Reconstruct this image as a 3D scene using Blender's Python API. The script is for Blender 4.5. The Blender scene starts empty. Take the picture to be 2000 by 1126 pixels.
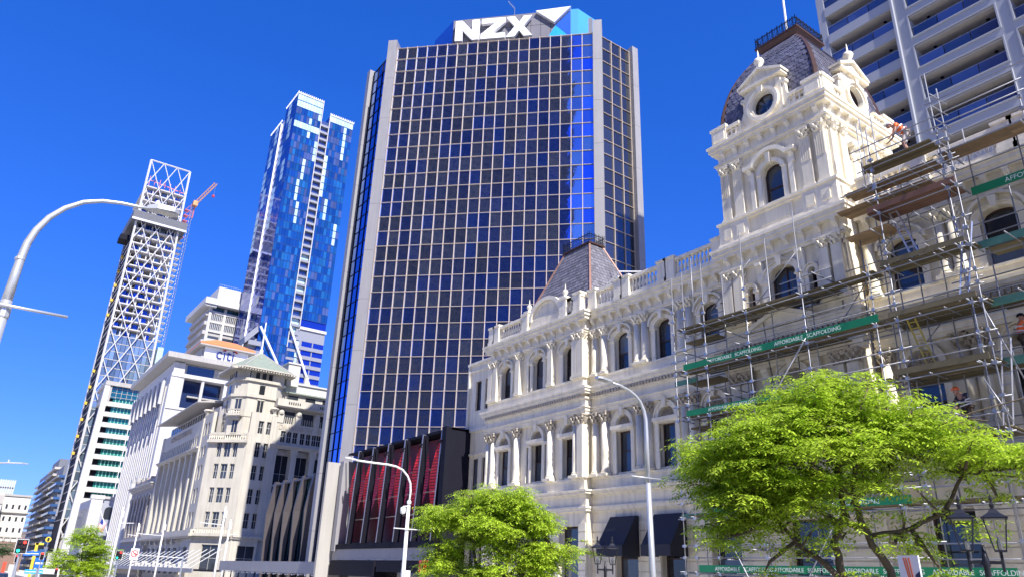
import bpy, bmesh, math, random
from mathutils import Vector, Matrix
R = math.radians
S = bpy.context.scene
COL = S.collection
rnd = random.Random(7)

# ---------------------------------------------------------------- camera
F_PX, PITCH, ROLL, AZ = 1425.3, 0.376655, 0.0350734, 0.618413
def _cam():
    f = Vector((math.sin(AZ)*math.cos(PITCH), math.cos(AZ)*math.cos(PITCH), math.sin(PITCH)))
    r = Vector((math.cos(AZ), -math.sin(AZ), 0)); u = r.cross(f)
    Rr = math.cos(ROLL)*r + math.sin(ROLL)*u; U = -math.sin(ROLL)*r + math.cos(ROLL)*u
    cd = bpy.data.cameras.new('camera'); co = bpy.data.objects.new('camera', cd); COL.objects.link(co)
    m = Matrix.Identity(4)
    for i in range(3):
        m[i][0] = Rr[i]; m[i][1] = U[i]; m[i][2] = -f[i]
    m[0][3], m[1][3], m[2][3] = 0, 0, 1.6
    co.matrix_world = m
    cd.sensor_width = 36; cd.lens = F_PX/2000*36; cd.clip_start = .1; cd.clip_end = 6000
    S.camera = co
_cam()

# ---------------------------------------------------------------- sky, sun, exposure
SUN = Vector((-0.13, -1.0, 1.05)).normalized()         # direction towards the sun
W = bpy.data.worlds.new('World'); S.world = W; W.use_nodes = True
nt = W.node_tree; bg = nt.nodes['Background']
sky = nt.nodes.new('ShaderNodeTexSky'); sky.sky_type = 'NISHITA'; sky.sun_disc = False
sky.sun_elevation = math.asin(SUN.z); sky.sun_rotation = math.atan2(SUN.x, SUN.y)
sky.air_density = 1.0; sky.dust_density = 0.25; sky.ozone_density = 5.0; sky.altitude = 10
hs = nt.nodes.new('ShaderNodeHueSaturation'); hs.inputs['Saturation'].default_value = 1.3
gm = nt.nodes.new('ShaderNodeGamma'); gm.inputs[1].default_value = .75
gn = nt.nodes.new('ShaderNodeMix'); gn.data_type = 'RGBA'; gn.blend_type = 'MULTIPLY'; gn.inputs['Factor'].default_value = 1; gn.inputs['B'].default_value = (.35, .50, 1.14, 1)
nt.links.new(sky.outputs[0], hs.inputs['Color']); nt.links.new(hs.outputs[0], gm.inputs[0]); nt.links.new(gm.outputs[0], gn.inputs['A']); nt.links.new(gn.outputs['Result'], bg.inputs[0])
bg.inputs[1].default_value = 0.15
ld = bpy.data.lights.new('sun', 'SUN'); ld.energy = 4.2; ld.angle = R(0.53); ld.color = (1, .95, .86)
lo = bpy.data.objects.new('sun', ld); COL.objects.link(lo); lo.rotation_euler = SUN.to_track_quat('Z', 'Y').to_euler(); lo.location = (0, -50, 80)
S.view_settings.view_transform = 'Standard'; S.view_settings.look = 'None'
S.view_settings.exposure = 1.0; S.view_settings.gamma = 1; S.view_settings.use_curve_mapping = False
S.render.engine = 'CYCLES'

# ---------------------------------------------------------------- materials
MATS = {}
def mat(name, col, rough=.75, metal=0, var=.12, scale=1.2, rv=0, bump=0, bscale=20, spec=.5, emit=None, sub=0, streak=0, col2=None, coat=0, trans=0):
    if name in MATS: return MATS[name]
    m = bpy.data.materials.new(name); m.use_nodes = True; n = m.node_tree.nodes; l = m.node_tree.links
    p = n['Principled BSDF']; p.inputs['Roughness'].default_value = rough; p.inputs['Metallic'].default_value = metal
    p.inputs['Specular IOR Level'].default_value = spec
    if coat: p.inputs['Coat Weight'].default_value = coat
    g = n.new('ShaderNodeNewGeometry')
    def noise(sc, det=4, vec=None):
        t = n.new('ShaderNodeTexNoise'); t.inputs['Scale'].default_value = sc; t.inputs['Detail'].default_value = det
        l.new(vec or g.outputs['Position'], t.inputs['Vector']); return t.outputs[0]
    def math_(op, a, b, c=None):
        t = n.new('ShaderNodeMath'); t.operation = op
        for i, v in enumerate((a, b, c)):
            if v is None: continue
            if isinstance(v, (int, float)): t.inputs[i].default_value = v
            else: l.new(v, t.inputs[i])
        return t.outputs[0]
    f = math_('MULTIPLY_ADD', noise(scale), var*2, 1-var)
    if streak:
        mp = n.new('ShaderNodeMapping'); mp.inputs['Scale'].default_value = (1, 1, .07); l.new(g.outputs['Position'], mp.inputs['Vector'])
        s = noise(2.6, 5, mp.outputs[0]); s = math_('SUBTRACT', s, .5); s = math_('MULTIPLY', s, streak*2.4); s = math_('MINIMUM', s, .04)
        f = math_('ADD', f, s)
    if rv:
        oi = n.new('ShaderNodeObjectInfo'); a = math_('ADD', oi.outputs['Random'], g.outputs['Random Per Island']); a = math_('FRACT', a, 0)
        a = math_('MULTIPLY_ADD', a, rv*2, 1-rv); f = math_('MULTIPLY', f, a)
    mx = n.new('ShaderNodeMix'); mx.data_type = 'RGBA'; mx.blend_type = 'MULTIPLY'; mx.inputs['Factor'].default_value = 1
    mx.inputs['A'].default_value = (*col, 1)
    if col2:
        m2 = n.new('ShaderNodeMix'); m2.data_type = 'RGBA'; m2.inputs['A'].default_value = (*col, 1); m2.inputs['B'].default_value = (*col2, 1)
        oi = n.new('ShaderNodeObjectInfo'); a = math_('ADD', oi.outputs['Random'], g.outputs['Random Per Island']); a = math_('MULTIPLY', a, 7.31); a = math_('FRACT', a, 0)
        if trans: a = math_('POWER', a, trans)
        l.new(a, m2.inputs['Factor']); l.new(m2.outputs['Result'], mx.inputs['A'])
    l.new(f, mx.inputs['B']); l.new(mx.outputs['Result'], p.inputs['Base Color'])
    if bump:
        b = n.new('ShaderNodeBump'); b.inputs['Strength'].default_value = bump; b.inputs['Distance'].default_value = .02
        l.new(noise(bscale, 5), b.inputs['Height']); l.new(b.outputs[0], p.inputs['Normal'])
    if emit: p.inputs['Emission Color'].default_value = (*col, 1); p.inputs['Emission Strength'].default_value = emit
    if sub:
        p.inputs['Base Color'].default_value = (*col, 1)
        tr = n.new('ShaderNodeBsdfTranslucent'); ad = n.new('ShaderNodeMixShader'); ad.inputs[0].default_value = sub
        l.new(mx.outputs['Result'], tr.inputs[0]); o = n['Material Output']; l.new(p.outputs[0], ad.inputs[1]); l.new(tr.outputs[0], ad.inputs[2]); l.new(ad.outputs[0], o.inputs[0])
    MATS[name] = m; return m

cream = mat('cream_paint', (.79, .725, .575), .64, var=.13, scale=1.4, bump=.3, bscale=9, streak=.5)
cream_l = mat('cream_trim', (.81, .75, .61), .6, var=.12, scale=2.2, bump=.25, bscale=14, streak=.3)
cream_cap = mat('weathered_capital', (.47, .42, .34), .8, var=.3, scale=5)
hglass = mat('old_window_glass', (.018, .022, .032), .05, spec=.9, var=.2, rv=.3, col2=(.13, .17, .24), trans=3)
hframe = mat('brown_window_frame', (.055, .03, .024), .5)
slate = mat('slate_grey', (.16, .155, .185), .55, rv=.3, var=.2, scale=3, bump=.3)
slate_d = mat('slate_dark', (.12, .12, .165), .42, rv=.28, var=.2, scale=3, bump=.3)
copper = mat('brown_copper', (.085, .045, .038), .5, metal=.35, var=.25, scale=4)
copper_l = mat('pink_copper', (.33, .19, .145), .5, metal=.3, var=.2, scale=4)
iron = mat('black_iron', (.012, .013, .02), .42, var=.2)
granite = mat('grey_granite', (.27, .265, .28), .55, var=.10, scale=.6, bump=.2, bscale=6, streak=.12)
mullion = mat('beige_mullion', (.54, .45, .37), .45, metal=.15, var=.06)
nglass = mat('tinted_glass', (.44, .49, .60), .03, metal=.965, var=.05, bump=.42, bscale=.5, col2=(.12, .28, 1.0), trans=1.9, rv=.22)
nglass_dim = mat('dim_reflection_glass', (.11, .12, .15), .05, metal=.8, var=.05, rv=.2)  # sunny face glass darkened in colour, standing in for a dark building's reflection
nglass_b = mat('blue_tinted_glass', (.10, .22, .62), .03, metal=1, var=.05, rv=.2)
dark = mat('dark_cladding', (.010, .010, .018), .65, var=.15, spec=.12)
conc = mat('pale_concrete', (.38, .365, .34), .8, var=.1, scale=.4, bump=.15, streak=.15)
conc_w = mat('white_concrete', (.51, .50, .48), .7, var=.07, scale=.4, streak=.12)
stone = mat('limestone', (.48, .45, .385), .8, var=.12, scale=.5, bump=.2, streak=.25)
stone_g = mat('grey_stone', (.40, .38, .36), .8, var=.12, scale=.5, bump=.2, streak=.2)
white = mat('white_paint', (.8, .8, .8), .45, var=.04)
steel = mat('galvanised_steel', (.50, .51, .53), .38, metal=.75, var=.15, scale=6)
tube_m = mat('scaffold_tube_steel', (.30, .31, .34), .45, metal=.55, var=.25, scale=5)
pole_m = mat('lamp_pole_grey', (.55, .57, .60), .38, metal=.5, var=.08, scale=3)
wood = mat('scaffold_plank_wood', (.24, .165, .095), .8, var=.3, scale=3, rv=.3, bump=.3)
wood_g = mat('weathered_green_plank', (.15, .125, .07), .8, var=.3, scale=3, rv=.25)
wood_r = mat('reddish_plank', (.15, .075, .05), .7, var=.25, scale=2)
banner = mat('green_banner', (.008, .21, .085), .5, var=.12, scale=3)
asphalt = mat('asphalt', (.13, .127, .12), .9, var=.2, scale=3, bump=.3)
paving = mat('pavement_stone', (.55, .52, .47), .85, var=.15, scale=2)

# ---------------------------------------------------------------- geometry helpers
class Fr:
    """facade frame: local x to the right seen from outside, y into the building, z up"""
    def __init__(s, x, y, th=0): s.x, s.y, s.th = x, y, R(th); s.c, s.s = math.cos(s.th), math.sin(s.th)
    def __call__(s, x, y, z): return (s.x+x*s.c-y*s.s, s.y+x*s.s+y*s.c, z)
W0 = Fr(0, 0, 0)
class MB:
    def __init__(s, fr=W0): s.v = []; s.f = []; s.fr = fr
    def P(s, pts):
        i = len(s.v); s.v += [s.fr(*p) for p in pts]; return i
    def face(s, pts): i = s.P(pts); s.f.append(tuple(range(i, i+len(pts))))
    def box(s, x0, x1, y0, y1, z0, z1):
        i = s.P([(x0,y0,z0),(x1,y0,z0),(x1,y1,z0),(x0,y1,z0),(x0,y0,z1),(x1,y0,z1),(x1,y1,z1),(x0,y1,z1)])
        s.f += [(i,i+3,i+2,i+1),(i+4,i+5,i+6,i+7),(i,i+1,i+5,i+4),(i+1,i+2,i+6,i+5),(i+2,i+3,i+7,i+6),(i+3,i,i+4,i+7)]; return s
    def hexa(s, p):
        i = s.P(p); s.f += [(i,i+3,i+2,i+1),(i+4,i+5,i+6,i+7),(i,i+1,i+5,i+4),(i+1,i+2,i+6,i+5),(i+2,i+3,i+7,i+6),(i+3,i,i+4,i+7)]; return s
    def ext(s, poly, fn):
        """poly: list of 2d points; fn(a,b,t) -> 3d for t = 0/1"""
        n = len(poly); i = s.P([fn(a, b, 0) for a, b in poly]); s.P([fn(a, b, 1) for a, b in poly])
        s.f += [tuple(range(i, i+n))[::-1], tuple(range(i+n, i+2*n))]
        for k in range(n): j = (k+1) % n; s.f.append((i+k, i+j, i+n+j, i+n+k))
        return s
    def prism(s, poly, z0, z1): return s.ext(poly, lambda a, b, t: (a, b, z1 if t else z0))
    def xz(s, poly, y0, y1): return s.ext(poly, lambda a, b, t: (a, y1 if t else y0, b))
    def yz(s, poly, x0, x1): return s.ext(poly, lambda a, b, t: (x1 if t else x0, a, b))
    def loft(s, rings, close=True, cap=True):
        n = len(rings[0]); i = len(s.v)
        for r in rings: s.P(r)
        for k in range(len(rings)-1):
            a = i+k*n
            for j in range(n if close else n-1):
                q = (j+1) % n; s.f.append((a+j, a+q, a+n+q, a+n+j))
        if cap: s.f.append(tuple(range(i, i+n))[::-1]); s.f.append(tuple(range(i+(len(rings)-1)*n, i+len(rings)*n)))
        return s
    def tube(s, pts, r, n=6, r1=None):
        pts = [Vector(p) for p in pts]; rings = []; a = None
        m = len(pts)
        for k, p in enumerate(pts):
            d = (pts[min(k+1, m-1)]-pts[max(k-1, 0)]).normalized()
            if a is None: a = d.cross(Vector((0, 0, 1))) if abs(d.z) < .95 else d.cross(Vector((0, 1, 0)))
            a = a-d*a.dot(d); a.normalize(); b = d.cross(a)
            rr = r if r1 is None else r+(r1-r)*k/(m-1)
            if isinstance(r, (list, tuple)): rr = r[k]
            rings.append([tuple(p+a*rr*math.cos(t*6.28318/n)+b*rr*math.sin(t*6.28318/n)) for t in range(n)])
        return s.loft(rings)
    def lathe(s, prof, c=(0, 0), n=10, z0=0):
        return s.loft([[(c[0]+r*math.cos(t*6.28318/n), c[1]+r*math.sin(t*6.28318/n), z0+z) for t in range(n)] for r, z in prof])
    def arcband(s, cx, cz, r0, r1, y0, y1, a0=0, a1=180, n=10, sz=1.0):
        for k in range(n):
            t0, t1 = R(a0+(a1-a0)*k/n), R(a0+(a1-a0)*(k+1)/n)
            q = [(cx+r*math.cos(t), y, cz+sz*r*math.sin(t)) for y in (y0, y1) for r, t in ((r0, t0), (r1, t0), (r1, t1), (r0, t1))]
            s.hexa(q)
        return s
    def mesh(s, name, smooth=False, off=(0, 0, 0)):
        me = bpy.data.meshes.new(name); ox, oy, oz = off
        me.from_pydata([(x-ox, y-oy, z-oz) for x, y, z in s.v], [], s.f); me.update()
        if smooth:
            for p in me.polygons: p.use_smooth = True
        return me
def rootoff(parent):
    o = Vector((0, 0, 0)); p = parent
    while p: o += p.location; p = p.parent
    return o
def tag(o, label=None, cat=None, group=None, kind=None):
    if label: o['label'] = label
    if cat: o['category'] = cat
    if group: o['group'] = group
    if kind: o['kind'] = kind
    return o
def build(mb, name, m, parent=None, smooth=False, **k):
    o = bpy.data.objects.new(name, mb.mesh(name, smooth, rootoff(parent)) if parent else mb.mesh(name, smooth)); COL.objects.link(o)
    o.data.materials.append(m)
    if parent: o.parent = parent
    return tag(o, **k)
def thing(name, loc, label, cat, group=None):
    o = bpy.data.objects.new(name, None); COL.objects.link(o); o.location = loc; o.empty_display_size = .5
    return tag(o, label, cat, group)
def inst(me, name, parent, p, th=0, kids=()):
    """an object sharing mesh me at world position p, turned by th about z; kids: (mesh, name) sub-parts"""
    o = bpy.data.objects.new(name, me); COL.objects.link(o); o.parent = parent
    off = rootoff(parent); o.location = (p[0]-off.x, p[1]-off.y, p[2]-off.z); o.rotation_euler = (0, 0, th)
    for km, kn in kids:
        k = bpy.data.objects.new(kn, km); COL.objects.link(k); k.parent = o
    return o
def mk(mb, name, m, smooth=False):
    me = mb.mesh(name, smooth); me.materials.append(m); return me
def text(s, size, m, parent, name, p, th=0, ext=.03, tilt=90, sx=1, align='LEFT'):
    cu = bpy.data.curves.new('t', 'FONT'); cu.body = s; cu.size = size; cu.extrude = ext; cu.align_x = align
    o = bpy.data.objects.new('t', cu); COL.objects.link(o)
    dg = bpy.context.evaluated_depsgraph_get(); me = bpy.data.meshes.new_from_object(o.evaluated_get(dg)); bpy.data.objects.remove(o)
    me.materials.clear(); me.materials.append(m)
    me.transform(Matrix.Rotation(R(tilt), 4, 'X') @ Matrix.Diagonal((sx, 1, 1, 1)))
    return inst(me, name, parent, p, th)
def copy_tree(o, loc=None, rz=None, label=None, parent=None):
    c = o.copy(); COL.objects.link(c)
    if parent: c.parent = parent
    if loc is not None: c.location = loc
    if rz is not None: c.rotation_euler = (0, 0, rz)
    if label: c['label'] = label
    for ch in list(o.children): copy_tree(ch, parent=c)
    return c
def road_z(y): return 0 if y < 6 else (-.018*(y-6) if y < 160 else -2.77)

# ---------------------------------------------------------------- ground
g = MB(); ys = [-900, -60, 6, 40, 80, 120, 160, 3000]
for a, b in zip(ys, ys[1:]): g.face([(-1500, a, road_z(a)-.16), (1500, a, road_z(a)-.16), (1500, b, road_z(b)-.16), (-1500, b, road_z(b)-.16)])
build(g, 'ground', paving, kind='structure')
g = MB()
for a, b in zip(ys, ys[1:]): g.face([(2.2, a, road_z(a)-.15), (20.4, a, road_z(a)-.15), (20.4, b, road_z(b)-.15), (2.2, b, road_z(b)-.15)])
build(g, 'road', asphalt, kind='structure')
lm = MB()
for a in range(-40, 220, 8): lm.face([(9, a, road_z(a)-.145), (9.12, a, road_z(a)-.145), (9.12, a+3, road_z(a+3)-.145), (9, a+3, road_z(a+3)-.145)])
for a in range(0): lm.face([(21, a, road_z(a)-.145), (21.12, a, road_z(a)-.145), (21.12, a+3, road_z(a+3)-.145), (21, a+3, road_z(a+3)-.145)])
build(lm, 'lane_markings', white, kind='structure')
for nm, x0, x1 in (('near_pavement', -8, 2.2), ('far_pavement', 20.4, 34.0), ('median', 14.4, 16.6)):
    g = MB()
    for a, b in zip([-60, 6, 40, 80, 120, 160], [6, 40, 80, 120, 160, 460]):
        g.hexa([(x0, a, road_z(a)-.2), (x1, a, road_z(a)-.2), (x1, b, road_z(b)-.2), (x0, b, road_z(b)-.2), (x0, a, road_z(a)-.01), (x1, a, road_z(a)-.01), (x1, b, road_z(b)-.01), (x0, b, road_z(b)-.01)])
    build(g, nm, paving, kind='structure')

# ================================================================ heritage building
T90 = R(-90)
HB = thing('heritage_building', (30, 20, 0), 'cream Victorian building with columned facade, slate mansard tower and iron cresting', 'building')
FH = Fr(30, 0, -90)
def wallrun(mb, x0, x1, z0, z1, yf, yb, ops):
    """wall with arched or flat openings; ops (cx, w, zb, zs, rise)"""
    cur = x0
    for cx, w, zb, zs, rise in sorted(ops):
        a, b = cx-w/2, cx+w/2
        if a > cur: mb.box(cur, a, yf, yb, z0, z1)
        if zb > z0: mb.box(a, b, yf, yb, z0, zb)
        n = 8 if rise else 1
        for k in range(n):
            xa, xb = a+(b-a)*k/n, a+(b-a)*(k+1)/n
            fa = zs+rise*math.sqrt(max(0, 1-((xa-cx)/(w/2))**2)) if rise else zs
            fb = zs+rise*math.sqrt(max(0, 1-((xb-cx)/(w/2))**2)) if rise else zs
            mb.hexa([(xa,yf,fa),(xb,yf,fb),(xb,yb,fb),(xa,yb,fa),(xa,yf,z1),(xb,yf,z1),(xb,yb,z1),(xa,yb,z1)])
        cur = b
    if cur < x1: mb.box(cur, x1, yf, yb, z0, z1)
def cornice(mb, x0, x1, steps, y, rets=(1, 1)):
    """steps: (z0, z1, projection) stack in front of plane y"""
    for z0, z1, p in steps: mb.box(x0-(p if rets[0] else 0), x1+(p if rets[1] else 0), y-p, y+.3, z0, z1)
# --- shared pieces, local: x right, y inward, z up, origin bottom centre on the wall plane
def capital_mesh(r, h, square=False):
    m = MB(); m.lathe([(r*.95, 0), (r*1.12, .03), (r*.98, .07), (r*1.0, h*.5), (r*1.35, h*.88)], n=10)
    for row, (z, n, rr) in enumerate(((h*.06, 8, 1.05), (h*.38, 8, 1.12))):
        for k in range(n):
            a = (k+.5*row)*6.28318/n; ca, sa = math.cos(a), math.sin(a); w = r*.3
            p = lambda q, t, zz: (ca*q-sa*t, sa*q+ca*t, zz)
            m.hexa([p(r*rr, -w, z), p(r*rr+.03, -w, z), p(r*rr+.03, w, z), p(r*rr, w, z), p(r*rr+.06, -w*.7, z+h*.36), p(r*rr+.15, -w*.5, z+h*.30), p(r*rr+.15, w*.5, z+h*.30), p(r*rr+.06, w*.7, z+h*.36)])
    for k in range(4):
        a = (k+.5)*1.5708; ca, sa = math.cos(a)*r*1.5, math.sin(a)*r*1.5
        m.box(ca-.06, ca+.06, sa-.06, sa+.06, h*.62, h*.9)
    m.box(-r*1.42, r*1.42, -r*1.42, r*1.42, h*.88, h)
    return m
def column_mesh(r, h, square=False):
    m = MB()
    if square:
        m.box(-r, r, -r, .25, .22, h); m.box(-r-.06, r+.06, -r-.06, .25, 0, .16); m.box(-r-.03, r+.03, -r-.03, .25, .16, .22)
    else:
        m.box(-r-.1, r+.1, -r-.1, .2, 0, .14)
        m.lathe([(r+.08, .14), (r+.09, .2), (r+.02, .25), (r+.05, .3), (r, .35), (r, h*.35), (r*.9, h)], n=14)
    return m
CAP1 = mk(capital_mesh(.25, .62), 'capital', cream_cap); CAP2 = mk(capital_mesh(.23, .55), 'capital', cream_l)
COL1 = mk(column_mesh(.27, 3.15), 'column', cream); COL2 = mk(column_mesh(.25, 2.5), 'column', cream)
SQ1 = mk(column_mesh(.25, 3.15, True), 'column', cream); SQ2 = mk(column_mesh(.25, 2.5, True), 'column', cream)
for m_ in (COL1, COL2):
    for p_ in m_.polygons: p_.use_smooth = len(p_.vertices) == 4 and abs(p_.normal.z) < .3 and p_.area < .6 and p_.index > 6
def col(cx, yf, z, kind, parent=HB, fr=FH, th=T90):
    cm, cap, h = {1: (COL1, CAP1, 3.15), 2: (COL2, CAP2, 2.5), 3: (SQ1, CAP1, 3.15), 4: (SQ2, CAP2, 2.5)}[kind]
    o = inst(cm, 'column' if kind < 3 else 'pilaster', parent, fr(cx, yf, z), th)
    k = bpy.data.objects.new('capital', cap); COL.objects.link(k); k.parent = o; k.location = (0, 0, h); return o
BR = MB(); BR.yz([(0, 0), (-.10, 0), (-.17, .14), (-.15, .27), (-.36, .42), (-.52, .5), (-.52, .62), (0, .62)], -.11, .11)
BR.box(-.14, .14, -.56, 0, .62, .68); BRK = mk(BR, 'bracket', cream_l)
BL = MB(); BL.lathe([(.09, 0), (.09, .05), (.055, .1), (.1, .24), (.105, .32), (.045, .52), (.055, .6), (.085, .64), (.085, .7)], n=8); BAL = mk(BL, 'baluster', cream_l, True)
BL = MB(); BL.lathe([(.15, 0), (.15, .06), (.07, .12), (.2, .3), (.24, .42), (.2, .54), (.08, .62), (.05, .66), (.03, 1.0), (.0, 1.15)], n=10); FIN = mk(BL, 'finial', cream_l, True)
# console scroll
CS = MB(); CS.yz([(0, 0), (-.10, .02), (-.14, .2), (-.12, .5), (-.24, .78), (-.34, .86), (-.34, 1.0), (0, 1.0)], -.17, .17); CONS = mk(CS, 'console', cream_l)
# window frames with sub-part panes
def window_mesh(w, h, rise, sash=True, mull=0):
    fr_, gl = MB(), MB(); n = 8 if rise else 1; t = .07
    def zt(x, d=0): return h+(rise*math.sqrt(max(0, 1-(x/(w/2))**2)) if rise else 0)-d
    for s in (-1, 1): fr_.box(min(s*w/2, s*(w/2-t)), max(s*w/2, s*(w/2-t)), -.05, .05, 0, zt(w/2-t/2))
    fr_.box(-w/2, w/2, -.05, .05, 0, t)
    if sash: fr_.box(-w/2, w/2, -.06, .04, h*.5, h*.5+t*.9)
    if mull: fr_.box(-.025, .025, -.04, .04, 0, zt(0))
    for k in range(n):
        xa, xb = -w/2+w*k/n, -w/2+w*(k+1)/n
        fr_.hexa([(xa,-.05,zt(xa, t)),(xb,-.05,zt(xb, t)),(xb,.05,zt(xb, t)),(xa,.05,zt(xa, t)),(xa,-.05,zt(xa)),(xb,-.05,zt(xb)),(xb,.05,zt(xb)),(xa,.05,zt(xa))])
    top = [(-w/2+w*k/n, zt(-w/2+w*k/n)) for k in range(n, -1, -1)]
    zs = h*.5
    gl.xz([(-w/2, 0), (w/2, 0), (w/2, zs), (-w/2, zs)], .0, .015)
    g2 = MB(); g2.xz([(-w/2, zs), (w/2, zs)]+top, .02, .035)
    return fr_, gl, g2
def window(cx, w, zb, h, rise, yd, parent=HB, fr=FH, th=T90, fm=None, gm=None, mull=0, cache={}):
    k = (w, h, rise, mull, id(fm), id(gm))
    if k not in cache:
        a, b, c = window_mesh(w, h, rise, True, mull)
        cache[k] = (mk(a, 'window', fm or hframe), mk(b, 'pane', gm or hglass), mk(c, 'pane', gm or hglass))
    a, b, c = cache[k]
    o = inst(a, 'window', parent, fr(cx, yd, zb), th, ((b, 'pane'), (c, 'pane')))
    curt = cache.get(('c', w, h, rise))
    return o
def surround(cx, w, zs, rise, y, pw=.28, keys=True, zb=None, shell=False, parent=HB, fr=FH):
    """pilaster strips, imposts, archivolt and keystone round an opening"""
    for s in (-1, 1):
        m = MB(fr)
        a = cx+s*(w/2+pw/2)
        m.box(a-pw/2, a+pw/2, y-.12, y+.05, zb, zs-.12); m.box(a-pw/2-.05, a+pw/2+.05, y-.2, y+.05, zs-.16, zs-.06); m.box(a-pw/2-.02, a+pw/2+.02, y-.17, y+.05, zs-.06, zs+.02)
        build(m, 'jamb', cream_l, parent)
    m = MB(fr)
    if rise: 
        m.arcband(cx, zs+.0, w/2, w/2+pw*.75, y-.15, y+.05, n=12, sz=rise/(w/2)*1.0); m.arcband(cx, zs, w/2+pw*.75, w/2+pw, y-.22, y+.05, n=12, sz=rise/(w/2)*1.03)
    build(m, 'archivolt', cream_l, parent)
    if keys:
        k = MB(fr); zt = zs+rise
        k.hexa([(cx-.09, y-.3, zt-.06), (cx+.09, y-.3, zt-.06), (cx+.09, y, zt-.06), (cx-.09, y, zt-.06), (cx-.15, y-.34, zt+.42), (cx+.15, y-.34, zt+.42), (cx+.15, y, zt+.42), (cx-.15, y, zt+.42)])
        build(k, 'keystone', cream_l, parent)
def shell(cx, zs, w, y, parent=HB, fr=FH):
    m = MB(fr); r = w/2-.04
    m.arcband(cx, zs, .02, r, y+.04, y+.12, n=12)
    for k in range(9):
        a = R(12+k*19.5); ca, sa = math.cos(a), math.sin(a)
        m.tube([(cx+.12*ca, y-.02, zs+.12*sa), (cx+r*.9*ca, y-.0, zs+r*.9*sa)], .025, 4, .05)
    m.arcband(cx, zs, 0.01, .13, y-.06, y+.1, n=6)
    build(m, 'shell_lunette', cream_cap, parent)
def balustrade(x0, x1, z, y, piers, parent=HB, fr=FH, th=T90, h=1.25, broken=()):
    m = MB(fr); m.box(x0, x1, y-.16, y+.16, z, z+.22); m.box(x0, x1, y-.17, y+.17, z+h-.18, z+h-.04); m.box(x0, x1, y-.13, y+.13, z+h-.04, z+h+.02)
    build(m, 'balustrade_rail', cream_l, parent)
    pw = .34
    for p in piers:
        q = MB(fr); q.box(p-pw, p+pw, y-.24, y+.24, z, z+h+.02); q.box(p-pw-.06, p+pw+.06, y-.3, y+.3, z+h+.02, z+h+.14); q.box(p-pw+.04, p+pw-.04, y-.2, y+.2, z+h+.14, z+h+.2)
        q.box(p-pw-.04, p+pw+.04, y-.28, y+.28, z, z+.24)
        build(q, 'pier', cream_l, parent)
    st = sorted([x0]+list(piers)+[x1])
    for a, b in zip(st, st[1:]):
        a2, b2 = a+(pw if a in piers else 0), b-(pw if b in piers else 0)
        if b2-a2 < .4: continue
        n = max(1, int((b2-a2)/.27))
        for k in range(n): inst(BAL, 'baluster', parent, fr(a2+(b2-a2)*(k+.5)/n, y, z+.22), th).scale = (1, 1, (h-.4)/.7)

# bays: (x0, x1, front y, kind)
PY, TY = -.5, -1.15
Z1, Z2, ZE = 7.25, 13.3, 16.35
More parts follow.
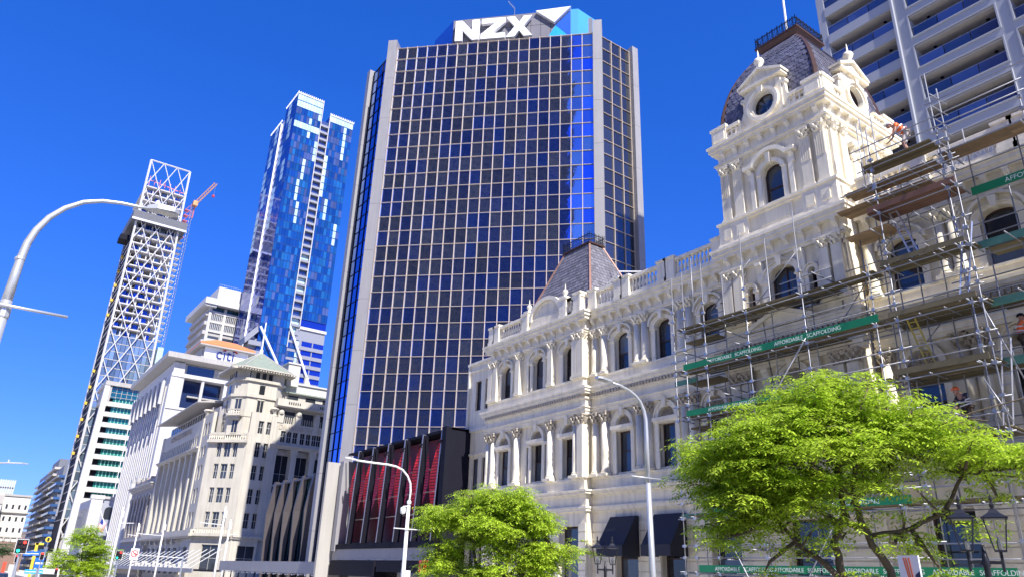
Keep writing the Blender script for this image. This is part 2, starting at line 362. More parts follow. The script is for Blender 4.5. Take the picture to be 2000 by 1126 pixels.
# windows (cx, w) on each stretch.  x = -Y
P_WIN = [-41.65, -37.95, -34.75]; M_WIN = [-30.45, -27.1, -23.75]; R_WIN = [-13.35, -9.6, -5.9, -2.2, 1.4, 5]
def storey(name, x0, x1, y, zlo, zhi, ops, th=.55):
    m = MB(FH); wallrun(m, x0, x1, zlo, zhi, y, y+th, ops); return build(m, 'wall', cream, HB)
for (x0, x1, y, wins, ww) in ((-43.7, -33.25, PY, P_WIN, 1.15), (-33.25, -21.9, 0, M_WIN, 1.2), (-15.1, 8, 0, R_WIN, 1.35)):
    # ground floor
    gw = 1.7
    storey('g', x0, x1, y, -1.2, 5.35, [(c, gw, 1.0, 4.55, 0) for c in wins])
    for c in wins:
        window(c, gw, 1.0, 3.5, 0, y+.42)
        m = MB(FH); m.box(c-gw/2-.1, c+gw/2+.1, y-.1, y+.5, .8, 1.0); build(m, 'sill', cream_l, HB)
    # rustication: each block course stands proud of recessed joints
    st = [x0]+[v for c in wins for v in (c-gw/2-.02, c+gw/2+.02)]+[x1]
    cm = []
    for k in range(0, len(st), 2):
        for j in range(11):
            z = -1.0+j*.52; m = MB(FH); m.box(st[k]+.01, st[k+1]-.01, y-.07, y+.02, z+.025, z+.52-.02); build(m, 'rusticated_block', cream, HB)
    # belt course
    m = MB(FH); cornice(m, x0, x1, [(5.35, 5.5, .16), (5.5, 5.62, .22), (5.62, 6.2, .06), (6.2, 6.32, .16), (6.32, 6.46, .34), (6.46, 6.55, .42)], y, (y == PY, y == PY)); m.box(x0, x1, y-.1, y+.5, 6.55, 7.12); m.box(x0, x1, y-.16, y+.5, 7.12, Z1)
    build(m, 'belt_course', cream_l, HB)
    # first floor
    storey('f', x0, x1, y, Z1, 11.1, [(c, ww, Z1+.15, 10.05, ww/2) for c in wins])
    for c in wins:
        window(c, ww, Z1+.15, 2.35, 0, y+.32)
        m = MB(FH); m.box(c-ww/2-.3, c+ww/2+.3, y-.2, y+.34, 9.74, 9.84); m.box(c-ww/2-.34, c+ww/2+.34, y-.28, y+.34, 9.84, 10.04); build(m, 'lintel', cream_l, HB)
        m = MB(FH); m.box(c-ww/2, c+ww/2, y+.2, y+.5, 10.0, 10.7); build(m, 'tympanum', cream, HB)
        shell(c, 10.06, ww, y+.1)
        surround(c, ww, 10.05, ww/2, y, zb=Z1+.05)
    # entablature 1
    m = MB(FH); cornice(m, x0, x1, [(11.02, 11.2, .2), (11.2, 11.4, .26), (11.4, 11.46, .34), (11.46, 11.95, .18), (11.95, 12.05, .3), (12.25, 12.38, .42), (12.38, 12.55, .5), (12.55, 12.68, .56)], y, (y == PY, y == PY)); m.box(x0, x1, y-.3, y+.3, 12.05, 12.25)
    m.box(x0, x1, y-.2, y+.5, 12.68, 13.2); m.box(x0, x1, y-.26, y+.5, 13.2, Z2); build(m, 'entablature', cream_l, HB)
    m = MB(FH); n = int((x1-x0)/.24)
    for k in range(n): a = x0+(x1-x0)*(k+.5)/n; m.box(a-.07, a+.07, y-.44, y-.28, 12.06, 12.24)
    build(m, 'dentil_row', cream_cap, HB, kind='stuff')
    # second floor
    storey('s', x0, x1, y, Z2, 16.3, [(c, ww, Z2+.12, 15.35, .36) for c in wins])
    for c in wins:
        window(c, ww, Z2+.12, 1.95, .34, y+.32); surround(c, ww, 15.35, .36, y, zb=Z2+.05)
        m = MB(FH); m.arcband(c, 15.42, ww/2+.3, ww/2+.42, y-.28, y+.05, n=10, sz=.8); build(m, 'hood_mould', cream_l, HB)
    # top entablature with brackets
    m = MB(FH); cornice(m, x0, x1, [(16.28, 16.42, .16), (16.42, 16.5, .24), (16.5, 17.1, .04), (17.1, 17.3, .38), (17.3, 17.5, .48), (17.5, 17.62, .56)], y, (y == PY, y == PY)); build(m, 'cornice', cream_l, HB)
    n = round((x1-x0)/.84)
    for k in range(n): inst(BRK, 'bracket', HB, FH(x0+(x1-x0)*(k+.5)/n, y-.02, 16.47), T90).scale = (1, .64, .92)
# columns
pass

for cx in (-43.4, -42.8, -40.05, -36.45, -33.95, -33.42):
    sq = cx == -33.42
    col(cx, PY-.12, Z1, 3 if sq else 1); col(cx, PY-.1, Z2, 4)
for cx in (-32.75, -31.9, -29.05, -28.45, -25.7, -25.1, -22.3):
    col(cx, -.12, Z1, 1); col(cx, -.1, Z2, 2)
for cx in (-14.75, -11.75, -11.2, -8.05, -7.5, -4.3, -3.75, -.6, 0, 3, 3.6, 6.4, 7):
    col(cx, -.12, Z1, 1); col(cx, -.1, Z2, 2)
for cx in (-38.85, -37.05): # narrow side lights of the middle bay
    for z, h in ((Z1+.1, 2.3), (Z2+.1, 1.9)):
        m = MB(FH); m.box(cx-.16, cx+.16, PY-.02, PY+.03, z, z+h); build(m, 'side_light', hglass, HB)
        m = MB(FH); m.box(cx-.3, cx+.3, PY-.22, PY+.02, z+h, z+h+.16); m.box(cx-.26, cx-.16, PY-.14, PY+.02, z, z+h); m.box(cx+.16, cx+.26, PY-.14, PY+.02, z, z+h); build(m, 'side_light_frame', cream_l, HB)
# balustrades and attic of the pavilion
balustrade(-43.6, -39.0, 17.62, PY-.2, (-43.3, -42.7, -39.2)); balustrade(-34.9, -33.2, 17.62, PY-.2, (-35.0, -33.6)); balustrade(-35.0, -34.2, 17.62, PY-.2, ())
balustrade(-33.2, -21.9, 17.62, -.3, (-32.6, -30.2, -29.6, -26.6, -26.0, -22.6))
balustrade(-15, 8, 17.62, -.3, (-14.3, -11.9, -8.6, -8.0, -4.4, -3.8, -.2, .4, 3.8, 7.4))
m = MB(FH)
m.box(-38.75, -35.3, PY-.3, PY+.3, 17.62, 18.25)
pts = [(-38.75, 18.25), (-35.3, 18.25)]+[(-37.02+1.72*math.cos(R(a)), 18.25+1.35*math.sin(R(a))) for a in range(0, 181, 15)]
m.xz(pts, PY-.18, PY+.25); build(m, 'arched_gable', cream, HB)
m = MB(FH); m.arcband(-37.02, 18.25, 1.5, 1.8, PY-.38, PY+.3, n=14, sz=.8); m.arcband(-37.02, 18.25, 1.3, 1.42, PY-.24, PY+.1, n=14, sz=.8); m.box(-38.5, -35.5, PY-.26, PY, 18.3, 18.4); build(m, 'gable_moulding', cream_l, HB)
for x in (-39.0, -35.05):
    m = MB(FH); m.box(x-.22, x+.22, PY-.42, PY+.1, 17.62, 19.0); m.box(x-.28, x+.28, PY-.48, PY+.16, 19.0, 19.14); build(m, 'gable_pier', cream_l, HB)
    inst(FIN, 'finial', HB, FH(x, PY-.16, 19.14)).scale = (.85, .85, .85)
# pavilion side return and corner
m = MB(FH); m.box(-33.3, -33.2, PY+.02, .3, -1, 17.1); build(m, 'side_wall', cream, HB)
# left wing
m = MB(FH); ops = [(-46.1, .75, 1.2, 3.6, 0), (-45.0, .5, 1.2, 3.6, 0)]
wallrun(m, -47.4, -43.7, -1, 6.6, 0, .5, ops); wallrun(m, -47.4, -43.7, 6.6, 11.8, 0, .5, [(-46.1, .75, 7.4, 9.7, 0), (-45.0, .4, 7.4, 9.7, 0)]); wallrun(m, -47.4, -43.7, 11.8, 16.4, 0, .5, [(-46.1, .75, 13.3, 15.6, 0), (-45.0, .4, 13.3, 15.6, 0)])
build(m, 'wing_wall', cream, HB)
for zb in (1.2, 7.4, 13.3):
    window(-46.1, .75, zb, 2.3, 0, .2); window(-45.0, .4, zb, 2.3, 0, .2)
m = MB(FH); cornice(m, -47.4, -43.7, [(6.5, 6.7, .12), (9.95, 10.1, .1), (11.7, 11.95, .14), (16.4, 16.55, .1), (16.95, 17.15, .16)], 0, (1, 0)); m.box(-47.4, -43.7, 0, .4, 16.55, 16.95); build(m, 'wing_string_course', cream_l, HB)
m = MB(FH); m.box(-47.5, -47.3, -.12, .3, -1, 17.15); build(m, 'quoin_strip', cream_l, HB)
# body behind the front, roof deck
for a, b, c in ((-47.3, -21.91, .55), (-15.09, 8, .55), (-21.9, -15.1, 1)): m = MB(FH); m.box(a, b, c, 16, -1, 17.2); build(m, 'rear_body', cream, HB)

# ---- pavilion mansard roof, slates and copper
def frustum_roof(x0, x1, y0, y1, z0, X0, X1, Y0, Y1, z1, rows, sl, ridge, nm, only=None):
    m = MB(); m.loft([[(x0, y0, z0), (x1, y0, z0), (x1, y1, z0), (x0, y1, z0)], [(X0, Y0, z1), (X1, Y0, z1), (X1, Y1, z1), (X0, Y1, z1)]]); build(m, 'roof_body', sl, HB)
    q = MB(); lo = [Vector((x0, y0, z0)), Vector((x1, y0, z0)), Vector((x1, y1, z0)), Vector((x0, y1, z0))]; hi = [Vector((X0, Y0, z1)), Vector((X1, Y0, z1)), Vector((X1, Y1, z1)), Vector((X0, Y1, z1))]
    for f in (0, 3):
        a, b, c, d = lo[f], lo[(f+1) % 4], hi[(f+1) % 4], hi[f]; nr = (b-a).cross(d-a).normalized()
        if nr.dot((a+b)/2-(sum(lo, Vector())/4)) < 0: nr = -nr
        for r in range(rows):
            t0, t1 = r/rows, (r+1.12)/rows; t1 = min(t1, 1)
            L0, R0, L1, R1 = a.lerp(d, t0), b.lerp(c, t0), a.lerp(d, t1), b.lerp(c, t1); n = max(2, int((R0-L0).length/.34))
            for k in range(n):
                u0, u1 = (k+.06)/n, (k+.94)/n
                if r % 2: u0 += .5/n; u1 = min(1, u1+.5/n)
                if u0 > 1: continue
                j = rnd.uniform(.02, .035)
                p = [L0.lerp(R0, u0)+nr*j, L0.lerp(R0, u1)+nr*j, L1.lerp(R1, u1)+nr*.005, L1.lerp(R1, u0)+nr*.005]
                q.face([tuple(v) for v in p]); q.face([tuple(p[0]), tuple(p[1]), tuple(p[1]-nr*.03), tuple(p[0]-nr*.03)])
    build(q, 'slates', sl, HB, kind='stuff')
    for k in range(4): w = MB(); w.tube([lo[k], hi[k]], .11, 6, .09); build(w, 'ridge_capping', ridge, HB)
frustum_roof(30.6, 37.6, 33.95, 43.0, 17.6, 33.3, 34.6, 37.0, 39.85, 25.0, 26, slate, copper_l, 'roof')
m = MB(); m.box(33.15, 34.75, 36.85, 40.0, 25.0, 25.12); build(m, 'roof_kerb', copper, HB)
def cresting(x0, x1, y0, y1, z, h):
    m = MB(); runs = [((x0, y0), (x1, y0)), ((x1, y0), (x1, y1)), ((x1, y1), (x0, y1)), ((x0, y1), (x0, y0))]
    for (a, b), (c, d) in runs:
        L = math.hypot(c-a, d-b); n = max(3, round(L/.34)); fr = Fr(a, b, math.degrees(math.atan2(d-b, c-a))); q = MB(fr)
        q.box(0, L, -.02, .02, z, z+.04); q.box(0, L, -.02, .02, z+h*.82, z+h*.87)
        for k in range(n+1): x = L*k/n; q.box(x-.014, x+.014, -.014, .014, z, z+h*(1.15 if k in (0, n) else 1.0))
        for k in range(n):
            x = L*(k+.5)/n; q.arcband(x, z+h*.28, .075, .105, -.012, .012, 0, 360, 8); q.arcband(x, z+h*.62, .06, .085, -.012, .012, 0, 360, 8); q.arcband(x, z+h*.87, .07, .095, -.012, .012, 0, 180, 5)
            q.box(x-.012, x+.012, -.01, .01, z, z+h*1.12)
        m.f += [tuple(i+len(m.v) for i in f) for f in q.f]; m.v += q.v
    build(m, 'iron_cresting', iron, HB)
cresting(33.2, 34.7, 36.9, 39.95, 25.12, .72)

# ---- tower, lower stages (front projects, side returns)
m = MB(FH)
wallrun(m, -21.75, -15.2, -1.2, 5.35, TY, TY+.6, [(-18.45, 2.2, .2, 4.3, 0)])
build(m, 'tower_front_wall', cream, HB); m = MB(FH)
wallrun(m, -21.75, -15.2, Z1, 11.1, TY, TY+.6, [(-18.45, 1.5, Z1+.15, 10.05, .75), (-20.2, .35, Z1+.1, 9.6, .17), (-16.9, .35, Z1+.1, 9.6, .17)])
build(m, 'tower_front_wall', cream, HB); m = MB(FH)
wallrun(m, -21.75, -15.2, Z2, 16.3, TY, TY+.6, [(-18.45, 1.5, Z2-.0, 15.25, .55), (-20.2, .4, Z2+.1, 15.0, .2), (-16.9, .4, Z2+.1, 15.0, .2)])
build(m, 'tower_front_wall', cream, HB)
m = MB(FH)
for a in (-21.74, -15.36): m = MB(FH); m.box(a, a+.15, TY+.61, .3, -1.2, 17.05); build(m, 'tower_side_wall', cream, HB)
window(-18.45, 2.2, .2, 4.1, 0, TY+.4); window(-18.45, 1.5, Z1+.15, 2.35, 0, TY+.35); window(-18.45, 1.5, Z2, 1.95, .55, TY+.35, mull=1)
for c in (-20.2, -16.9):
    window(c, .4, Z2+.1, 1.65, .2, TY+.3); window(c, .35, Z1+.1, 2.2, .17, TY+.3)
    surround(c, .4, 15.0, .2, TY, pw=.2, keys=False, zb=Z2+.05); surround(c, .35, 9.6, .17, TY, pw=.2, keys=False, zb=Z1+.05)
shell(-18.45, 10.1, 1.5, TY+.1); m = MB(FH); m.box(-19.2, -17.7, TY+.2, TY+.5, 10, 10.9); build(m, 'tympanum', cream, HB)
m = MB(FH); m.box(-19.6, -17.3, TY-.25, TY+.3, 9.75, 10.03); build(m, 'lintel', cream_l, HB)
surround(-18.45, 1.5, 10.05, .75, TY, zb=Z1+.05); surround(-18.45, 1.5, 15.25, .55, TY, pw=.36, zb=Z2+.05)
for c in (-19.55, -17.35): inst(CONS, 'console', HB, FH(c, TY-.05, 15.2), T90)
for c in (-19.75, -17.15): inst(CONS, 'console', HB, FH(c, TY-.05, 9.95), T90)
# pediment over first-floor window
m = MB(FH); m.xz([(-20.0, 12.72), (-16.9, 12.72), (-16.9, 12.84), (-18.45, 13.5), (-20.0, 12.84)], TY-.62, TY-.1); build(m, 'pediment', cream_l, HB)
m = MB(FH)
for s in (-1, 1): m.hexa([(-18.45, TY-.8, 13.38), (-18.45+s*1.72, TY-.8, 12.7), (-18.45+s*1.72, TY-.1, 12.7), (-18.45, TY-.1, 13.38), (-18.45, TY-.8, 13.58), (-18.45+s*1.72, TY-.8, 12.88), (-18.45+s*1.72, TY-.1, 12.88), (-18.45, TY-.1, 13.58)])
build(m, 'raking_moulding', cream_l, HB)
for (x, th, y, fr_, xs) in ((0, T90, TY, FH, (-21.75, -15.2)),):
    m = MB(FH); cornice(m, -21.75, -15.2, [(5.35, 5.5, .16), (5.5, 5.62, .22), (5.62, 6.2, .06), (6.2, 6.32, .16), (6.32, 6.46, .34), (6.46, 6.55, .42)], TY); m.box(-21.8, -15.15, TY-.1, TY+.9, 6.55, 7.12); m.box(-21.86, -15.1, TY-.16, TY+.9, 7.12, Z1); build(m, 'belt_course', cream_l, HB)
    m = MB(FH); cornice(m, -21.75, -15.2, [(11.02, 11.2, .2), (11.2, 11.4, .26), (11.4, 11.46, .34), (11.46, 11.95, .18), (11.95, 12.25, .3), (12.25, 12.38, .42), (12.38, 12.55, .5), (12.55, 12.68, .56)], TY); m.box(-21.85, -15.1, TY-.2, TY+.9, 12.68, 13.2); m.box(-21.9, -15.05, TY-.26, TY+.9, 13.2, Z2-.02); build(m, 'entablature', cream_l, HB)
    m = MB(FH)
    for k in range(28): a = -21.9+.25*k; m.box(a-.07, a+.07, TY-.44, TY-.28, 12.06, 12.24)
    build(m, 'dentil_row', cream_cap, HB, kind='stuff')
    m = MB(FH); cornice(m, -21.75, -15.2, [(16.28, 16.42, .16), (16.42, 16.5, .24), (16.5, 17.1, .04), (17.1, 17.3, .36), (17.3, 17.5, .44), (17.5, 17.66, .5)], TY); m.box(-21.8, -15.15, TY+.2, 1, 16.3, 17.6); build(m, 'cornice', cream_l, HB)
    for k in range(8): inst(BRK, 'bracket', HB, FH(-21.4+k*.845, TY-.02, 16.47), T90).scale = (1, .6, .92)
for cx in (-21.4, -20.8, -16.15, -15.5): col(cx, TY-.1, Z1, 3); col(cx, TY-.1, Z2, 4)
for j in range(11):
    for a, b in ((-21.75, -19.6), (-17.3, -15.2)):
        z = -1.0+j*.52; m = MB(FH); m.box(a, b, TY-.07, TY+.02, z+.025, z+.5); build(m, 'rusticated_block', cream, HB)

# ---- tower top stage: same design on the street side and the sunny side
TC = (32.1, 18.5); HW = 3.1
core = MB(); core.box(TC[0]-HW, TC[0]+HW, TC[1]-HW, TC[1]+HW, 17.6, 19.2); build(core, 'tower_base', cream, HB)
FLUTE = MB()
FLUTE.box(-.27, .27, -.14, .05, .2, 2.75); FLUTE.box(-.33, .33, -.2, .05, 0, .12); FLUTE.box(-.3, .3, -.17, .05, .12, .2)
for k in range(5): FLUTE.box(-.25+k*.11, -.20+k*.11, -.165, -.14, 1.45, 2.7)
FLU = mk(FLUTE, 'pilaster', cream)
CAP3 = mk(capital_mesh(.22, .5), 'capital', cream_l)
def sq_(m, e):
    # the two mitred faces meet at the corners: hold one pair 4 mm inside the other so no faces coincide
    if e: m.v = [(TC[0]+(x-TC[0])*(1-e/3), TC[1]+(y-TC[1])*(1-e/3), z-e if z > 17.7 else z) for x, y, z in m.v]
for side, th in ((0, -90), (1, 0), (2, 90), (3, 180)):
    a = R(th); fx = TC[0]-HW*(-math.sin(a)) if 0 else TC[0]+HW*math.sin(a); fy = TC[1]-HW*math.cos(a)
    F = Fr(fx, fy, th)      # x centred on the face
    full = side < 2
    m = MB(F)
    wallrun(m, -HW if side % 2 == 0 else -HW+.5, HW if side % 2 == 0 else HW-.5, 19.2, 22.6, 0, .5, [(0, 1.15, 19.35, 21.0, .5)] if full else [])
    build(m, 'tower_wall', cream, HB)
    e = 0 if side % 2 == 0 else .004; m = MB(F)
    cornice(m, -HW+e, HW-e, [(17.66, 17.95, .3), (17.95, 18.05, .25), (18.95, 19.08, .24), (19.08, 19.2, .32)], 0); m.box(-HW-.22, -HW+1.55, -.24, .1, 18.05, 18.95); m.box(HW-1.55, HW+.22, -.24, .1, 18.05, 18.95); m.box(-HW-.05, HW+.05, -.06, .1, 18.05, 18.95)
    m.box(-.95, .95, -.14, .1, 18.05, 18.95)
    sq_(m, e); build(m, 'tower_plinth', cream_l, HB)
    m = MB(F); cornice(m, -HW, HW, [(22.55, 22.68, .16), (22.68, 22.76, .24), (22.76, 23.4, .05), (23.4, 23.55, .32), (23.55, 23.75, .42), (23.75, 23.88, .48)], 0); sq_(m, e); build(m, 'tower_cornice', cream_l, HB)
    if not full:
        continue
    for c in (-HW+.33, -HW+1.12, HW-1.12, HW-.33):
        o = inst(FLU, 'pilaster', HB, F(c, -.02, 19.2), a); k = bpy.data.objects.new('capital', CAP3); COL.objects.link(k); k.parent = o; k.location = (0, -.0, 2.75)
        m = MB(F); m.box(c-.22, c+.22, -.28, -.22, 18.2, 18.8); build(m, 'plinth_panel', cream, HB)
    m = MB(F)
    for c in (0,): m.box(c-.8, c+.8, -.17, -.13, 18.2, 18.8)
    build(m, 'plinth_panel', cream, HB)
    window(0, 1.15, 19.35, 1.65, .48, .3, fr=F, th=a)
    # aedicule
    for s in (-1, 1):
        m = MB(F); m.box(min(s*.6, s*.86), max(s*.6, s*.86), -.12, .05, 19.2, 21.0); build(m, 'jamb', cream_l, HB)
        m = MB(F); m.box(min(s*1.0, s*1.24), max(s*1.0, s*1.24), -.16, .05, 19.2, 21.35); build(m, 'jamb_pilaster', cream_l, HB)
    m = MB(F); m.arcband(0, 21.0, .58, .82, -.2, .05, n=12, sz=.87); build(m, 'archivolt', cream_l, HB)
    m = MB(F); m.arcband(0, 21.2, .98, 1.2, -.34, .05, 28, 152, n=12, sz=.95)
    for s in (-1, 1): m.box(min(s*.9, s*1.5), max(s*.9, s*1.5), -.36, .05, 21.56, 21.76)
    build(m, 'hood_mould', cream_l, HB)
    m = MB(F); m.hexa([(-.08, -.3, 21.45), (.08, -.3, 21.45), (.08, 0, 21.45), (-.08, 0, 21.45), (-.14, -.36, 22.0), (.14, -.36, 22.0), (.14, 0, 22.0), (-.14, 0, 22.0)]); build(m, 'keystone', cream_l, HB)
    for s in (-1, 1): inst(CONS, 'console', HB, F(s*1.22, -.05, 21.0), a).scale = (.7, .8, .56)
    for k in range(8): inst(BRK, 'bracket', HB, F(-HW+.33+k*(2*HW-.66)/7, -.02, 22.78), a).scale = (1, .52, .95)
    # attic parapet
    for s in (-1, 1):
        x0, x1 = (-HW-.1, -1.5) if s < 0 else (1.5, HW+.1)
        m = MB(F); m.box(x0, x1, -.2, .15, 23.88, 24.12); m.box(x0, x1, -.26, .2, 24.62, 24.78); m.box(x0, x1, -.2, .15, 24.78, 24.84)
        e0, e1 = (-HW-.2, -HW+.75) if s < 0 else (HW-.75, HW+.2)
        m.box(e0, e1, -.28, .4, 23.88, 24.84); m.box(e0+.1, e1-.1, -.32, -.27, 24.12, 24.6); m.box(e0-.06, e1+.06, -.34, .46, 24.84, 25.0)
        q0, q1 = (e1, x1) if s < 0 else (x0, e0); n = 3
        for k in range(n+1): x = q0+(q1-q0)*k/n; m.box(x-.05, x+.05, -.16, .1, 24.12, 24.62)
        for k in range(n): x = q0+(q1-q0)*(k+.5)/n; m.arcband(x, 24.37, .12, .2, -.13, .07, 0, 360, 8)
        sq_(m, e); build(m, 'attic_parapet', cream_l, HB)
    # dormer with oculus
    m = MB(F); cz, rr = 25.05, .66; N = 24
    x0, x1, z0, z1 = -1.1, 1.1, 23.9, 26.3
    for k in range(N):
        a0, a1 = 6.28318*k/N, 6.28318*(k+1)/N
        def sq(t):
            c, s_ = math.cos(t), math.sin(t); q = []
            if c: q.append(((x1 if c > 0 else x0))/c)
            if s_: q.append(((z1 if s_ > 0 else z0)-cz)/s_)
            r_ = min(v for v in q if v > 0); return r_*c, cz+r_*s_
        (sx0, sz0), (sx1, sz1) = sq(a0), sq(a1)
        i0, i1 = (rr*math.cos(a0), cz+rr*math.sin(a0)), (rr*math.cos(a1), cz+rr*math.sin(a1))
        m.hexa([(i0[0], -.1, i0[1]), (sx0, -.1, sz0), (sx1, -.1, sz1), (i1[0], -.1, i1[1]), (i0[0], .3, i0[1]), (sx0, .3, sz0), (sx1, .3, sz1), (i1[0], .3, i1[1])])
    m.box(-1.1, -1.0, .3, 1.6, 23.9, 26.3); m.box(1.0, 1.1, .3, 1.6, 23.9, 26.3); build(m, 'dormer', cream, HB)
    m = MB(F); m.arcband(0, cz, rr-.02, rr+.12, -.18, .3, 0, 360, 24); m.arcband(0, cz, rr+.12, rr+.3, -.26, -.08, 0, 360, 24); build(m, 'oculus_moulding', cream_l, HB)
    m = MB(F); m.arcband(0, cz, .0, rr, .18, .2, 0, 360, 20); build(m, 'oculus_pane', hglass, HB)
    m = MB(F); m.arcband(0, cz, rr-.06, rr, .1, .2, 0, 360, 20); build(m, 'oculus_frame', hframe, HB)
    m = MB(F); m.hexa([(-.1, -.34, cz+rr), (.1, -.34, cz+rr), (.1, -.1, cz+rr), (-.1, -.1, cz+rr), (-.16, -.36, cz+rr+.36), (.16, -.36, cz+rr+.36), (.16, -.1, cz+rr+.36), (-.16, -.1, cz+rr+.36)]); build(m, 'keystone', cream_l, HB)
    m = MB(F); m.xz([(-1.26, 26.3), (1.26, 26.3), (1.26, 26.5), (0, 27.2), (-1.26, 26.5)], -.2, 1.55); build(m, 'dormer_pediment', cream, HB)
    m = MB(F); m.box(-1.3, 1.3, -.3, 1.6, 26.32, 26.46)
    for s in (-1, 1): m.hexa([(0, -.34, 27.14), (s*1.36, -.34, 26.47), (s*1.36, 1.6, 26.47), (0, 1.6, 27.14), (0, -.34, 27.32), (s*1.36, -.34, 26.62), (s*1.36, 1.6, 26.62), (0, 1.6, 27.32)])
    build(m, 'pediment_moulding', cream_l, HB)
    inst(FIN, 'finial', HB, F(0, -.1, 27.28)).scale = (1.15, 1.15, 1.1)
    for s in (-1, 1):     # scroll buttress
        m = MB(F); m.xz([(s*1.1, 24.1), (s*1.75, 24.1), (s*1.72, 24.45), (s*1.5, 24.75), (s*1.3, 25.2), (s*1.28, 25.9), (s*1.1, 26.1)], -.02, .2); m.arcband(s*1.55, 24.42, .06, .24, -.1, .22, 0, 360, 12); m.arcband(s*1.24, 25.85, .04, .15, -.1, .22, 0, 360, 10); build(m, 'scroll_buttress', cream_l, HB)

# ---- tower roof: convex slated mansard
prof = [(24.6, 2.9), (25.2, 2.87), (25.9, 2.8), (26.6, 2.66), (27.2, 2.5), (27.7, 2.34), (28.2, 2.12), (28.7, 1.86), (29.15, 1.58), (29.6, 1.26), (29.95, 1.02)]
def hw(z):
    for (za, ha), (zb, hb) in zip(prof, prof[1:]):
        if za <= z <= zb: return ha+(hb-ha)*(z-za)/(zb-za)
    return prof[-1][1] if z > prof[-1][0] else prof[0][1]
m = MB(); m.loft([[(TC[0]+sx*h, TC[1]+sy*h, z) for sx, sy in ((-1, -1), (1, -1), (1, 1), (-1, 1))] for z, h in prof]); build(m, 'roof_body', slate_d, HB)
sc = MB(); r_ = .165
sc.v = [(-r_, 0, 0), (-r_*.95, -.012, -.2), (-r_*.6, -.018, -.31), (0, -.02, -.35), (r_*.6, -.018, -.31), (r_*.95, -.012, -.2), (r_, 0, 0), (-r_, .02, 0), (-r_*.95, .01, -.2), (-r_*.6, .005, -.31), (0, 0, -.35), (r_*.6, .005, -.31), (r_*.95, .01, -.2), (r_, .02, 0)]
sc.f = [tuple(range(6, -1, -1))]+[(k, k+1, k+8, k+7) for k in range(6)]
SCM = mk(sc, 'slate', slate_d); cnt = 0; rest = MB()
arc = []; z = 24.9
while z < 29.85: arc.append(z); z += .235*max(.55, math.cos(math.atan2(abs(hw(z+.2)-hw(z)), .2)))
for f, th in ((0, -90), (1, 0), (2, 180)):
    a = R(th)
    for r, z in enumerate(arc):
        h = hw(z); z2 = min(z+.12, 29.9); sl = math.atan2(h-hw(z2), z2-z) if z2 > z else .9; n = max(2, round(2*h/.33))
        for k in range(n):
            x = -h+2*h*(k+.5)/n+(h/n if r % 2 else 0)
            if x > h-.05: continue
            if f < 2 and abs(x) < 1.35 and z < 26.9-abs(x)*.3: continue
            M = Matrix.Translation((TC[0], TC[1], 0)) @ Matrix.Rotation(a, 4, 'Z') @ Matrix.Translation((x, -h-.035, z+.2)) @ Matrix.Rotation(-sl, 4, 'X') @ Matrix.Rotation(R(rnd.uniform(-2, 2)), 4, 'Y') @ Matrix.Diagonal((2*h/n/.33, 1, 1, 1))
            if f == 0 or cnt < 290 and f == 1:
                if cnt < 300:
                    o = bpy.data.objects.new('slate', SCM); COL.objects.link(o); o.parent = HB; o.matrix_local = Matrix.Translation(-HB.location) @ M; cnt += 1; continue
            i = len(rest.v); rest.v += [tuple(M @ Vector(v)) for v in sc.v]; rest.f += [tuple(q+i for q in fc) for fc in sc.f]
build(rest, 'slates', slate_d, HB, kind='stuff')
for sx, sy in ((-1, -1), (1, -1), (1, 1), (-1, 1)):
    m = MB(); m.tube([(TC[0]+sx*(h+.02), TC[1]+sy*(h+.02), z) for z, h in prof], .13, 6); build(m, 'ridge_capping', copper, HB)
m = MB()
for z0, z1, h0, h1 in ((29.9, 30.05, 1.1, 1.1), (30.05, 30.3, 1.14, 1.32), (30.3, 30.42, 1.36, 1.36)):
    m.loft([[(TC[0]+sx*h, TC[1]+sy*h, z) for sx, sy in ((-1, -1), (1, -1), (1, 1), (-1, 1))] for z, h in ((z0, h0), (z1, h1))])
build(m, 'roof_crown', copper, HB)
cresting(TC[0]-1.3, TC[0]+1.3, TC[1]-1.3, TC[1]+1.3, 30.42, .62)
m = MB(); m.tube([(32.1, 18.5, 30.3), (32.1, 18.5, 35), (32.1, 18.5, 41)], .075, 8, .05); build(m, 'flagpole', white, HB)
# white roof handrail
m = MB(); P_ = [(30.6, 34.2, 18.6), (30.6, 31.2, 20.1), (32.2, 29.9, 20.1)]
m.tube(P_, .05, 5)
for q in ((30.6, 33.2, 19.0), (30.6, 32.2, 19.55), (30.6, 31.4, 20.0)): m.tube([q, (q[0]+.3, q[1]-.2, q[2]-1.0)], .035, 5)
build(m, 'roof_handrail', white, HB)

# ---- dark fabric awnings over the ground-floor windows
awn = mat('dark_awning_fabric', (.012, .013, .022), .6, var=.2, scale=3)
for c, lb in ((-30.45, 'dark fabric window awning nearest the corner pilasters of the cream building'), (-27.1, 'dark fabric window awning beside the green-boarded scaffold')):
    m = MB(FH); x0, x1, y0 = c-1.0, c+1.0, -.08
    m.hexa([(x0, -1.35, 3.35), (x1, -1.35, 3.35), (x1, y0, 3.35), (x0, y0, 3.35), (x0, -.75+.45, 4.95), (x1, -.3, 4.95), (x1, y0, 4.95), (x0, y0, 4.95)])
    o = thing('window_awning', (28.7, -c, 3), lb, 'awning', 'dark awnings over the ground-floor windows'); build(m, 'canopy_cloth', awn, o)
    m = MB(FH); m.box(x0-.01, x1+.01, -1.37, -1.34, 2.85, 3.4); m.box(x0-.01, x0+.02, -1.35, y0, 2.85, 3.4); m.box(x1-.02, x1+.01, -1.35, y0, 2.85, 3.4); build(m, 'valance', awn, o)

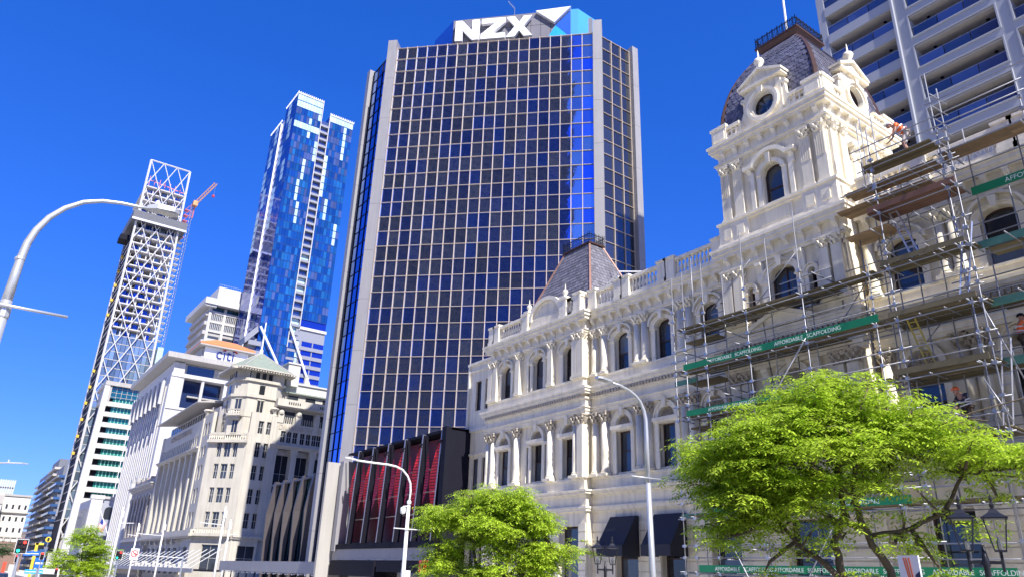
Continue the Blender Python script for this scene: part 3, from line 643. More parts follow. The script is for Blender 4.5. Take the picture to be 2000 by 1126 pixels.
# ================================================================ glass office tower with the lettering
NZ = thing('office_tower', (45, 72, 0), 'dark glass office tower with cream window grid and big white letters on its crown', 'building')
AX, AY = 34.9, 79.25; LF = 27.75; ZT = 71.35; PIT = 2.085
FN = Fr(AX, AY, -45)                                # big diagonal face, x 0..LF
BX, BY, _ = FN(LF, 0, 0)
rows = [ZT, 69.4]+[69.4-PIT*k for k in range(1, 34)]
PANE = []
def pane_mesh(w, h, ta, tb):
    m = MB(); d = .02
    m.hexa([(0,ta,0),(w,-ta,0),(w,.1,0),(0,.1,0),(0,tb,h),(w,-tb,h),(w,.1,h),(0,.1,h)]); return m
def curtain(F, xs, rows, glass, n_obj, rowsel, name='pane', pw=.042, tw=.024, depth=.12):
    """mullion grid with slightly out-of-true panes"""
    stuff = MB(F); th = F.th; protos = {}
    for j in range(len(rows)-1):
        z1, z0 = rows[j], rows[j+1]
        for i in range(len(xs)-1):
            x0, x1 = xs[i]+.02, xs[i+1]-.02; w, h = x1-x0, z1-z0-.04; ta, tb = rnd.choice((-.003, -.0015, 0, .0015, .003)), rnd.choice((-.003, -.0015, 0, .0015, .003))
            if rowsel(j) and n_obj[0] > 0:
                k = (round(w, 2), round(h, 2), ta, tb, glass.name)
                if k not in protos: protos[k] = mk(pane_mesh(w, h, ta, tb), name, glass)
                inst(protos[k], name, NZ, F(x0, .05, z0+.02), th); n_obj[0] -= 1
            else: stuff.hexa([(x0, .05+ta, z0+.02), (x1, .05-ta, z0+.02), (x1, .15, z0+.02), (x0, .15, z0+.02), (x0, .05+tb, z1-.02), (x1, .05-tb, z1-.02), (x1, .15, z1-.02), (x0, .15, z1-.02)])
    if stuff.v: build(stuff, 'panes', glass, NZ, kind='stuff')
    for x in xs:
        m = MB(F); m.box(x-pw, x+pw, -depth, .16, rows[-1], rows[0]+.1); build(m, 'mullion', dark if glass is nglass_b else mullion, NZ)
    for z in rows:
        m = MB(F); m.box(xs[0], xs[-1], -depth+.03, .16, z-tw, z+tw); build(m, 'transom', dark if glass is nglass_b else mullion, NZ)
NC = 19
cnt = [300]
curtain(FN, [LF*k/NC for k in range(NC+1)], rows, nglass, cnt, lambda j: j >= 11)
FRt = Fr(BX+.95, BY-.25, 0)                         # sunny short face
curtain(FRt, [0, .35, 2.15, 3.9, 5.6], rows, nglass_dim, [0], lambda j: False)
FLt = Fr(AX-.25, AY+.9+6.2, -90)                    # street face, x runs towards -Y
curtain(FLt, [0, 1.55, 3.1, 4.65, 6.2], rows, nglass_b, [0], lambda j: False, depth=.05, pw=.03, tw=.03)
def pier(name, F, x0, x1, y0, y1, z0, z1, seg=6.6, m_=granite):
    z = z1
    while z > z0:
        a = max(z0, z-seg); m = MB(F); m.box(x0, x1, y0, y1, a+.03, z); build(m, 'pier_panel', m_, NZ); z = a
    m = MB(F); m.box(x0+.04, x1-.04, y0+.04, y1-.04, z0, z1-.1); build(m, name, dark, NZ)
pier('corner_pier', FN, -1.35, -.08, -.5, 1.4, -2, ZT+1.2)
pier('corner_pier', FN, LF+.02, LF+1.25, -.55, 1.4, -2, ZT+1.8)
pier('corner_pier', FRt, 5.68, 6.75, -.7, 1.4, -2, ZT+.7)
pier('corner_pier', FLt, -1.3, -.35, -.55, 1.4, -2, ZT+.6)
m = MB(FLt); m.box(-.35, -.02, .5, .7, -2, ZT); build(m, 'recess', dark, NZ)
m = MB()                                            # hidden body: octagon
oc = [(AX+.2, AY+.3), (AX+.2, AY+7), (AX+19, AY+26), (AX+26, AY+26), (AX+45, AY+7), (AX+45, AY), (BX+7.2, BY+.1), (BX+.3, BY+.2)]
m.prism(oc, -2, ZT-.1); build(m, 'tower_core', dark, NZ)
# crown
m = MB(FN); s = 2.5
blue = mat('sign_blue', (.015, .10, .55), .35); sky_b = mat('sign_light_blue', (.02, .36, .85), .35); blue2 = mat('sign_mid_blue', (.07, .33, .75), .35, var=.05)
sgrey = mat('sign_grey_panel', (.17, .165, .19), .5, var=.08, scale=1)
Xl, Xr = 5.3+.0, 24.3
def sx(wx): return (wx-(AX+s*.7071))/.7071            # world X on the crown plane -> local x
xl, xr, x2, x3 = sx(41.76), sx(54.0), sx(54.75), 0
ztop = lambda x: 77.85+(x-xl)/(xr-xl)*.33
m.xz([(xl, 71), (xr, 71), (xr, ztop(xr)), (xl, ztop(xl))], s, s+1.5); build(m, 'crown_panel', sgrey, NZ)
for z in (73.6, 75.8):
    q = MB(FN); q.box(xl, xr, s-.012, s, z-.02, z+.02); build(q, 'panel_joint', dark, NZ)
for k in range(1, 12):
    x = xl+(xr-xl)*k/12; q = MB(FN); q.box(x-.02, x+.02, s-.01, s, 71.3, 77.8); build(q, 'panel_joint', dark, NZ)
q = MB(FN); q.box(xr, x2, s, s+1.5, 71, 78.15); build(q, 'crown_edge_panel', blue2, NZ)
pA, pB = FN(xl, s, 0), FN(x2, s, 0)
q = MB(); q.hexa([(pB[0], pB[1], 71), (pB[0]+4.4, pB[1]+.2, 71), (pB[0]+4.4, pB[1]+3, 71), (pB[0], pB[1]+3, 71), (pB[0], pB[1], 78.15), (pB[0]+4.4, pB[1]+.2, 78.1), (pB[0]+4.4, pB[1]+3, 78.1), (pB[0], pB[1]+3, 78.15)]); build(q, 'crown_side_panel', blue2, NZ)
q = MB(); q.hexa([(pA[0], pA[1], 71), (pA[0], pA[1]+5.5, 71), (pA[0]+3, pA[1]+5.5, 71), (pA[0]+3, pA[1], 71), (pA[0], pA[1], 77.85), (pA[0], pA[1]+5.5, 77.85), (pA[0]+3, pA[1]+5.5, 77.85), (pA[0]+3, pA[1], 77.85)]); build(q, 'crown_side_panel', blue, NZ)
q = MB(FN); q.box(xl+1, xr+3, s+1.5, 20, 71, 77.6); build(q, 'plant_room', sgrey, NZ)
# triangles of the emblem (flat coloured panels and the raised white wedge)
L = lambda wx: sx(wx)
tri = lambda nm, pts, y0, m_: build(MB(FN).xz(pts, y0, s-.005), nm, m_, NZ)
tri('emblem_triangle', [(L(50.9), 71.4), (L(53.95), 71.4), (L(53.9), 73.5), (L(52.45), 75.4)], s-.05, sky_b)
tri('emblem_triangle', [(L(52.45), 75.45), (L(53.99), 73.1), (L(53.99), 77.95)], s-.06, blue)
tri('emblem_wedge', [(L(50.45), 77.95), (L(54.05), 78.25), (L(52.38), 75.6)], s-.55, white)
# the three letters
letw = mat('letter_white', (.93, .93, .93), .4, var=.0)
lets = {'N': [[(0, 0), (.3, 0), (.3, .52), (.72, 0), (1, 0), (1, 1), (.7, 1), (.7, .48), (.28, 1), (0, 1)]],
        'Z': [[(0, 0), (1, 0), (1, .24), (.42, .24), (1, .76), (1, 1), (.02, 1), (.02, .76), (.58, .76), (0, .24)]],
        'X': [[(0, 0), (.33, 0), (.5, .3), (.68, 0), (1, 0), (.67, .5), (.99, 1), (.67, 1), (.5, .7), (.33, 1), (.01, 1), (.33, .5)]]}
def tri_poly(poly):
    from mathutils.geometry import tessellate_polygon
    return tessellate_polygon([[Vector((a, b, 0)) for a, b in poly]])
for ch, a, b in (('N', 42.15, 44.65), ('Z', 44.85, 47.35), ('X', 47.45, 50.15)):
    q = MB(FN); x0, x1 = L(a), L(b); z0, z1 = 73.6-.15, 77.05
    P = [(x0+(x1-x0)*u, z0+(z1-z0)*v) for u, v in lets[ch][0]]; n = len(P)
    q.P([(x, s-.75, z) for x, z in P]); q.P([(x, s-.25, z) for x, z in P])
    for t in tri_poly(lets[ch][0]): q.f.append(tuple(t)); q.f.append(tuple(i+n for i in t))
    for k in range(n): j = (k+1) % n; q.f.append((k, j, n+j, n+k))
    build(q, 'letter_'+ch.lower(), letw, NZ)
# roof antenna
an = thing('roof_antenna', (46.9, 73.5, 77.6), 'thin rooftop television antenna with crossed rods standing above the white letters', 'antenna')
m = MB(); ap = FN(sx(48.0), s+1.4, 0); an.location = (ap[0], ap[1], 77.7)
m.tube([(ap[0], ap[1], 77.7), (ap[0], ap[1], 80.6)], .05, 5); m.tube([(ap[0]-1.3, ap[1]+1.3, 78.5), (ap[0]+1.2, ap[1]-1.2, 78.6)], .025, 4)
for k in range(6): t = -1.1+k*.4; m.tube([(ap[0]+t, ap[1]-t, 78.2), (ap[0]+t, ap[1]-t, 78.9)], .015, 4)
m.tube([(ap[0]-.75, ap[1]+.75, 82.0), (ap[0], ap[1], 80.5)], .05, 4)
for k in range(5): t = k/5; m.tube([(ap[0]-.75*t-.3, ap[1]+.75*t-.3, 80.5+1.5*t), (ap[0]-.75*t+.3, ap[1]+.75*t+.3, 80.5+1.5*t)], .02, 4)
build(m, 'antenna_rods', steel, an)
# podium with red twisted panels
PO = thing('podium_building', (30, 57, 0), 'low black-framed podium with twisted red perforated panels behind slanted glass fins', 'building')
FP = Fr(28, 0, -90)                                  # x = -Y
red = mat('red_perforated_mesh', (.8, .02, .045), .45, var=.25, scale=14, bump=.4, bscale=60)
red2 = mat('red_wall', (.14, .01, .018), .5, var=.3, scale=3)
pgl = mat('dark_shop_glass', (.02, .02, .025), .06, spec=.8)
m = MB(FP); m.box(-65.2, -47.5, 1.35, 6, 3.5, 11.6); build(m, 'rear_wall', red2, PO)
m = MB(FP); m.box(-65.2, -47.2, 0, 2.3, 3.45, 3.85); m.box(-65.2, -46.9, .3, 8, 11.75, 11.9); build(m, 'black_frame', dark, PO)
m = MB(FP); m.box(-47.5, -46.9, -.15, 8, 2.0, 11.95); build(m, 'side_wall', dark, PO)
m = MB(FP); m.box(-65.9, -65.2, -.1, 3, 3.3, 11.2); build(m, 'end_pier', granite, PO)
m = MB(FP); m.box(-66.6, -66.2, -1.2, 2.5, -1.5, 11.1); build(m, 'stone_blade', conc, PO)
m = MB(FP); m.box(-65.9, -46.9, .1, 6, 2.55, 3.45); build(m, 'concrete_band', granite, PO)
m = MB(FP); m.box(-65.9, -46.9, 1.0, 6, -1.5, 2.55); build(m, 'shopfront', pgl, PO)
m = MB(FP); m.box(-65.9, -57.5, -.05, 1, 1.3, 2.5); m.box(-56.6, -47.6, -.05, 1, 1.7, 2.5); m.box(-57.5, -57.0, -.1, 1, -1.5, 2.55); m.box(-47.5, -46.9, 0, 1, -1.5, 2.0); build(m, 'shop_fascia', dark, PO)
m = MB(FP); m.box(-49.2, -48.5, -.35, .0, 1.75, 2.55); o = build(m, 'shop_sign', mat('red_sign', (.8, .06, .02), .4), label='small bright red box sign above the shopfront of the black podium', cat='sign')
NP = 6; W_ = (65.0-47.6)/NP
for k in range(NP):
    x0 = -65.1+k*W_; x1 = x0+W_*.52
    q = MB(FP)     # twisted perforated ribbon: rotates about its axis as it rises
    n = 34; c = x0+W_*.5
    for j in range(n):
        z0 = 4.0+(11.5-4.0)*j/n; z1 = 4.0+(11.5-4.0)*(j+.74)/n
        def edge(z):
            t = (z-4)/7.5; w = .35+.85*math.sin(math.pi*min(1, t*.95+.04)); a = R(-70+t*150); cc = c-.35+t*.75; return (cc-w*math.cos(a), .72-.45*w*math.sin(a)), (cc+w*math.cos(a), .72+.45*w*math.sin(a))
        (a0, a1), (b0, b1) = edge(z0), edge(z1)
        q.face([(a0[0], a0[1], z0), (a1[0], a1[1], z0), (b1[0], b1[1], z1), (b0[0], b0[1], z1)])
    build(q, 'twisted_panel', red, PO)
    xa, xb = x0+W_*.78, x0+W_*1.02
    q = MB(FP); q.hexa([(xa, -.12, 3.9), (xa+.1, -.12, 3.9), (xa+.1, .1, 3.9), (xa, .1, 3.9), (xb, -.12, 11.75), (xb+.16, -.12, 11.75), (xb+.16, .1, 11.75), (xb, .1, 11.75)])
    build(q, 'raking_fin', mat('fin_grey', (.30, .30, .36), .4, metal=.3), PO)
    q = MB(FP); q.hexa([(xa+.101, -.1, 3.9), (xa+.15, -.1, 3.9), (xa+.15, .42, 3.9), (xa+.101, .42, 3.9), (xb+.161, -.1, 11.7), (xb+.21, -.1, 11.7), (xb+.21, .42, 11.7), (xb+.161, .42, 11.7)])
    build(q, 'fin_return', dark, PO)
    q = MB(FP); q.box(x0+.35, x0+W_*.8, -.0, .08, 3.86, 3.95); build(q, 'fin_rail', dark, PO); q = MB(FP); q.box(x0+.5, x0+W_, .0, .08, 11.6, 11.7); build(q, 'fin_rail', dark, PO)
    q = MB(FP); q.tube([(xb-.35, -.2, 10.75), (xb+.25, -.2, 11.0)], .05, 5); q.tube([(xb+.15, -.2, 10.75), (xb-.25, -.2, 11.05)], .05, 5); build(q, 'fin_bracket', dark, PO)
for z in (6.0, 7.6, 9.3):
    q = MB(FP); q.box(-65, -47.6, 1.2, 1.3, z-.04, z+.04); build(q, 'pale_rail', cream_l, PO)
# annex with folded stone fins
AN = thing('fin_annex', (35, 96, 0), 'low dark glass annex with tall folded bronze-stone fins beside the office tower', 'building')
FA = Fr(34.5, 0, -90); finm = mat('shade_toned_bronze_fin', (.085, .072, .072), .5, var=.12, scale=2); agl = mat('teal_glass', (.01, .045, .05), .05, spec=.8)  # fin colour darkened to stand in for shade on the annex
for i, Y0 in enumerate((104.6, 101.2, 97.9, 94.3, 90.6)):
    x = -Y0
    q = MB(FA); q.hexa([(x, .5, 8.6), (x+.25, -.35, 8.6), (x+.5, -.35, 8.6), (x+.95, .5, 8.6), (x, .5, -2), (x+.06, .2, -2), (x+.22, .2, -2), (x+.3, .5, -2)]); build(q, 'stone_fin', finm, AN)
    q = MB(FA); q.hexa([(x, .5, 8.61), (x+.25, -.35, 8.61), (x+.5, -.35, 8.61), (x+.95, .5, 8.61), (x+.5, .5, 12.85), (x+.75, .05, 12.85), (x+1.5, .05, 12.85), (x+1.7, .5, 12.85)]); build(q, 'stone_fin', finm, AN)
    q = MB(FA); q.box(x+.3, x+3.3, .6, .75, -2, 12.3); build(q, 'glass_bay', agl, AN)
    for k in range(3): q = MB(FA); q.box(x+.9+k*.8, x+.96+k*.8, .5, .6, -2, 11.6-.4*k); build(q, 'glazing_bar', dark, AN)
q = MB(FA); q.box(-105.4, -87.2, .8, 14, -2, 12.4); build(q, 'annex_body', dark, AN)
q = MB(FA); q.box(-104.8, -87.5, .1, 1.2, 12.35, 12.6); build(q, 'annex_parapet', finm, AN)
# street verandah in front of annex / tower
vr = thing('street_verandah', (29, 84, 0), 'long flat dark grey street verandah under the fin annex and glass tower', 'verandah')
FV = Fr(28.9, 0, -90); q = MB(FV); q.box(-103, -66.8, 0, 5, 2.15, 2.3); build(q, 'verandah_roof', dark, vr)
q = MB(FV); q.box(-103, -66.8, -.15, 0, 1.3, 2.42); build(q, 'fascia', granite, vr)
for k in range(12): q = MB(FV); q.tube([(-102+k*3, .3, -1.8), (-102+k*3, .3, 1.4)], .07, 6); build(q, 'post', dark, vr)
q = MB(FV)
for k in range(60): q.box(-102.6+k*.6, -102.3+k*.6, -.1, -.02, 1.12+.05*(k % 3), 1.24)
build(q, 'lamp_strip', white, vr)

# ================================================================ limestone corner building with lettered frieze
D = thing('stone_office_building', (37, 138, 0), 'pale limestone office building with green hipped corner tower and lettered frieze', 'building')
DS, DC, DR = Fr(33.6, 0, -90), Fr(33.6, 140, -45), Fr(0, 134.7, 0)
roofg = mat('green_copper_roof', (.22, .26, .21), .7, var=.3, scale=1.5); dgl = mat('office_glass', (.035, .04, .05), .08, spec=.8, rv=.4)
dfr = mat('pale_window_frame', (.5, .49, .46), .5)
ornd = mat('darker_stone_ornament', (.42, .36, .28), .8, var=.25, scale=3)  # frieze letters, slightly darker and browner than the limestone
def dwin(F, cx, w, z0, h, th): window(cx, w, z0, h, 0, .3, parent=D, fr=F, th=th, fm=dfr, gm=dgl, mull=1)
def face(F, th, x0, x1, rows, z0, z1, P=D, m_=stone, thick=.6, win=dwin, name='wall'):
    """rows: list of (zb, h, [(cx, w)])"""
    z = z0
    for zb, h, ws in rows:
        lo, hi = zb-.4, zb+h+.4
        m = MB(F)
        if lo > z: m.box(x0, x1, 0, thick, z, lo)
        wallrun(m, x0, x1, lo, hi, 0, thick, [(c, w, zb, zb+h, 0) for c, w in ws]); build(m, name, m_, P)
        for c, w in ws: win(F, c, w, zb, h, th)
        z = hi
    if z1 > z: m = MB(F); m.box(x0, x1, 0, thick, z, z1); build(m, name, m_, P)
# right, sunny face
prs = [(40.85, .95), (42.35, .95)]; pr2 = [(56.6, .95), (58.1, .95)]
col3 = [45.9, 50.2, 54.0]
face(DR, 0, 38.9, 43.4, [(1.0, 4.2, [(41.6, 3.0)]), (8.0, 2.6, prs), (12.1, 2.6, prs), (16.2, 2.6, prs), (20.2, 2.6, prs), (24.4, 2.3, prs)], -3, 28.2)
face(DR, 0, 55.6, 62, [(1.0, 4.2, [(57, 3.0)]), (8.0, 2.6, pr2), (12.1, 2.6, pr2), (16.2, 2.6, pr2), (20.2, 2.6, pr2), (24.4, 2.3, pr2)], -3, 28.2)
tri3 = [(c+d, .95) for c in (46.3, 50.0, 53.2) for d in (-1.15, 0, 1.15)]
FR2 = Fr(0, 135.6, 0)
face(FR2, 0, 43.4, 55.6, [(8.0, 5.6, [(c, 2.4) for c in (45.9, 49.5, 53.1)]), (14.4, 6.8, [(c, 2.4) for c in (45.9, 49.5, 53.1)])], -3, 22.2)
face(DR, 0, 43.4, 55.6, [(23.4, 2.1, tri3)], 22.9, 26.4)
for c in (43.9, 47.7, 51.3, 55.1):
    m = MB(DR); m.box(c-.5, c+.5, .0, .9, 7.3, 21.3); m.box(c-.62, c+.62, -.12, .9, 21.3, 22.2); build(m, 'pilaster', stone, D)
m = MB(DR); cornice(m, 43.4, 55.6, [(22.2, 22.45, .15), (22.45, 22.7, .35), (22.7, 22.9, .55)], 0); build(m, 'cornice', stone, D)
m = MB(DR); cornice(m, 38.9, 62, [(6.2, 6.5, .3), (6.5, 6.8, .5), (6.8, 7.3, .15)], 0, (0, 0)); build(m, 'belt_course', stone, D)
m = MB(DR); m.box(43.4, 55.6, -.02, .5, 24.9+1.2, 26.9); build(m, 'frieze', stone, D)
text('DILWORTH   BUILDING', 1.25, ornd, D, 'frieze_lettering', DR(44.0, -.04, 25.75), 0, .05)
for c in (44.2, 47.6, 51.2, 54.9):
    m = MB(DR); m.box(c-.55, c+.55, -.15, .6, 26.9, 28.6); m.lathe([(.55, 0), (.6, .35), (.4, .8), (.0, .95)], (c, .1), 8, 28.5); build(m, 'lion_head_block', stone, D)
for a, b in ((44.9, 46.9), (48.3, 50.5), (51.9, 54.2)):
    m = MB(DR); m.box(a, b, .4, .5, 26.95, 29.2); build(m, 'loggia_glass', dgl, D)
    for k in range(5): m = MB(DR); m.box(a+(b-a)*(k+.5)/5-.06, a+(b-a)*(k+.5)/5+.06, .2, .3, 26.95, 28.1); build(m, 'railing_bar', stone, D)
m = MB(DR); m.box(43.4, 62, .5, 4, 26.9, 29.7); build(m, 'attic_wall', stone, D)
m = MB(DR); cornice(m, 43.0, 61, [(29.7, 29.9, 1.0), (29.9, 30.1, 1.3), (30.1, 31.3, 1.1)], .4, (0, 0)); build(m, 'balcony_cornice', stone, D)
for k in range(12):
    x = 45.2+k*.42+(3.6 if k > 5 else 0); m = MB(DR); m.box(x-.09, x+.09, -.73, -.69, 30.35, 30.85); build(m, 'parapet_slot', dark, D)
m = MB(DR); m.box(44, 62, 3, 12, 31.2, 33.2); build(m, 'set_back_storey', stone, D); m = MB(DR); m.box(43.5, 62, 2.4, 13, 33.2, 33.45); build(m, 'set_back_roof', roofg, D)
for x in (46, 49.5, 53): m = MB(DR); m.box(x, x+2, 2.95, 3.02, 31.6, 32.9); build(m, 'set_back_window', dgl, D)
m = MB(DR); m.box(43.5, 55.5, 5, 16, 33, 35.6); m.box(43.3, 55.8, 4.7, 16, 35.6, 35.9); build(m, 'rooftop_block', conc_w, D)
m = MB(DR); m.box(45.6, 48.0, 4.0, 8, 35, 39.3); m.box(45.4, 48.2, 3.8, 8.2, 39.3, 39.6); build(m, 'chimney', conc_w, D)
m = MB(DR); m.lathe([(.5, 0), (.5, 1.8), (.55, 2.0)], (50.2, 6), 10, 35.8); build(m, 'vent_pipe', conc_w, D)
# corner (chamfer)
tw = [(2.2, .9), (3.75, 1.3), (5.3, .9)]
face(DC, R(-45), 0, 7.5, [(.8, 4.4, [(3.75, 3.2)]), (8.0, 2.6, tw), (12.1, 2.6, tw), (16.2, 2.6, tw), (20.0, 2.6, tw)], -3, 24.4)
m = MB(DC); cornice(m, 0, 7.5, [(6.2, 6.5, .3), (6.5, 6.8, .5)], 0, (0, 0)); m.box(.6, 6.9, -.9, .1, 6.55, 6.9); build(m, 'balcony_floor', stone, D)
def dbal(F, x0, x1, y, z, h, P=D, step=.42):
    m = MB(F); m.box(x0, x1, y-.12, y+.12, z+h-.16, z+h); m.box(x0, x1, y-.12, y+.12, z, z+.14); build(m, 'balustrade_rail', stone, P)
    n = int((x1-x0)/step)
    for k in range(n): x = x0+(x1-x0)*(k+.5)/n; inst(BAL, 'baluster', P, F(x, y, z+.14), F.th).scale = (1.1, 1.1, (h-.3)/.7)
dbal(DC, .7, 6.8, -.75, 6.9, 1.0); dbal(DC, .1, 7.4, -.5, 22.9, 1.1)
m = MB(DC); m.box(0, 7.5, -.7, .1, 22.5, 22.9); build(m, 'balcony_floor', stone, D)
# corner tower above
tcx, tcy = 40.3, 140.2
def octo(r, z0, z1, nm, m_, cut=.42):
    a = r; b = r*cut; pts = [(-a, -b), (-b, -a), (b, -a), (a, -b), (a, b), (b, a), (-b, a), (-a, b)]
    q = MB(); q.prism([(tcx+x, tcy+y) for x, y in pts], z0, z1); return build(q, nm, m_, D)
octo(4.7, 23, 31.2, 'tower_body', stone, .55); octo(5.0, 30.9, 31.4, 'tower_band', stone, .55)
octo(4.5, 31.4, 36.0, 'tower_body', stone, .6); octo(4.9, 33.9, 34.4, 'tower_band', stone, .6); octo(4.8, 27.3, 27.7, 'tower_band', stone, .55)
FT0 = Fr(tcx-4.7*.775-.0, tcy-4.7*.775, -45); FTs = Fr(tcx-4.7, tcy, -90); FTr = Fr(tcx, tcy-4.7, 0)
for F in (FT0, FTs, FTr):
    for z, h, w in ((24.3, 2.2, 1.0), (28.2, 2.3, 1.1)):
        m = MB(F); m.box(-w/2, w/2, -.05, .1, z, z+h); build(m, 'tower_window', dgl, D)
        m = MB(F); m.box(-w/2-.15, w/2+.15, -.18, .05, z-.2, z); m.box(-.04, .04, -.1, 0, z, z+h); m.box(-w/2-.15, w/2+.15, -.12, .05, z+h, z+h+.2); build(m, 'tower_window_frame', stone, D)
for F, o in ((FT0, .15), (FTs, .2), (FTr, .2)):
    for k in (-1, 0, 1):
        m = MB(F); m.box(k*1.2-.38, k*1.2+.38, o-.06, o+.1, 34.5, 35.7); build(m, 'attic_window', dgl, D)
        for q_ in (-.5, .4): m = MB(F); m.box(k*1.2+q_, k*1.2+q_+.1, o-.12, o, 34.5, 35.7); build(m, 'attic_mullion', stone, D)
    m = MB(F); m.box(-.5, .5, o-.06, o+.1, 31.7, 33.4); build(m, 'attic_window', dgl, D)
m = MB(FT0); m.box(-1.3, 1.3, -1.2, .1, 27.2, 27.5); m.box(-.9, .9, -.8, .1, 26.7, 27.2); build(m, 'balconette', stone, D); dbal(FT0, -1.2, 1.2, -1.05, 27.5, .9)
q = MB(); A_ = [(-6.1, -4.3), (-4.3, -6.1), (4.3, -6.1), (6.1, -4.3), (6.1, 4.3), (4.3, 6.1), (-4.3, 6.1), (-6.1, 4.3)]
q.loft([[(tcx+x, tcy+y, 36.0) for x, y in A_], [(tcx+x, tcy+y, 36.25) for x, y in A_]]); build(q, 'eaves_soffit', stone, D)
q = MB(); q.loft([[(tcx+x, tcy+y, 36.25) for x, y in A_], [(tcx+x*.5, tcy+y*.5, 38.4) for x, y in A_], [(tcx+x*.03, tcy+y*.03, 40.6) for x, y in A_]]); build(q, 'hipped_roof', roofg, D)
for x, y in A_:
    q = MB(); q.tube([(tcx+x, tcy+y, 36.3), (tcx+x*.5, tcy+y*.5, 38.45), (tcx, tcy, 40.7)], .12, 5); build(q, 'roof_hip', conc, D)
for k in range(22):
    x = -6+12*k/21
    q = MB(); q.box(tcx-6.0, tcx-4.4, tcy+x*.85-.12, tcy+x*.85+.12, 35.7, 36.0); build(q, 'eaves_bracket', stone, D); q = MB(); q.box(tcx+x*.85-.12, tcx+x*.85+.12, tcy-6.0, tcy-4.4, 35.7, 36.0); build(q, 'eaves_bracket', stone, D)
q = MB(); q.lathe([(.35, 0), (.35, .9), (.16, 1.0), (.12, 6.5), (.02, 6.6)], (tcx, tcy), 8, 40.4); build(q, 'flagpole', white, D)
# street face
x0s, x1s = -180, -140
bays = [-176.6+4.6*k for k in range(7)]
rowsS = [(.2, 4.6, [(b, 2.2) for b in bays]), (8.0, 2.7, [(b, 1.5) for b in bays]), (12.1, 2.7, [(b, 1.5) for b in bays]), (16.2, 2.7, [(b, 1.5) for b in bays]), (20, 1.6, [])]
face(Fr(34.3, 0, -90), T90, x0s, -146.6, rowsS, -3, 22.0)
end = [(-144.2, 1.1), (-142.2, 1.1)]
face(DS, T90, -146.6, x1s, [(.2, 4.6, [(-143.2, 2.6)]), (8.0, 2.6, end), (12.1, 2.6, end), (16.2, 2.6, end), (20.2, 2.0, end), (24.2, 2.3, end)], -3, 28.2)
for b in bays+[-144.4+0]:
    if b > -146: continue
    m = MB(DS); m.box(b-2.75, b-1.85, .05, .8, 7.3, 21.2); m.box(b-2.9, b-1.7, -.05, .8, 21.2, 22.0); build(m, 'pilaster', stone, D)
m = MB(DS); m.box(-180.2, -178.6, -.1, 1, -3, 28); build(m, 'end_pilaster', stone, D)
face(DS, T90, x0s, -146.6, [(22.9, 1.9, [(-178.5+1.55*k, .8) for k in range(20)])], 22.0, 27.8)
text('DILWORTH BUILDING', 1.7, ornd, D, 'frieze_lettering', DS(-172, -.04, 26.0), T90, .05)
m = MB(DS); cornice(m, x0s, -146.6, [(21.9, 22.2, .3), (22.2, 22.5, .6)], 0); build(m, 'cornice', stone, D)
m = MB(DS); cornice(m, x0s, x1s, [(6.2, 6.5, .5), (6.5, 6.9, .8), (6.9, 7.6, .5)], 0); build(m, 'belt_course', stone, D)
m = MB(DS); m.box(x0s, -146.6, 1.2, 12, 27.8, 30.2); build(m, 'attic_wall', stone_g, D)
for k in range(16): m = MB(DS); m.box(-179+2*k, -177.9+2*k, 1.12, 1.25, 28.2, 29.9); build(m, 'attic_window', dgl, D)
m = MB(DS); m.hexa([(-180.5, -1.9, 30.6), (-146, -1.9, 30.6), (-146, 5, 31.6), (-180.5, 5, 31.6), (-180.5, -1.9, 30.85), (-146, -1.9, 30.85), (-146, 5, 32.0), (-180.5, 5, 32.0)]); build(m, 'eaves_roof', stone_g, D)
for b in bays: m = MB(DS); m.box(b-2.5, b-2.1, -.7, 0, 5.4, 6.2); build(m, 'bracket', stone, D)
for P_, F_, x in ((D, DR, 43.1), (D, DS, -146.2)):
    m = MB(F_); m.box(x-.5, x+.5, -.25, .7, 7.3, 27.8); m.lathe([(.5, 0), (.3, .4), (.55, .9), (.9, 1.2), (.7, 1.5), (0, 1.55)], (x, .4), 10, 28.0); build(m, 'corner_pier', stone, P_)
m = MB(); m.prism([(40.2, 136.4), (62, 136.4), (62, 179), (34.9, 179), (34.9, 141.7)], -3, 29.6); build(m, 'building_core', stone_g, D)
# canopy on cables along the pavement
VC = thing('cable_hung_canopy', (31, 160, 0), 'dark street canopy hung from pale diagonal cables in front of the limestone building', 'canopy')
m = MB(DS); m.box(-215, -118, -4.2, -.2, 1.0, 1.25); build(m, 'canopy_roof', dark, VC)
m = MB(DS); m.box(-215, -118, -4.4, -4.2, .75, 1.35); build(m, 'fascia', granite, VC)
for k in range(24): m = MB(DS); x = -213+k*4.0; m.tube([(x, -4.1, 1.3), (x+1.6, -.3, 4.2)], .055, 5); build(m, 'cable', white, VC)
for k in range(14): m = MB(DS); x = -174+k*3.2; m.box(x, x+1.0, -2.6, -1.6, 1.3, 2.3-.3*(k % 3)); build(m, 'rooftop_lamp_box', conc_w, VC)

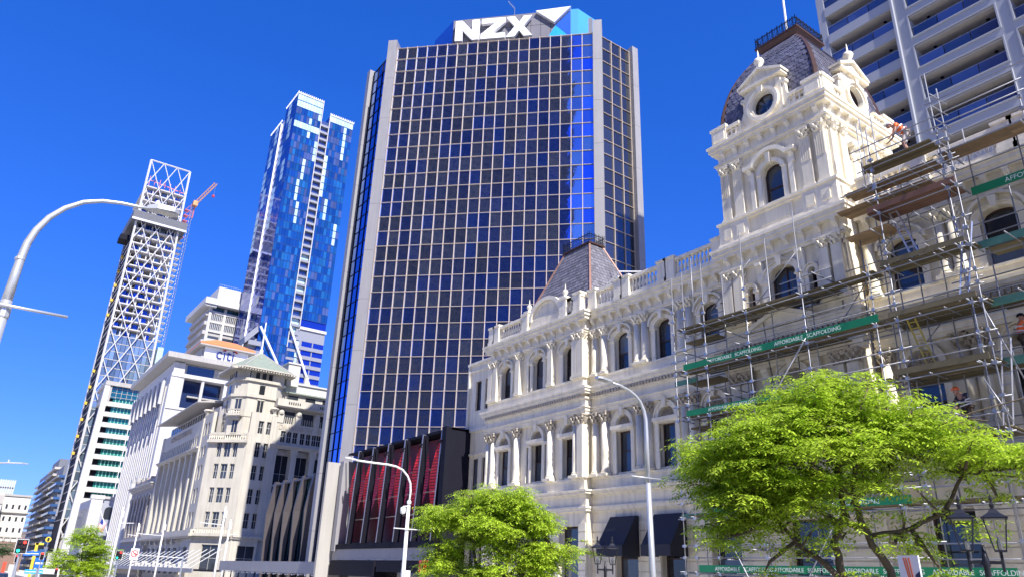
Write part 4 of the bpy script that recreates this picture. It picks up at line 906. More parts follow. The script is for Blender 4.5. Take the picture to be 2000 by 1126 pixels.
# ================================================================ arcaded building left of it
AB = thing('arcaded_building', (34, 192, 0), 'grey-brown building with tall arched bays and a stepped cornice left of the limestone building', 'building')
brn = mat('grey_brown_stone', (.30, .27, .25), .8, var=.12, scale=.6, streak=.15)
FA_ = Fr(33.6, 0, -90); ab = [-202+3.8*k for k in range(6)]
m = MB(FA_); wallrun(m, -205, -181, 6.5, 17.6, 0, .7, [(b, 2.3, 7.4, 15.2, 1.15) for b in ab]); m.box(-205, -181, 0, .7, -3, 6.5); build(m, 'wall', brn, AB)
for b in ab:
    m = MB(FA_); m.box(b-1.15, b+1.15, .4, .45, 7.4, 16.4); build(m, 'arched_glass', dgl, AB)
    for z in (10, 12.8): m = MB(FA_); m.box(b-1.15, b+1.15, .25, .4, z, z+.25); build(m, 'window_rail', brn, AB)
    m = MB(FA_); m.box(b-.06, b+.06, .25, .4, 7.4, 16.2); build(m, 'window_bar', brn, AB)
    m = MB(FA_); m.arcband(b, 15.2, 1.15, 1.5, -.12, .1, n=10); build(m, 'archivolt', stone_g, AB)
m = MB(FA_); cornice(m, -205, -181, [(17.6, 18.0, .3), (18.0, 18.4, .7), (18.4, 18.7, 1.0), (6.4, 6.9, .4)], 0); build(m, 'cornice', stone_g, AB)
m = MB(FA_); m.box(-205, -181, .3, 1.2, 18.7, 20.0)
for k in range(5): m.box(-204.5+k*5.6, -203+k*5.6, .2, 1.3, 20.0, 20.5)
m.box(-204.9, -181.1, 1.2, 14, -3, 18.5); build(m, 'parapet', brn, AB)

# ================================================================ bank building
CB = thing('bank_building', (45, 215, 0), 'white stone bank tower with rooftop sign box, orange tiled roof and a columned loggia', 'building')
CR, CS_ = Fr(0, 205, 0), Fr(36.8, 0, -90); bgl = mat('blue_office_glass', (.03, .10, .42), .05, metal=.6, rv=.35); cgl = mat('dark_blue_office_glass', (.02, .035, .10), .05, spec=1)
def cwin(F, cx, w, z0, h, th):
    m = MB(F); m.box(cx-w/2, cx+w/2, .3, .35, z0, z0+h); build(m, 'window', cgl, CB)
    m = MB(F); m.box(cx-.05, cx+.05, .24, .3, z0, z0+h); build(m, 'window_bar', conc, CB)
face(CR, 0, 36.8, 60, [(14.5+4.15*k, 2.4, [(39.8, 1.9), (44, 1.9), (48.5, 1.9), (53, 1.9)]) for k in range(6)], -3, 40.0, P=CB, m_=conc_w, win=cwin)
m = MB(CR); m.box(36.8, 39.0, 0, 1.2, 40, 48.2); m.box(50.5, 60, 0, 1.2, 40, 48.2); m.box(36.8, 60, -.2, 1.5, 48.2, 49.2); m.box(36.8, 60, -.25, .6, 39.6, 40.2); build(m, 'loggia_wall', conc_w, CB)
for x in (39.8, 45.0): m = MB(CR); m.lathe([(.55, 0), (.45, .3), (.42, 7.6), (.6, 8.1)], (x, .5), 12, 40.1); build(m, 'loggia_column', conc_w, CB)
m = MB(CR); m.box(39, 50.5, 3.0, 3.2, 40, 48.2); build(m, 'loggia_glass', cgl, CB)
m = MB(CR); m.box(42, 50.5, 2.0, 3, 43.6, 44.0); m.box(46.5, 50, 1.6, 3, 40.1, 43); build(m, 'loggia_terrace', conc, CB)
m = MB(CR); m.box(37.4, 60, 1.0, 20, 49.2, 52.0); build(m, 'upper_storey', conc, CB)
m = MB(CR); m.box(40.5, 47.5, .9, 1.0, 49.4, 51.8); build(m, 'upper_glass', cgl, CB)
q = MB(); ea = [(34.6, 202.9), (62, 202.9), (62, 254), (34.6, 254)]; eb = [(38.5, 207), (60, 207), (60, 250), (38.5, 250)]
q.loft([[(x, y, 52.0) for x, y in eb], [(x, y, 52.7) for x, y in ea], [(x, y, 54.1) for x, y in ea], [(x, y, 55.0) for x, y in eb]]); build(q, 'roof_eaves', conc, CB)
m = MB(CR); m.box(44.4, 56.2, 2.5, 14, 54.6, 58.4); build(m, 'sign_box', white, CB)
m = MB(CR); m.box(43.8, 44.4, 3.5, 14, 54.6, 58.2); build(m, 'lift_housing', conc, CB)
m = MB(); oc_ = [(42.6, 206), (57.6, 206), (57.6, 221), (42.6, 221)]; oi_ = [(47.5, 210.5), (53, 210.5), (53, 216), (47.5, 216)]
m.loft([[(x, y, 58.4) for x, y in oc_], [(x, y, 58.75) for x, y in oc_]]); build(m, 'roof_soffit', conc, CB)
m = MB(); m.loft([[(x, y, 58.76) for x, y in oc_], [(x, y, 59.2) for x, y in oc_], [(x, y, 61.6) for x, y in oi_]]); build(m, 'tiled_roof', mat('orange_roof_tile', (.62, .20, .07), .7, var=.15, scale=3), CB)
cblue = mat('sign_letter_blue', (.02, .035, .2), .4); cred = mat('sign_arc_red', (.55, .05, .02), .4)
text('citi', 4.4, cblue, CB, 'sign_letters', CR(47.3, 2.35, 55.5), 0, .15, sx=.98)
m = MB(CR); m.arcband(51.1, 57.3, 1.9, 2.3, 2.2, 2.48, 25, 155, n=12, sz=.62); build(m, 'sign_arc', cred, CB)
# street side: white fins and blue glass strips
for k in range(15):
    x = -250+2.9*k
    m = MB(CS_); m.box(x, x+.8, -.22, .4, -3, 46); build(m, 'fin', conc_w, CB)
    for j in range(11): m = MB(CS_); m.box(x+.8, x+2.9, .05, .25, 6.5+j*3.7, 8.9+j*3.7); build(m, 'window', bgl if (k+j) % 3 else cgl, CB)
m = MB(CS_); m.box(-252, -205.05, .25, 3, -3, 52); build(m, 'street_wall', conc_w, CB); m = MB(CS_); m.box(-207.3, -205.05, -.1, .3, -3, 46); build(m, 'corner_wall', conc_w, CB)
for k in range(8): m = MB(CS_); m.lathe([(.5, 0), (.42, 7)], (-249+k*5.8, -.9), 8, 41); build(m, 'loggia_column', conc_w, CB)
for x in (-215, -209): m = MB(CS_); m.lathe([(.9, 0), (.75, 24), (1, 25)], (x, -1.6), 12, -3); build(m, 'giant_column', conc_w, CB)

# ================================================================ older apartment tower behind the bank
def simple_tower(name, label, X0, X1, Y0, Y1, H, m_): 
    t = thing(name, ((X0+X1)/2, Y0, 0), label, 'building'); q = MB(); q.box(X0, X1, Y0, Y1, -3, H); build(q, 'tower_body', m_, t); return t
TA = simple_tower('concrete_tower', 'white concrete tower with ribbed upper storeys and side balconies behind the orange tiled roof', 50, 74, 238.5, 262, 80, conc)
tgl = mat('grey_tower_glass', (.06, .07, .09), .1, rv=.4, spec=.8); FTA = Fr(50, 238, 0)
m = MB(FTA); m.box(-2.2, 25, -2, 24, 80.3, 82.3); m.box(1.6, 24, .0, 22, 82.3, 87.2); m.box(-2.0, 1.6, -1.5, .4, 79.6, 80.3); build(m, 'roof_storey', conc_w, TA)
m = MB(FTA)
for k in range(30): m.tube([(1.6+k*.75, .1, 87.2), (1.6+k*.75, .1, 88.0)], .03, 3)
m.box(1.6, 24, .08, .12, 88.0, 88.06); build(m, 'roof_railing', steel, TA)
m = MB(FTA); m.box(0, 24, .2, .5, 78.3, 80.0); build(m, 'clerestory_glass', agl, TA)
for j in range(18):
    z = 75.4-j*3.1
    for k in range(5):
        x = .9+k*4.6
        if j < 2:
            m = MB(FTA); m.box(x, x+3.4, .38, .44, z, z+2.3); build(m, 'window', tgl, TA)
            for i in range(6): m = MB(FTA); m.box(x+.2+i*.56, x+.36+i*.56, .1, .4, z, z+2.3); build(m, 'rib', conc_w, TA)
        else:
            m = MB(FTA); m.box(x, x+3.4, -.03+.45, .52, z, z+(1.3 if j in (2, 4) else 2.2)); build(m, 'window', tgl, TA)
            if j > 3 and k % 2 == j % 2: m = MB(FTA); m.box(x-.2, x+3.6, -.7, .4, z-.3, z+.7); build(m, 'balcony', conc_w, TA)
for k in range(6): m = MB(FTA); m.box(-.1+k*4.6, .7+k*4.6, 0, .5, -3, 80); build(m, 'rib_column', conc_w, TA)
for j in range(20): m = MB(FTA); m.box(0, 24, .1, .5, 77.9-j*3.1, 78.25-j*3.1+.55); build(m, 'spandrel', conc_w, TA)
for j in range(20): m = MB(FTA); m.box(-.9, 0, .5, 22, 77.0-j*3.1, 78.2-j*3.1); build(m, 'side_balcony', stone_g, TA)

TA.scale = (1.197,)*3; TA.location = (62*1.197, 238.5*1.197, -.315)
# ================================================================ tall blue glass apartment tower
PT = thing('blue_glass_tower', (80, 262, 0), 'very tall blue glass apartment tower in two joined shafts with white edge strips', 'building')
PF, PS = Fr(0, 249, 0), Fr(69.5, 0, -90)
pg1 = mat('blue_apartment_glass', (.012, .075, .30), .06, metal=.5, col2=(.03, .19, .42), trans=2.5, rv=.22); pg2 = mat('pale_apartment_glass', (.42, .58, .62), .2, rv=.15); pg3 = mat('deep_blue_glass', (.02, .06, .36), .05, metal=.7, rv=.15)
pg4 = mat('smoky_blue_glass', (.12, .17, .33), .06, metal=.6, rv=.25)
rib = mat('tower_grey_panel', (.22, .23, .27), .5); flz = 3.12
def glassrows(F, x0, x1, z1, z0, n, main, pale_rows=(), palep=.05, seed=1, deep=0):
    r = random.Random(seed); z = z1; j = 0; mb = {}; w = (x1-x0)/n
    palecol = r.randrange(n)
    while z-flz > z0-.1:
        if j % 3 == 0: palecol = r.randrange(n)
        for i in range(n):
            mt = main
            p = r.random()
            if j in pale_rows: mt = pg2
            elif j < 18 and i == palecol: mt = pg2
            elif j < 14 and p < .35 or p < .12: mt = pg4
            elif p < palep: mt = pg2
            o = r.uniform(-.015, .015)
            mb.setdefault(mt.name, (mt, MB(F)))[1].hexa([(x0+i*w+.04, o, z-flz+.35), (x0+(i+1)*w-.04, -o, z-flz+.35), (x0+(i+1)*w-.04, .2, z-flz+.35), (x0+i*w+.04, .2, z-flz+.35), (x0+i*w+.04, o, z-.04), (x0+(i+1)*w-.04, -o, z-.04), (x0+(i+1)*w-.04, .2, z-.04), (x0+i*w+.04, .2, z-.04)])
        q = MB(F); q.box(x0, x1, -.03, .2, z-flz+.02, z-flz+.31); build(q, 'spandrel', main if deep else mat('spandrel_blue', (.03, .09, .26), .15, metal=.4), PT)
        z -= flz; j += 1
    for mt, b in mb.values(): build(b, 'window_panes', mt, PT, kind='stuff')
glassrows(PF, 69.6, 79.9, 178.3, 30, 9, pg1, (0, 1, 4), .02, 3)
glassrows(PF, 83.7, 93.6, 173.8, 84, 8, pg1, (0,), .03, 5)
glassrows(PS, -262.5, -249.1, 178, 30, 4, pg3, (), 0, 7, 1)
glassrows(Fr(69.5, 0, -90), -279.6, -266, 173.8, 30, 4, pg3, (), 0, 9, 1)
m = MB(); m.box(69.8, 80, 249.3, 262.4, -3, 178.2); m.box(83.7, 93.5, 249.3, 275, 60, 173.6); m.box(69.8, 93, 262.4, 279.6, -3, 170); m.box(80, 83.7, 250.4, 275, -3, 170.5); build(m, 'tower_core', pg3, PT)
m = MB(PF); m.box(79.95, 80.2, -.3, .6, 75, 178.6); m.box(83.45, 83.7, -.3, .6, 82, 174.2); m.box(69.4, 80.2, -.25, .1, 178.2, 178.7); m.box(83.5, 93.8, -.25, .1, 173.7, 174.2); m.box(83.4, 93.8, -.3, .3, 82.6, 83.6); build(m, 'white_edge_strip', conc_w, PT)
m = MB(PS); m.box(-265.9, -265.5, -.3, 1, 30, 172.5); m.box(-266.3, -263.6, .6, 2, 167, 174); build(m, 'white_edge_strip', white, PT)
for x0, x1, z in ((69.5, 80, 178.7), (83.6, 93.7, 174.2)):
    for k in range(14): m = MB(PF); x = x0+(x1-x0)*k/13; m.box(x-.12, x+.12, -.2, .1, z, z+.55); build(m, 'parapet_stud', white, PT)
for F_, a, b, z in ((PS, -262.6, -249, 178.4), (PS, -279.5, -266, 174)):
    for k in range(14): m = MB(F_); x = a+(b-a)*k/13; m.box(x-.14, x+.14, -.2, .1, z-.2, z+.55); build(m, 'parapet_stud', white, PT)
for j in range(44):
    z = 170.5-j*3.12
    if z < 38: break
    m = MB(PF); m.box(80.2, 83.45, -.1, 1.2, z-3.12, z-2.2); build(m, 'balcony_front', rib, PT)
    m = MB(PF); m.box(80.3, 83.4, 1.0, 1.1, z-2.2, z); build(m, 'balcony_glass', pg2 if j in (19, 22, 23, 27, 28) else pg4, PT)
    m = MB(PS); m.box(-266, -262.8, .2, 1.4, z-3.12, z-2.5); build(m, 'balcony_front', rib, PT)
# lower right volume with recessed balconies
m = MB(PF); m.box(84.2, 93.4, 1.2, 20, 40, 82.6); build(m, 'balcony_block', rib, PT)
m = MB(PF); m.box(82.6, 93.5, .2, 1.2, 78.4, 82.6); build(m, 'grey_panel', rib, PT)
for j in range(12):
    z = 78.4-j*3.3
    m = MB(PF); m.box(84, 93.4, -.2, 1.2, z-3.3, z-2.0); build(m, 'balcony_front', rib, PT)
    for k in range(2): m = MB(PF); m.box(85.4+k*4.2, 89.0+k*4.2, 1.05, 1.19, z-2.0, z-.1); build(m, 'balcony_glass', dgl, PT)
    m = MB(PF); m.box(84.2, 85.2, .1, 1.2, z-2, z); m.box(89.1, 89.5, .1, 1.2, z-2, z); build(m, 'balcony_pier', rib, PT)
glassrows(PF, 79.9, 84.2, 78, 40, 4, pg1, (), .0, 11)
m = MB(PF); m.tube([(79.9, -.9, 82.5), (92.0, -.9, 58)], .4, 6); m.tube([(69.4, -1.5, 80), (77.2, -1.5, 68)], .4, 6); build(m, 'white_diagonal', white, PT)
m = MB(PF); m.hexa([(65.2, -1, 73.2), (69.2, -1, 78.2), (69.2, 6, 78.2), (65.2, 6, 73.2), (64.8, -1, 75.4), (68.7, -1, 80.2), (68.7, 6, 80.2), (64.8, 6, 75.4)])
for j in range(5): m.box(66.4-j*.2, 70.8+j*1.2, -.8, 5, 73.2-j*3.4, 74.8-j*3.4)
m.box(67.2, 72.5, .8, 8, 40, 76); build(m, 'podium_balconies', rib, PT)

# ================================================================ banded white office block
BB = thing('banded_office_block', (42, 321, 0), 'white office block with horizontal bands over green glass strips, in front of the lattice tower', 'building')
FB = Fr(0, 321, 0); tg = mat('green_teal_glass', (.02, .17, .15), .08, metal=.3, rv=.4)
m = MB(FB); m.box(36.4, 53, .9, 30, -3, 66); build(m, 'block_core', dark, BB)
for j in range(15):
    z = 58.6-j*4.05
    m = MB(FB); n = 8; pts = [(36.9-1.2*math.sin(R(90*k/n)), .9-1.5*(1-math.cos(R(90*k/n)))-.0) for k in range(n+1)]
    m.prism([(53, 1.0), (53, -.8), (37.2, -.8), (36.2, -.45), (35.7, .2), (35.6, 1.0)], z, z+1.75); build(m, 'white_band', conc_w, BB)
    m = MB(FB); m.box(38.6, 45.8, .55, .9, z+1.75, z+4.05); build(m, 'glass_strip', tg, BB)
    m = MB(FB); m.box(46.3, 53, .55, .9, z+1.75, z+4.05); build(m, 'glass_strip', tg, BB)
    for k in range(6): m = MB(FB); m.box(39.4+k*1.25, 39.7+k*1.25, .5, .56, z+1.8, z+4.0); build(m, 'glazing_bar', mat('pale_green', (.2, .45, .38), .4), BB)
m = MB(FB); m.box(37.2, 53, .2, .9, 61.8, 66.6); build(m, 'top_glass', mat('top_teal_glass', (.015, .12, .17), .06, metal=.4), BB)
for z in (62.3, 64.0, 65.6): m = MB(FB); m.box(37.2, 53, .1, .2, z, z+.14); build(m, 'transom', conc, BB)
for k in range(9): m = MB(FB); m.box(37.2+k*1.9, 37.35+k*1.9, .08, .2, 61.8, 66.4); build(m, 'mullion', conc, BB)
m = MB(FB); m.box(34.6, 53, -1.2, 20, 66.6, 68.2); m.box(35.2, 37.2, -.6, 18, 60.5, 66.6); build(m, 'roof_slab', conc, BB)
m = MB(FB); m.hexa([(33.0, -1.6, -3), (36.2, -1.6, -3), (36.2, 1.4, -3), (33.0, 1.4, -3), (34.6, -1.0, 66.6), (36.4, -1.0, 66.6), (36.4, 1.4, 66.6), (34.6, 1.4, 66.6)]); build(m, 'corner_pier', conc_w, BB)
m = MB(FB); m.box(45.95, 46.15, -.9, -.6, -3, 62); build(m, 'downpipe', white, BB)

# ================================================================ lattice tower under construction
LT = thing('lattice_tower', (45, 360, 0), 'unfinished skyscraper wrapped in a white diagonal lattice with bare floors near the top', 'building')
FL = Fr(0, 360, 0); lw = mat('lattice_white', (.55, .54, .52), .5, var=.05); slabm = mat('bare_floor_slab', (.50, .49, .48), .8); lg = mat('grey_blue_tower_glass', (.20, .28, .38), .08, metal=.5, rv=.45)
pinkm = mat('pink_formwork', (.55, .16, .22), .6); X0 = lambda z: 35.3; X1 = lambda z: 56.6-3.0*z/187
for j in range(42):
    z = 18+j*3.78
    m = MB(FL); m.box(X0(z)+.3, X1(z)-.3, .8, 34, z, z+(.55 if z > 98 else .3)); build(m, 'floor_slab', slabm if z > 96 else conc, LT)
    if z < 97:
        n = 10
        for k in range(n):
            a, b = X0(z)+.4+(X1(z)-X0(z)-.8)*k/n, X0(z)+.4+(X1(z)-X0(z)-.8)*(k+1)/n
            m = MB(FL); o = rnd.uniform(-.02, .02); m.hexa([(a+.08, .9+o, z+.3), (b-.08, .9-o, z+.3), (b-.08, 1.1, z+.3), (a+.08, 1.1, z+.3), (a+.08, .9+o, z+3.78), (b-.08, .9-o, z+3.78), (b-.08, 1.1, z+3.78), (a+.08, 1.1, z+3.78)]); build(m, 'pane', lg, LT)
    elif z < 170:
        for k in range(6):
            x = X0(z)+1+(X1(z)-X0(z)-2)*k/5; m = MB(FL); m.box(x-.25, x+.25, 2, 2.5, z+.5, z+3.78); build(m, 'column', slabm, LT)
        for k in range(7):
            if rnd.random() < .75: x = X0(z)+1+(X1(z)-X0(z)-3.4)*k/6; m = MB(FL); m.box(x, x+2.2, 2.9, 3.1, z+.5, z+2.6+rnd.random()); build(m, 'blue_screen', bgl if rnd.random() < .6 else lg, LT)
m = MB(FL); m.box(40, 50, 8, 26, -3, 172); m.box(36.2, 52.5, 6, 34, -3, 98); build(m, 'core', stone_g, LT)
WL = lambda z: (X1(z)-X0(z)); pz = 14.4
def lat(x, z): return (X0(z)+x*WL(z), .0, z)
zb0 = 0.0
for k in range(-3, 14):
    for s in (1, -1):
        # line from x=0 at z=k*pz rising to x=1 at z=(k+3)*pz (s=1), mirrored for s=-1
        t0, t1 = 0.0, 1.0
        zz = lambda t: (k*pz+3*pz*t)
        lo, hi = 4.0, 187.0
        if zz(1) < lo or zz(0) > hi: continue
        t0 = max(0, (lo-k*pz)/(3*pz)); t1 = min(1, (hi-k*pz)/(3*pz))
        if t1 <= t0: continue
        p = []
        for i in range(4): t = t0+(t1-t0)*i/3; z = zz(t); p.append(lat(t if s > 0 else 1-t, z))
        m = MB(FL); m.tube(p, .22, 5); build(m, 'diagonal_member', lw, LT)
for x, y0 in ((0, 0), (1, 0)):
    m = MB(FL); m.tube([lat(x, z) for z in (-3, 60, 120, 187)], .5, 5); build(m, 'corner_member', lw, LT)
m = MB(FL); m.tube([lat(0, 187), lat(1, 187)], .4, 5); build(m, 'top_member', lw, LT)
m = MB(); m.box(35.8, 36.4, 362, 394, -3, 158); build(m, 'street_side_wall', dark, LT)
for k in range(11):
    m = MB(); z = 46+k*7.5+(20 if k > 5 else 0); m.box(34.5, 35.6, 380, 381.6, z, z+1.2); build(m, 'hoist_cage', mat('yellow_hoist', (.62, .42, .05), .5), LT)
m = MB(); m.box(34.7, 35.2, 384, 386, 20, 150); build(m, 'hoist_mast', steel, LT)
m = MB(FL); m.box(33.2, 57.2, -2.2, 30, 153.5, 158.2); build(m, 'climbing_screen', mat('screen_grey', (.11, .115, .13), .7, var=.3, scale=2), LT)
m = MB(FL); m.box(33.0, 57.4, -2.6, -2.2, 153.2, 154.2); build(m, 'screen_walkway', steel, LT)
m = MB(FL); m.box(31, 35, 8, 16, 146, 148.6); build(m, 'loading_platform', dark, LT)
for k in range(7): m = MB(FL); x = 37+k*2.4; m.box(x-.12, x+.12, 3, 3.3, 172, 180-.3*k); m.box(x-.12, x+2.4, 3, 3.2, 177.5-.3*k, 177.9-.3*k); build(m, 'formwork_prop', pinkm, LT)
m = MB(FL); m.box(37, 53, 3.3, 3.5, 173, 173.5); build(m, 'formwork_beam', pinkm, LT)
for j in range(24):       # ladder-like hoist tower at the sunny edge
    z = 100+j*3; m = MB(FL); m.box(56.0, 58.2, 6, 9, z, z+.3); m.tube([(56.2, 6, z), (58.1, 6, z+3)], .12, 4); build(m, 'stair_panel', pinkm if j > 17 else steel, LT)
m = MB(FL)
for x in (58.7, 59.7): m.tube([(x, 5, 20), (x-.2, 5, 172)], .12, 4)
for k in range(76): m.tube([(58.7, 5, 20+2*k), (59.7, 5, 22+2*k)], .08, 3)
build(m, 'hoist_mast', steel, LT)
m = MB(FL); m.box(56.8, 59.3, 2, 12, -3, 96); build(m, 'curved_glass_edge', mat('pale_green_glass', (.42, .58, .62), .15, rv=.1), LT)
cr = thing('tower_crane', (60, 366, 168), 'orange tower crane with raised jib on top of the unfinished lattice skyscraper', 'crane')
crm = mat('crane_orange', (.55, .28, .12), .5)
def lattice(pts0, pts1, r, nm, P, m_, n=10):
    a, b = Vector(pts0), Vector(pts1); d = (b-a).normalized(); u = d.cross(Vector((0, 1, 0))).normalized(); v = Vector((0, 1, 0)); m = MB(); cs = [a+u*r, a-u*r*.5+v*r, a-u*r*.5-v*r]; D_ = b-a
    for c in cs: m.tube([c, c+D_], .2, 4)
    for k in range(n):
        for i in range(3): m.tube([cs[i]+D_*k/n, cs[(i+1) % 3]+D_*(k+1)/n], .11, 3)
    build(m, nm, m_, P)
lattice((59.5, 366, 165), (59.5, 366, 173), .9, 'crane_mast', cr, pinkm, 4); lattice((59.5, 364, 172), (67.2, 362, 186), .85, 'crane_jib', cr, crm, 10)
m = MB(); m.tube([(67.2, 362, 186), (67.0, 362, 179.5)], .07, 3); build(m, 'hoist_rope', steel, cr); m = MB(); m.lathe([(.1, -.9), (.7, -.4), (.7, .4), (.1, .9)], (67.0, 362), 6, 178.7); build(m, 'hook_block', mat('hook_red', (.5, .03, .05), .5), cr)
m = MB(); m.box(58.6, 60.8, 363, 366, 171.5, 174); build(m, 'crane_cab', crm, cr)

# ================================================================ small grey classical building behind the street tree
SB = thing('classical_building', (38, 275, 0), 'small grey classical building with arched windows and one sunlit white pier behind the street tree', 'building')
m = MB(); m.box(33.6, 50, 270, 300, -3, 20.6); build(m, 'wall', mat('blue_grey_stone', (.30, .31, .35), .8, var=.1), SB)
F = Fr(0, 270, 0)
m = MB(F); m.box(32.9, 36.2, -.8, 1, -3, 21); m.box(32.6, 36.5, -1.0, 1, 20.4, 21.6); build(m, 'corner_pier', conc_w, SB)
for x in (38.5, 42.5):
    for z in (6, 14.5): m = MB(F); m.xz([(x-1.2, z), (x+1.2, z), (x+1.2, z+2.6)]+[(x+1.2*math.cos(R(a)), z+2.6+1.2*math.sin(R(a))) for a in range(15, 180, 15)]+[(x-1.2, z+2.6)], -.06, .1); build(m, 'arched_window', dgl, SB)
m = MB(F); m.box(36, 50, -.5, 31, 20.6, 21.4); m.box(39.5, 43, -.3, 3, 21.4, 22.2); build(m, 'cornice', stone_g, SB)
for k in range(9): m = MB(Fr(33.6, 0, -90)); x = -299+k*3; m.box(x, x+1.2, -.05, .1, 8, 18); build(m, 'window', dgl, SB)

# ================================================================ far street side
balg = mat('blue_balcony_glass', (.06, .14, .34), .1, metal=.4, rv=.4); tan_b = mat('tan_render', (.34, .32, .29), .8, rv=.3)
for nm, lb, Y0, Y1, H, m1 in (('balcony_block', 'dark grey balcony apartment block furthest down the street on its right side', 462, 520, 47, balg), ('terraced_block', 'scaffold-like grey terraced block beside the base of the lattice tower', 428, 460, 50, tan_b), ('stepped_block', 'blue-glazed stepped block touching the base of the lattice tower', 398, 426, 44, balg)):
    t = thing(nm, (40, (Y0+Y1)/2, 0), lb, 'building'); m = MB(); m.box(34.6, 58, Y0, Y1, -3, H-1); build(m, 'block_body', mat('far_dark', (.14, .15, .18), .7), t)
    for j in range(int(H/3.2)):
        z = j*3.2-1; st = max(0, j-10)*.12
        m = MB(); m.box(32.4+rnd.uniform(0, .5)+st, 34.8, Y0+.3, Y1-.3, z, z+1.0); build(m, 'balcony', m1 if j % 3 else tan_b, t)
        m = MB(); m.box(33.2, 40, Y0-.9, Y0, z, z+1.1); build(m, 'balcony', tan_b if nm != 'stepped_block' else balg, t)
gt = simple_tower('glass_gridded_block', 'pale glass block with vertical white ribs at the far left end of the street', 14.6, 24.6, 560, 580, 47.6, mat('far_glass', (.32, .38, .44), .15, rv=.3))
for k in range(9): m = MB(); m.box(14.5+k*1.24, 14.9+k*1.24, 559.4, 560, -3, 48); build(m, 'rib', conc_w, gt)
for j in range(4): m = MB(); m.box(14.5, 24.7, 559.7, 560, 25+j*6, 25.5+j*6); build(m, 'floor_band', dark, gt)
sd = simple_tower('plain_white_block', 'plain white block at the left edge low over the street', 10, 16.0, 430, 450, 31, conc_w)
m = MB(); m.box(13, 16.2, 429.6, 430, 26, 30); build(m, 'recess', stone_g, sd)
vb = simple_tower('ornate_white_building', 'small ornate white building with cornice and dark windows closing the view down the street', 16.3, 27.5, 440, 460, 31, mat('white_render', (.62, .60, .56), .8, var=.1))
FVB = Fr(0, 440, 0)
for j, z in enumerate((2, 8, 14, 19, 24.6)):
    for k in range(4): m = MB(FVB); x = 18+k*2.6; m.box(x, x+.9, -.05, .1, z, z+2.1); build(m, 'window', dgl, vb)
m = MB(FVB); cornice(m, 16.3, 27.5, [(22.3, 22.8, .5), (22.8, 23.3, .9), (11.6, 12.2, .5), (30.5, 31.4, .5)], 0); build(m, 'cornice', conc, vb)
for k in range(4): m = MB(FVB); m.lathe([(.4, 0), (.35, 5.5), (.5, 6)], (18+k*2.7, -.8), 8, 5.6); build(m, 'column', conc_w, vb)
sd2 = simple_tower('brick_corner_building', 'low brick building at the far street corner', 8, 27, 395, 415, 9, mat('far_brick', (.22, .14, .11), .85, var=.2))
m = MB(); m.loft([[(-80+x*70, 900+30*math.sin(x*1.7), -3) for x in range(6)], [(-80+x*70, 940, 34+5*math.sin(x*2.1)) for x in range(6)], [(-80+x*70, 1200, 20) for x in range(6)]], close=False, cap=False); build(m, 'hill', mat('hill_scrub', (.14, .11, .09), .95, var=.3, scale=.05), kind='structure')

# ================================================================ apartment tower right, behind the heritage building
AT = thing('apartment_tower', (70, 20, 0), 'pale concrete apartment tower with deep framed balconies behind the scaffolded building', 'building')
aptc = mat('apartment_concrete', (.34, .36, .405), .8, var=.06, scale=.3, bump=.1); aptg = mat('balcony_blue_glass', (.045, .07, .20), .08, spec=1, rv=.4); soff = mat('soffit_grey', (.36, .345, .34), .8)
FAT = Fr(54, 0, -90)
m = MB(FAT); m.box(-27.6, 12, 2.3, 22, -1, 78); build(m, 'tower_body', aptc, AT)
m = MB(FAT); m.box(-27.9, -27.2, 0, 2.5, -1, 78); build(m, 'end_fin', aptc, AT)
m = MB(FAT); m.box(-21.45, -21.25, -.3, 2.5, -1, 78); m.box(-21.24, -20.9, 0, 2.3, -1, 78); build(m, 'white_fin', aptc, AT)
FH_ = 3.05
ops = [(-20.3, -14.35), (-13.3, -7.3), (-6.2, -.2), (.9, 6.9)]
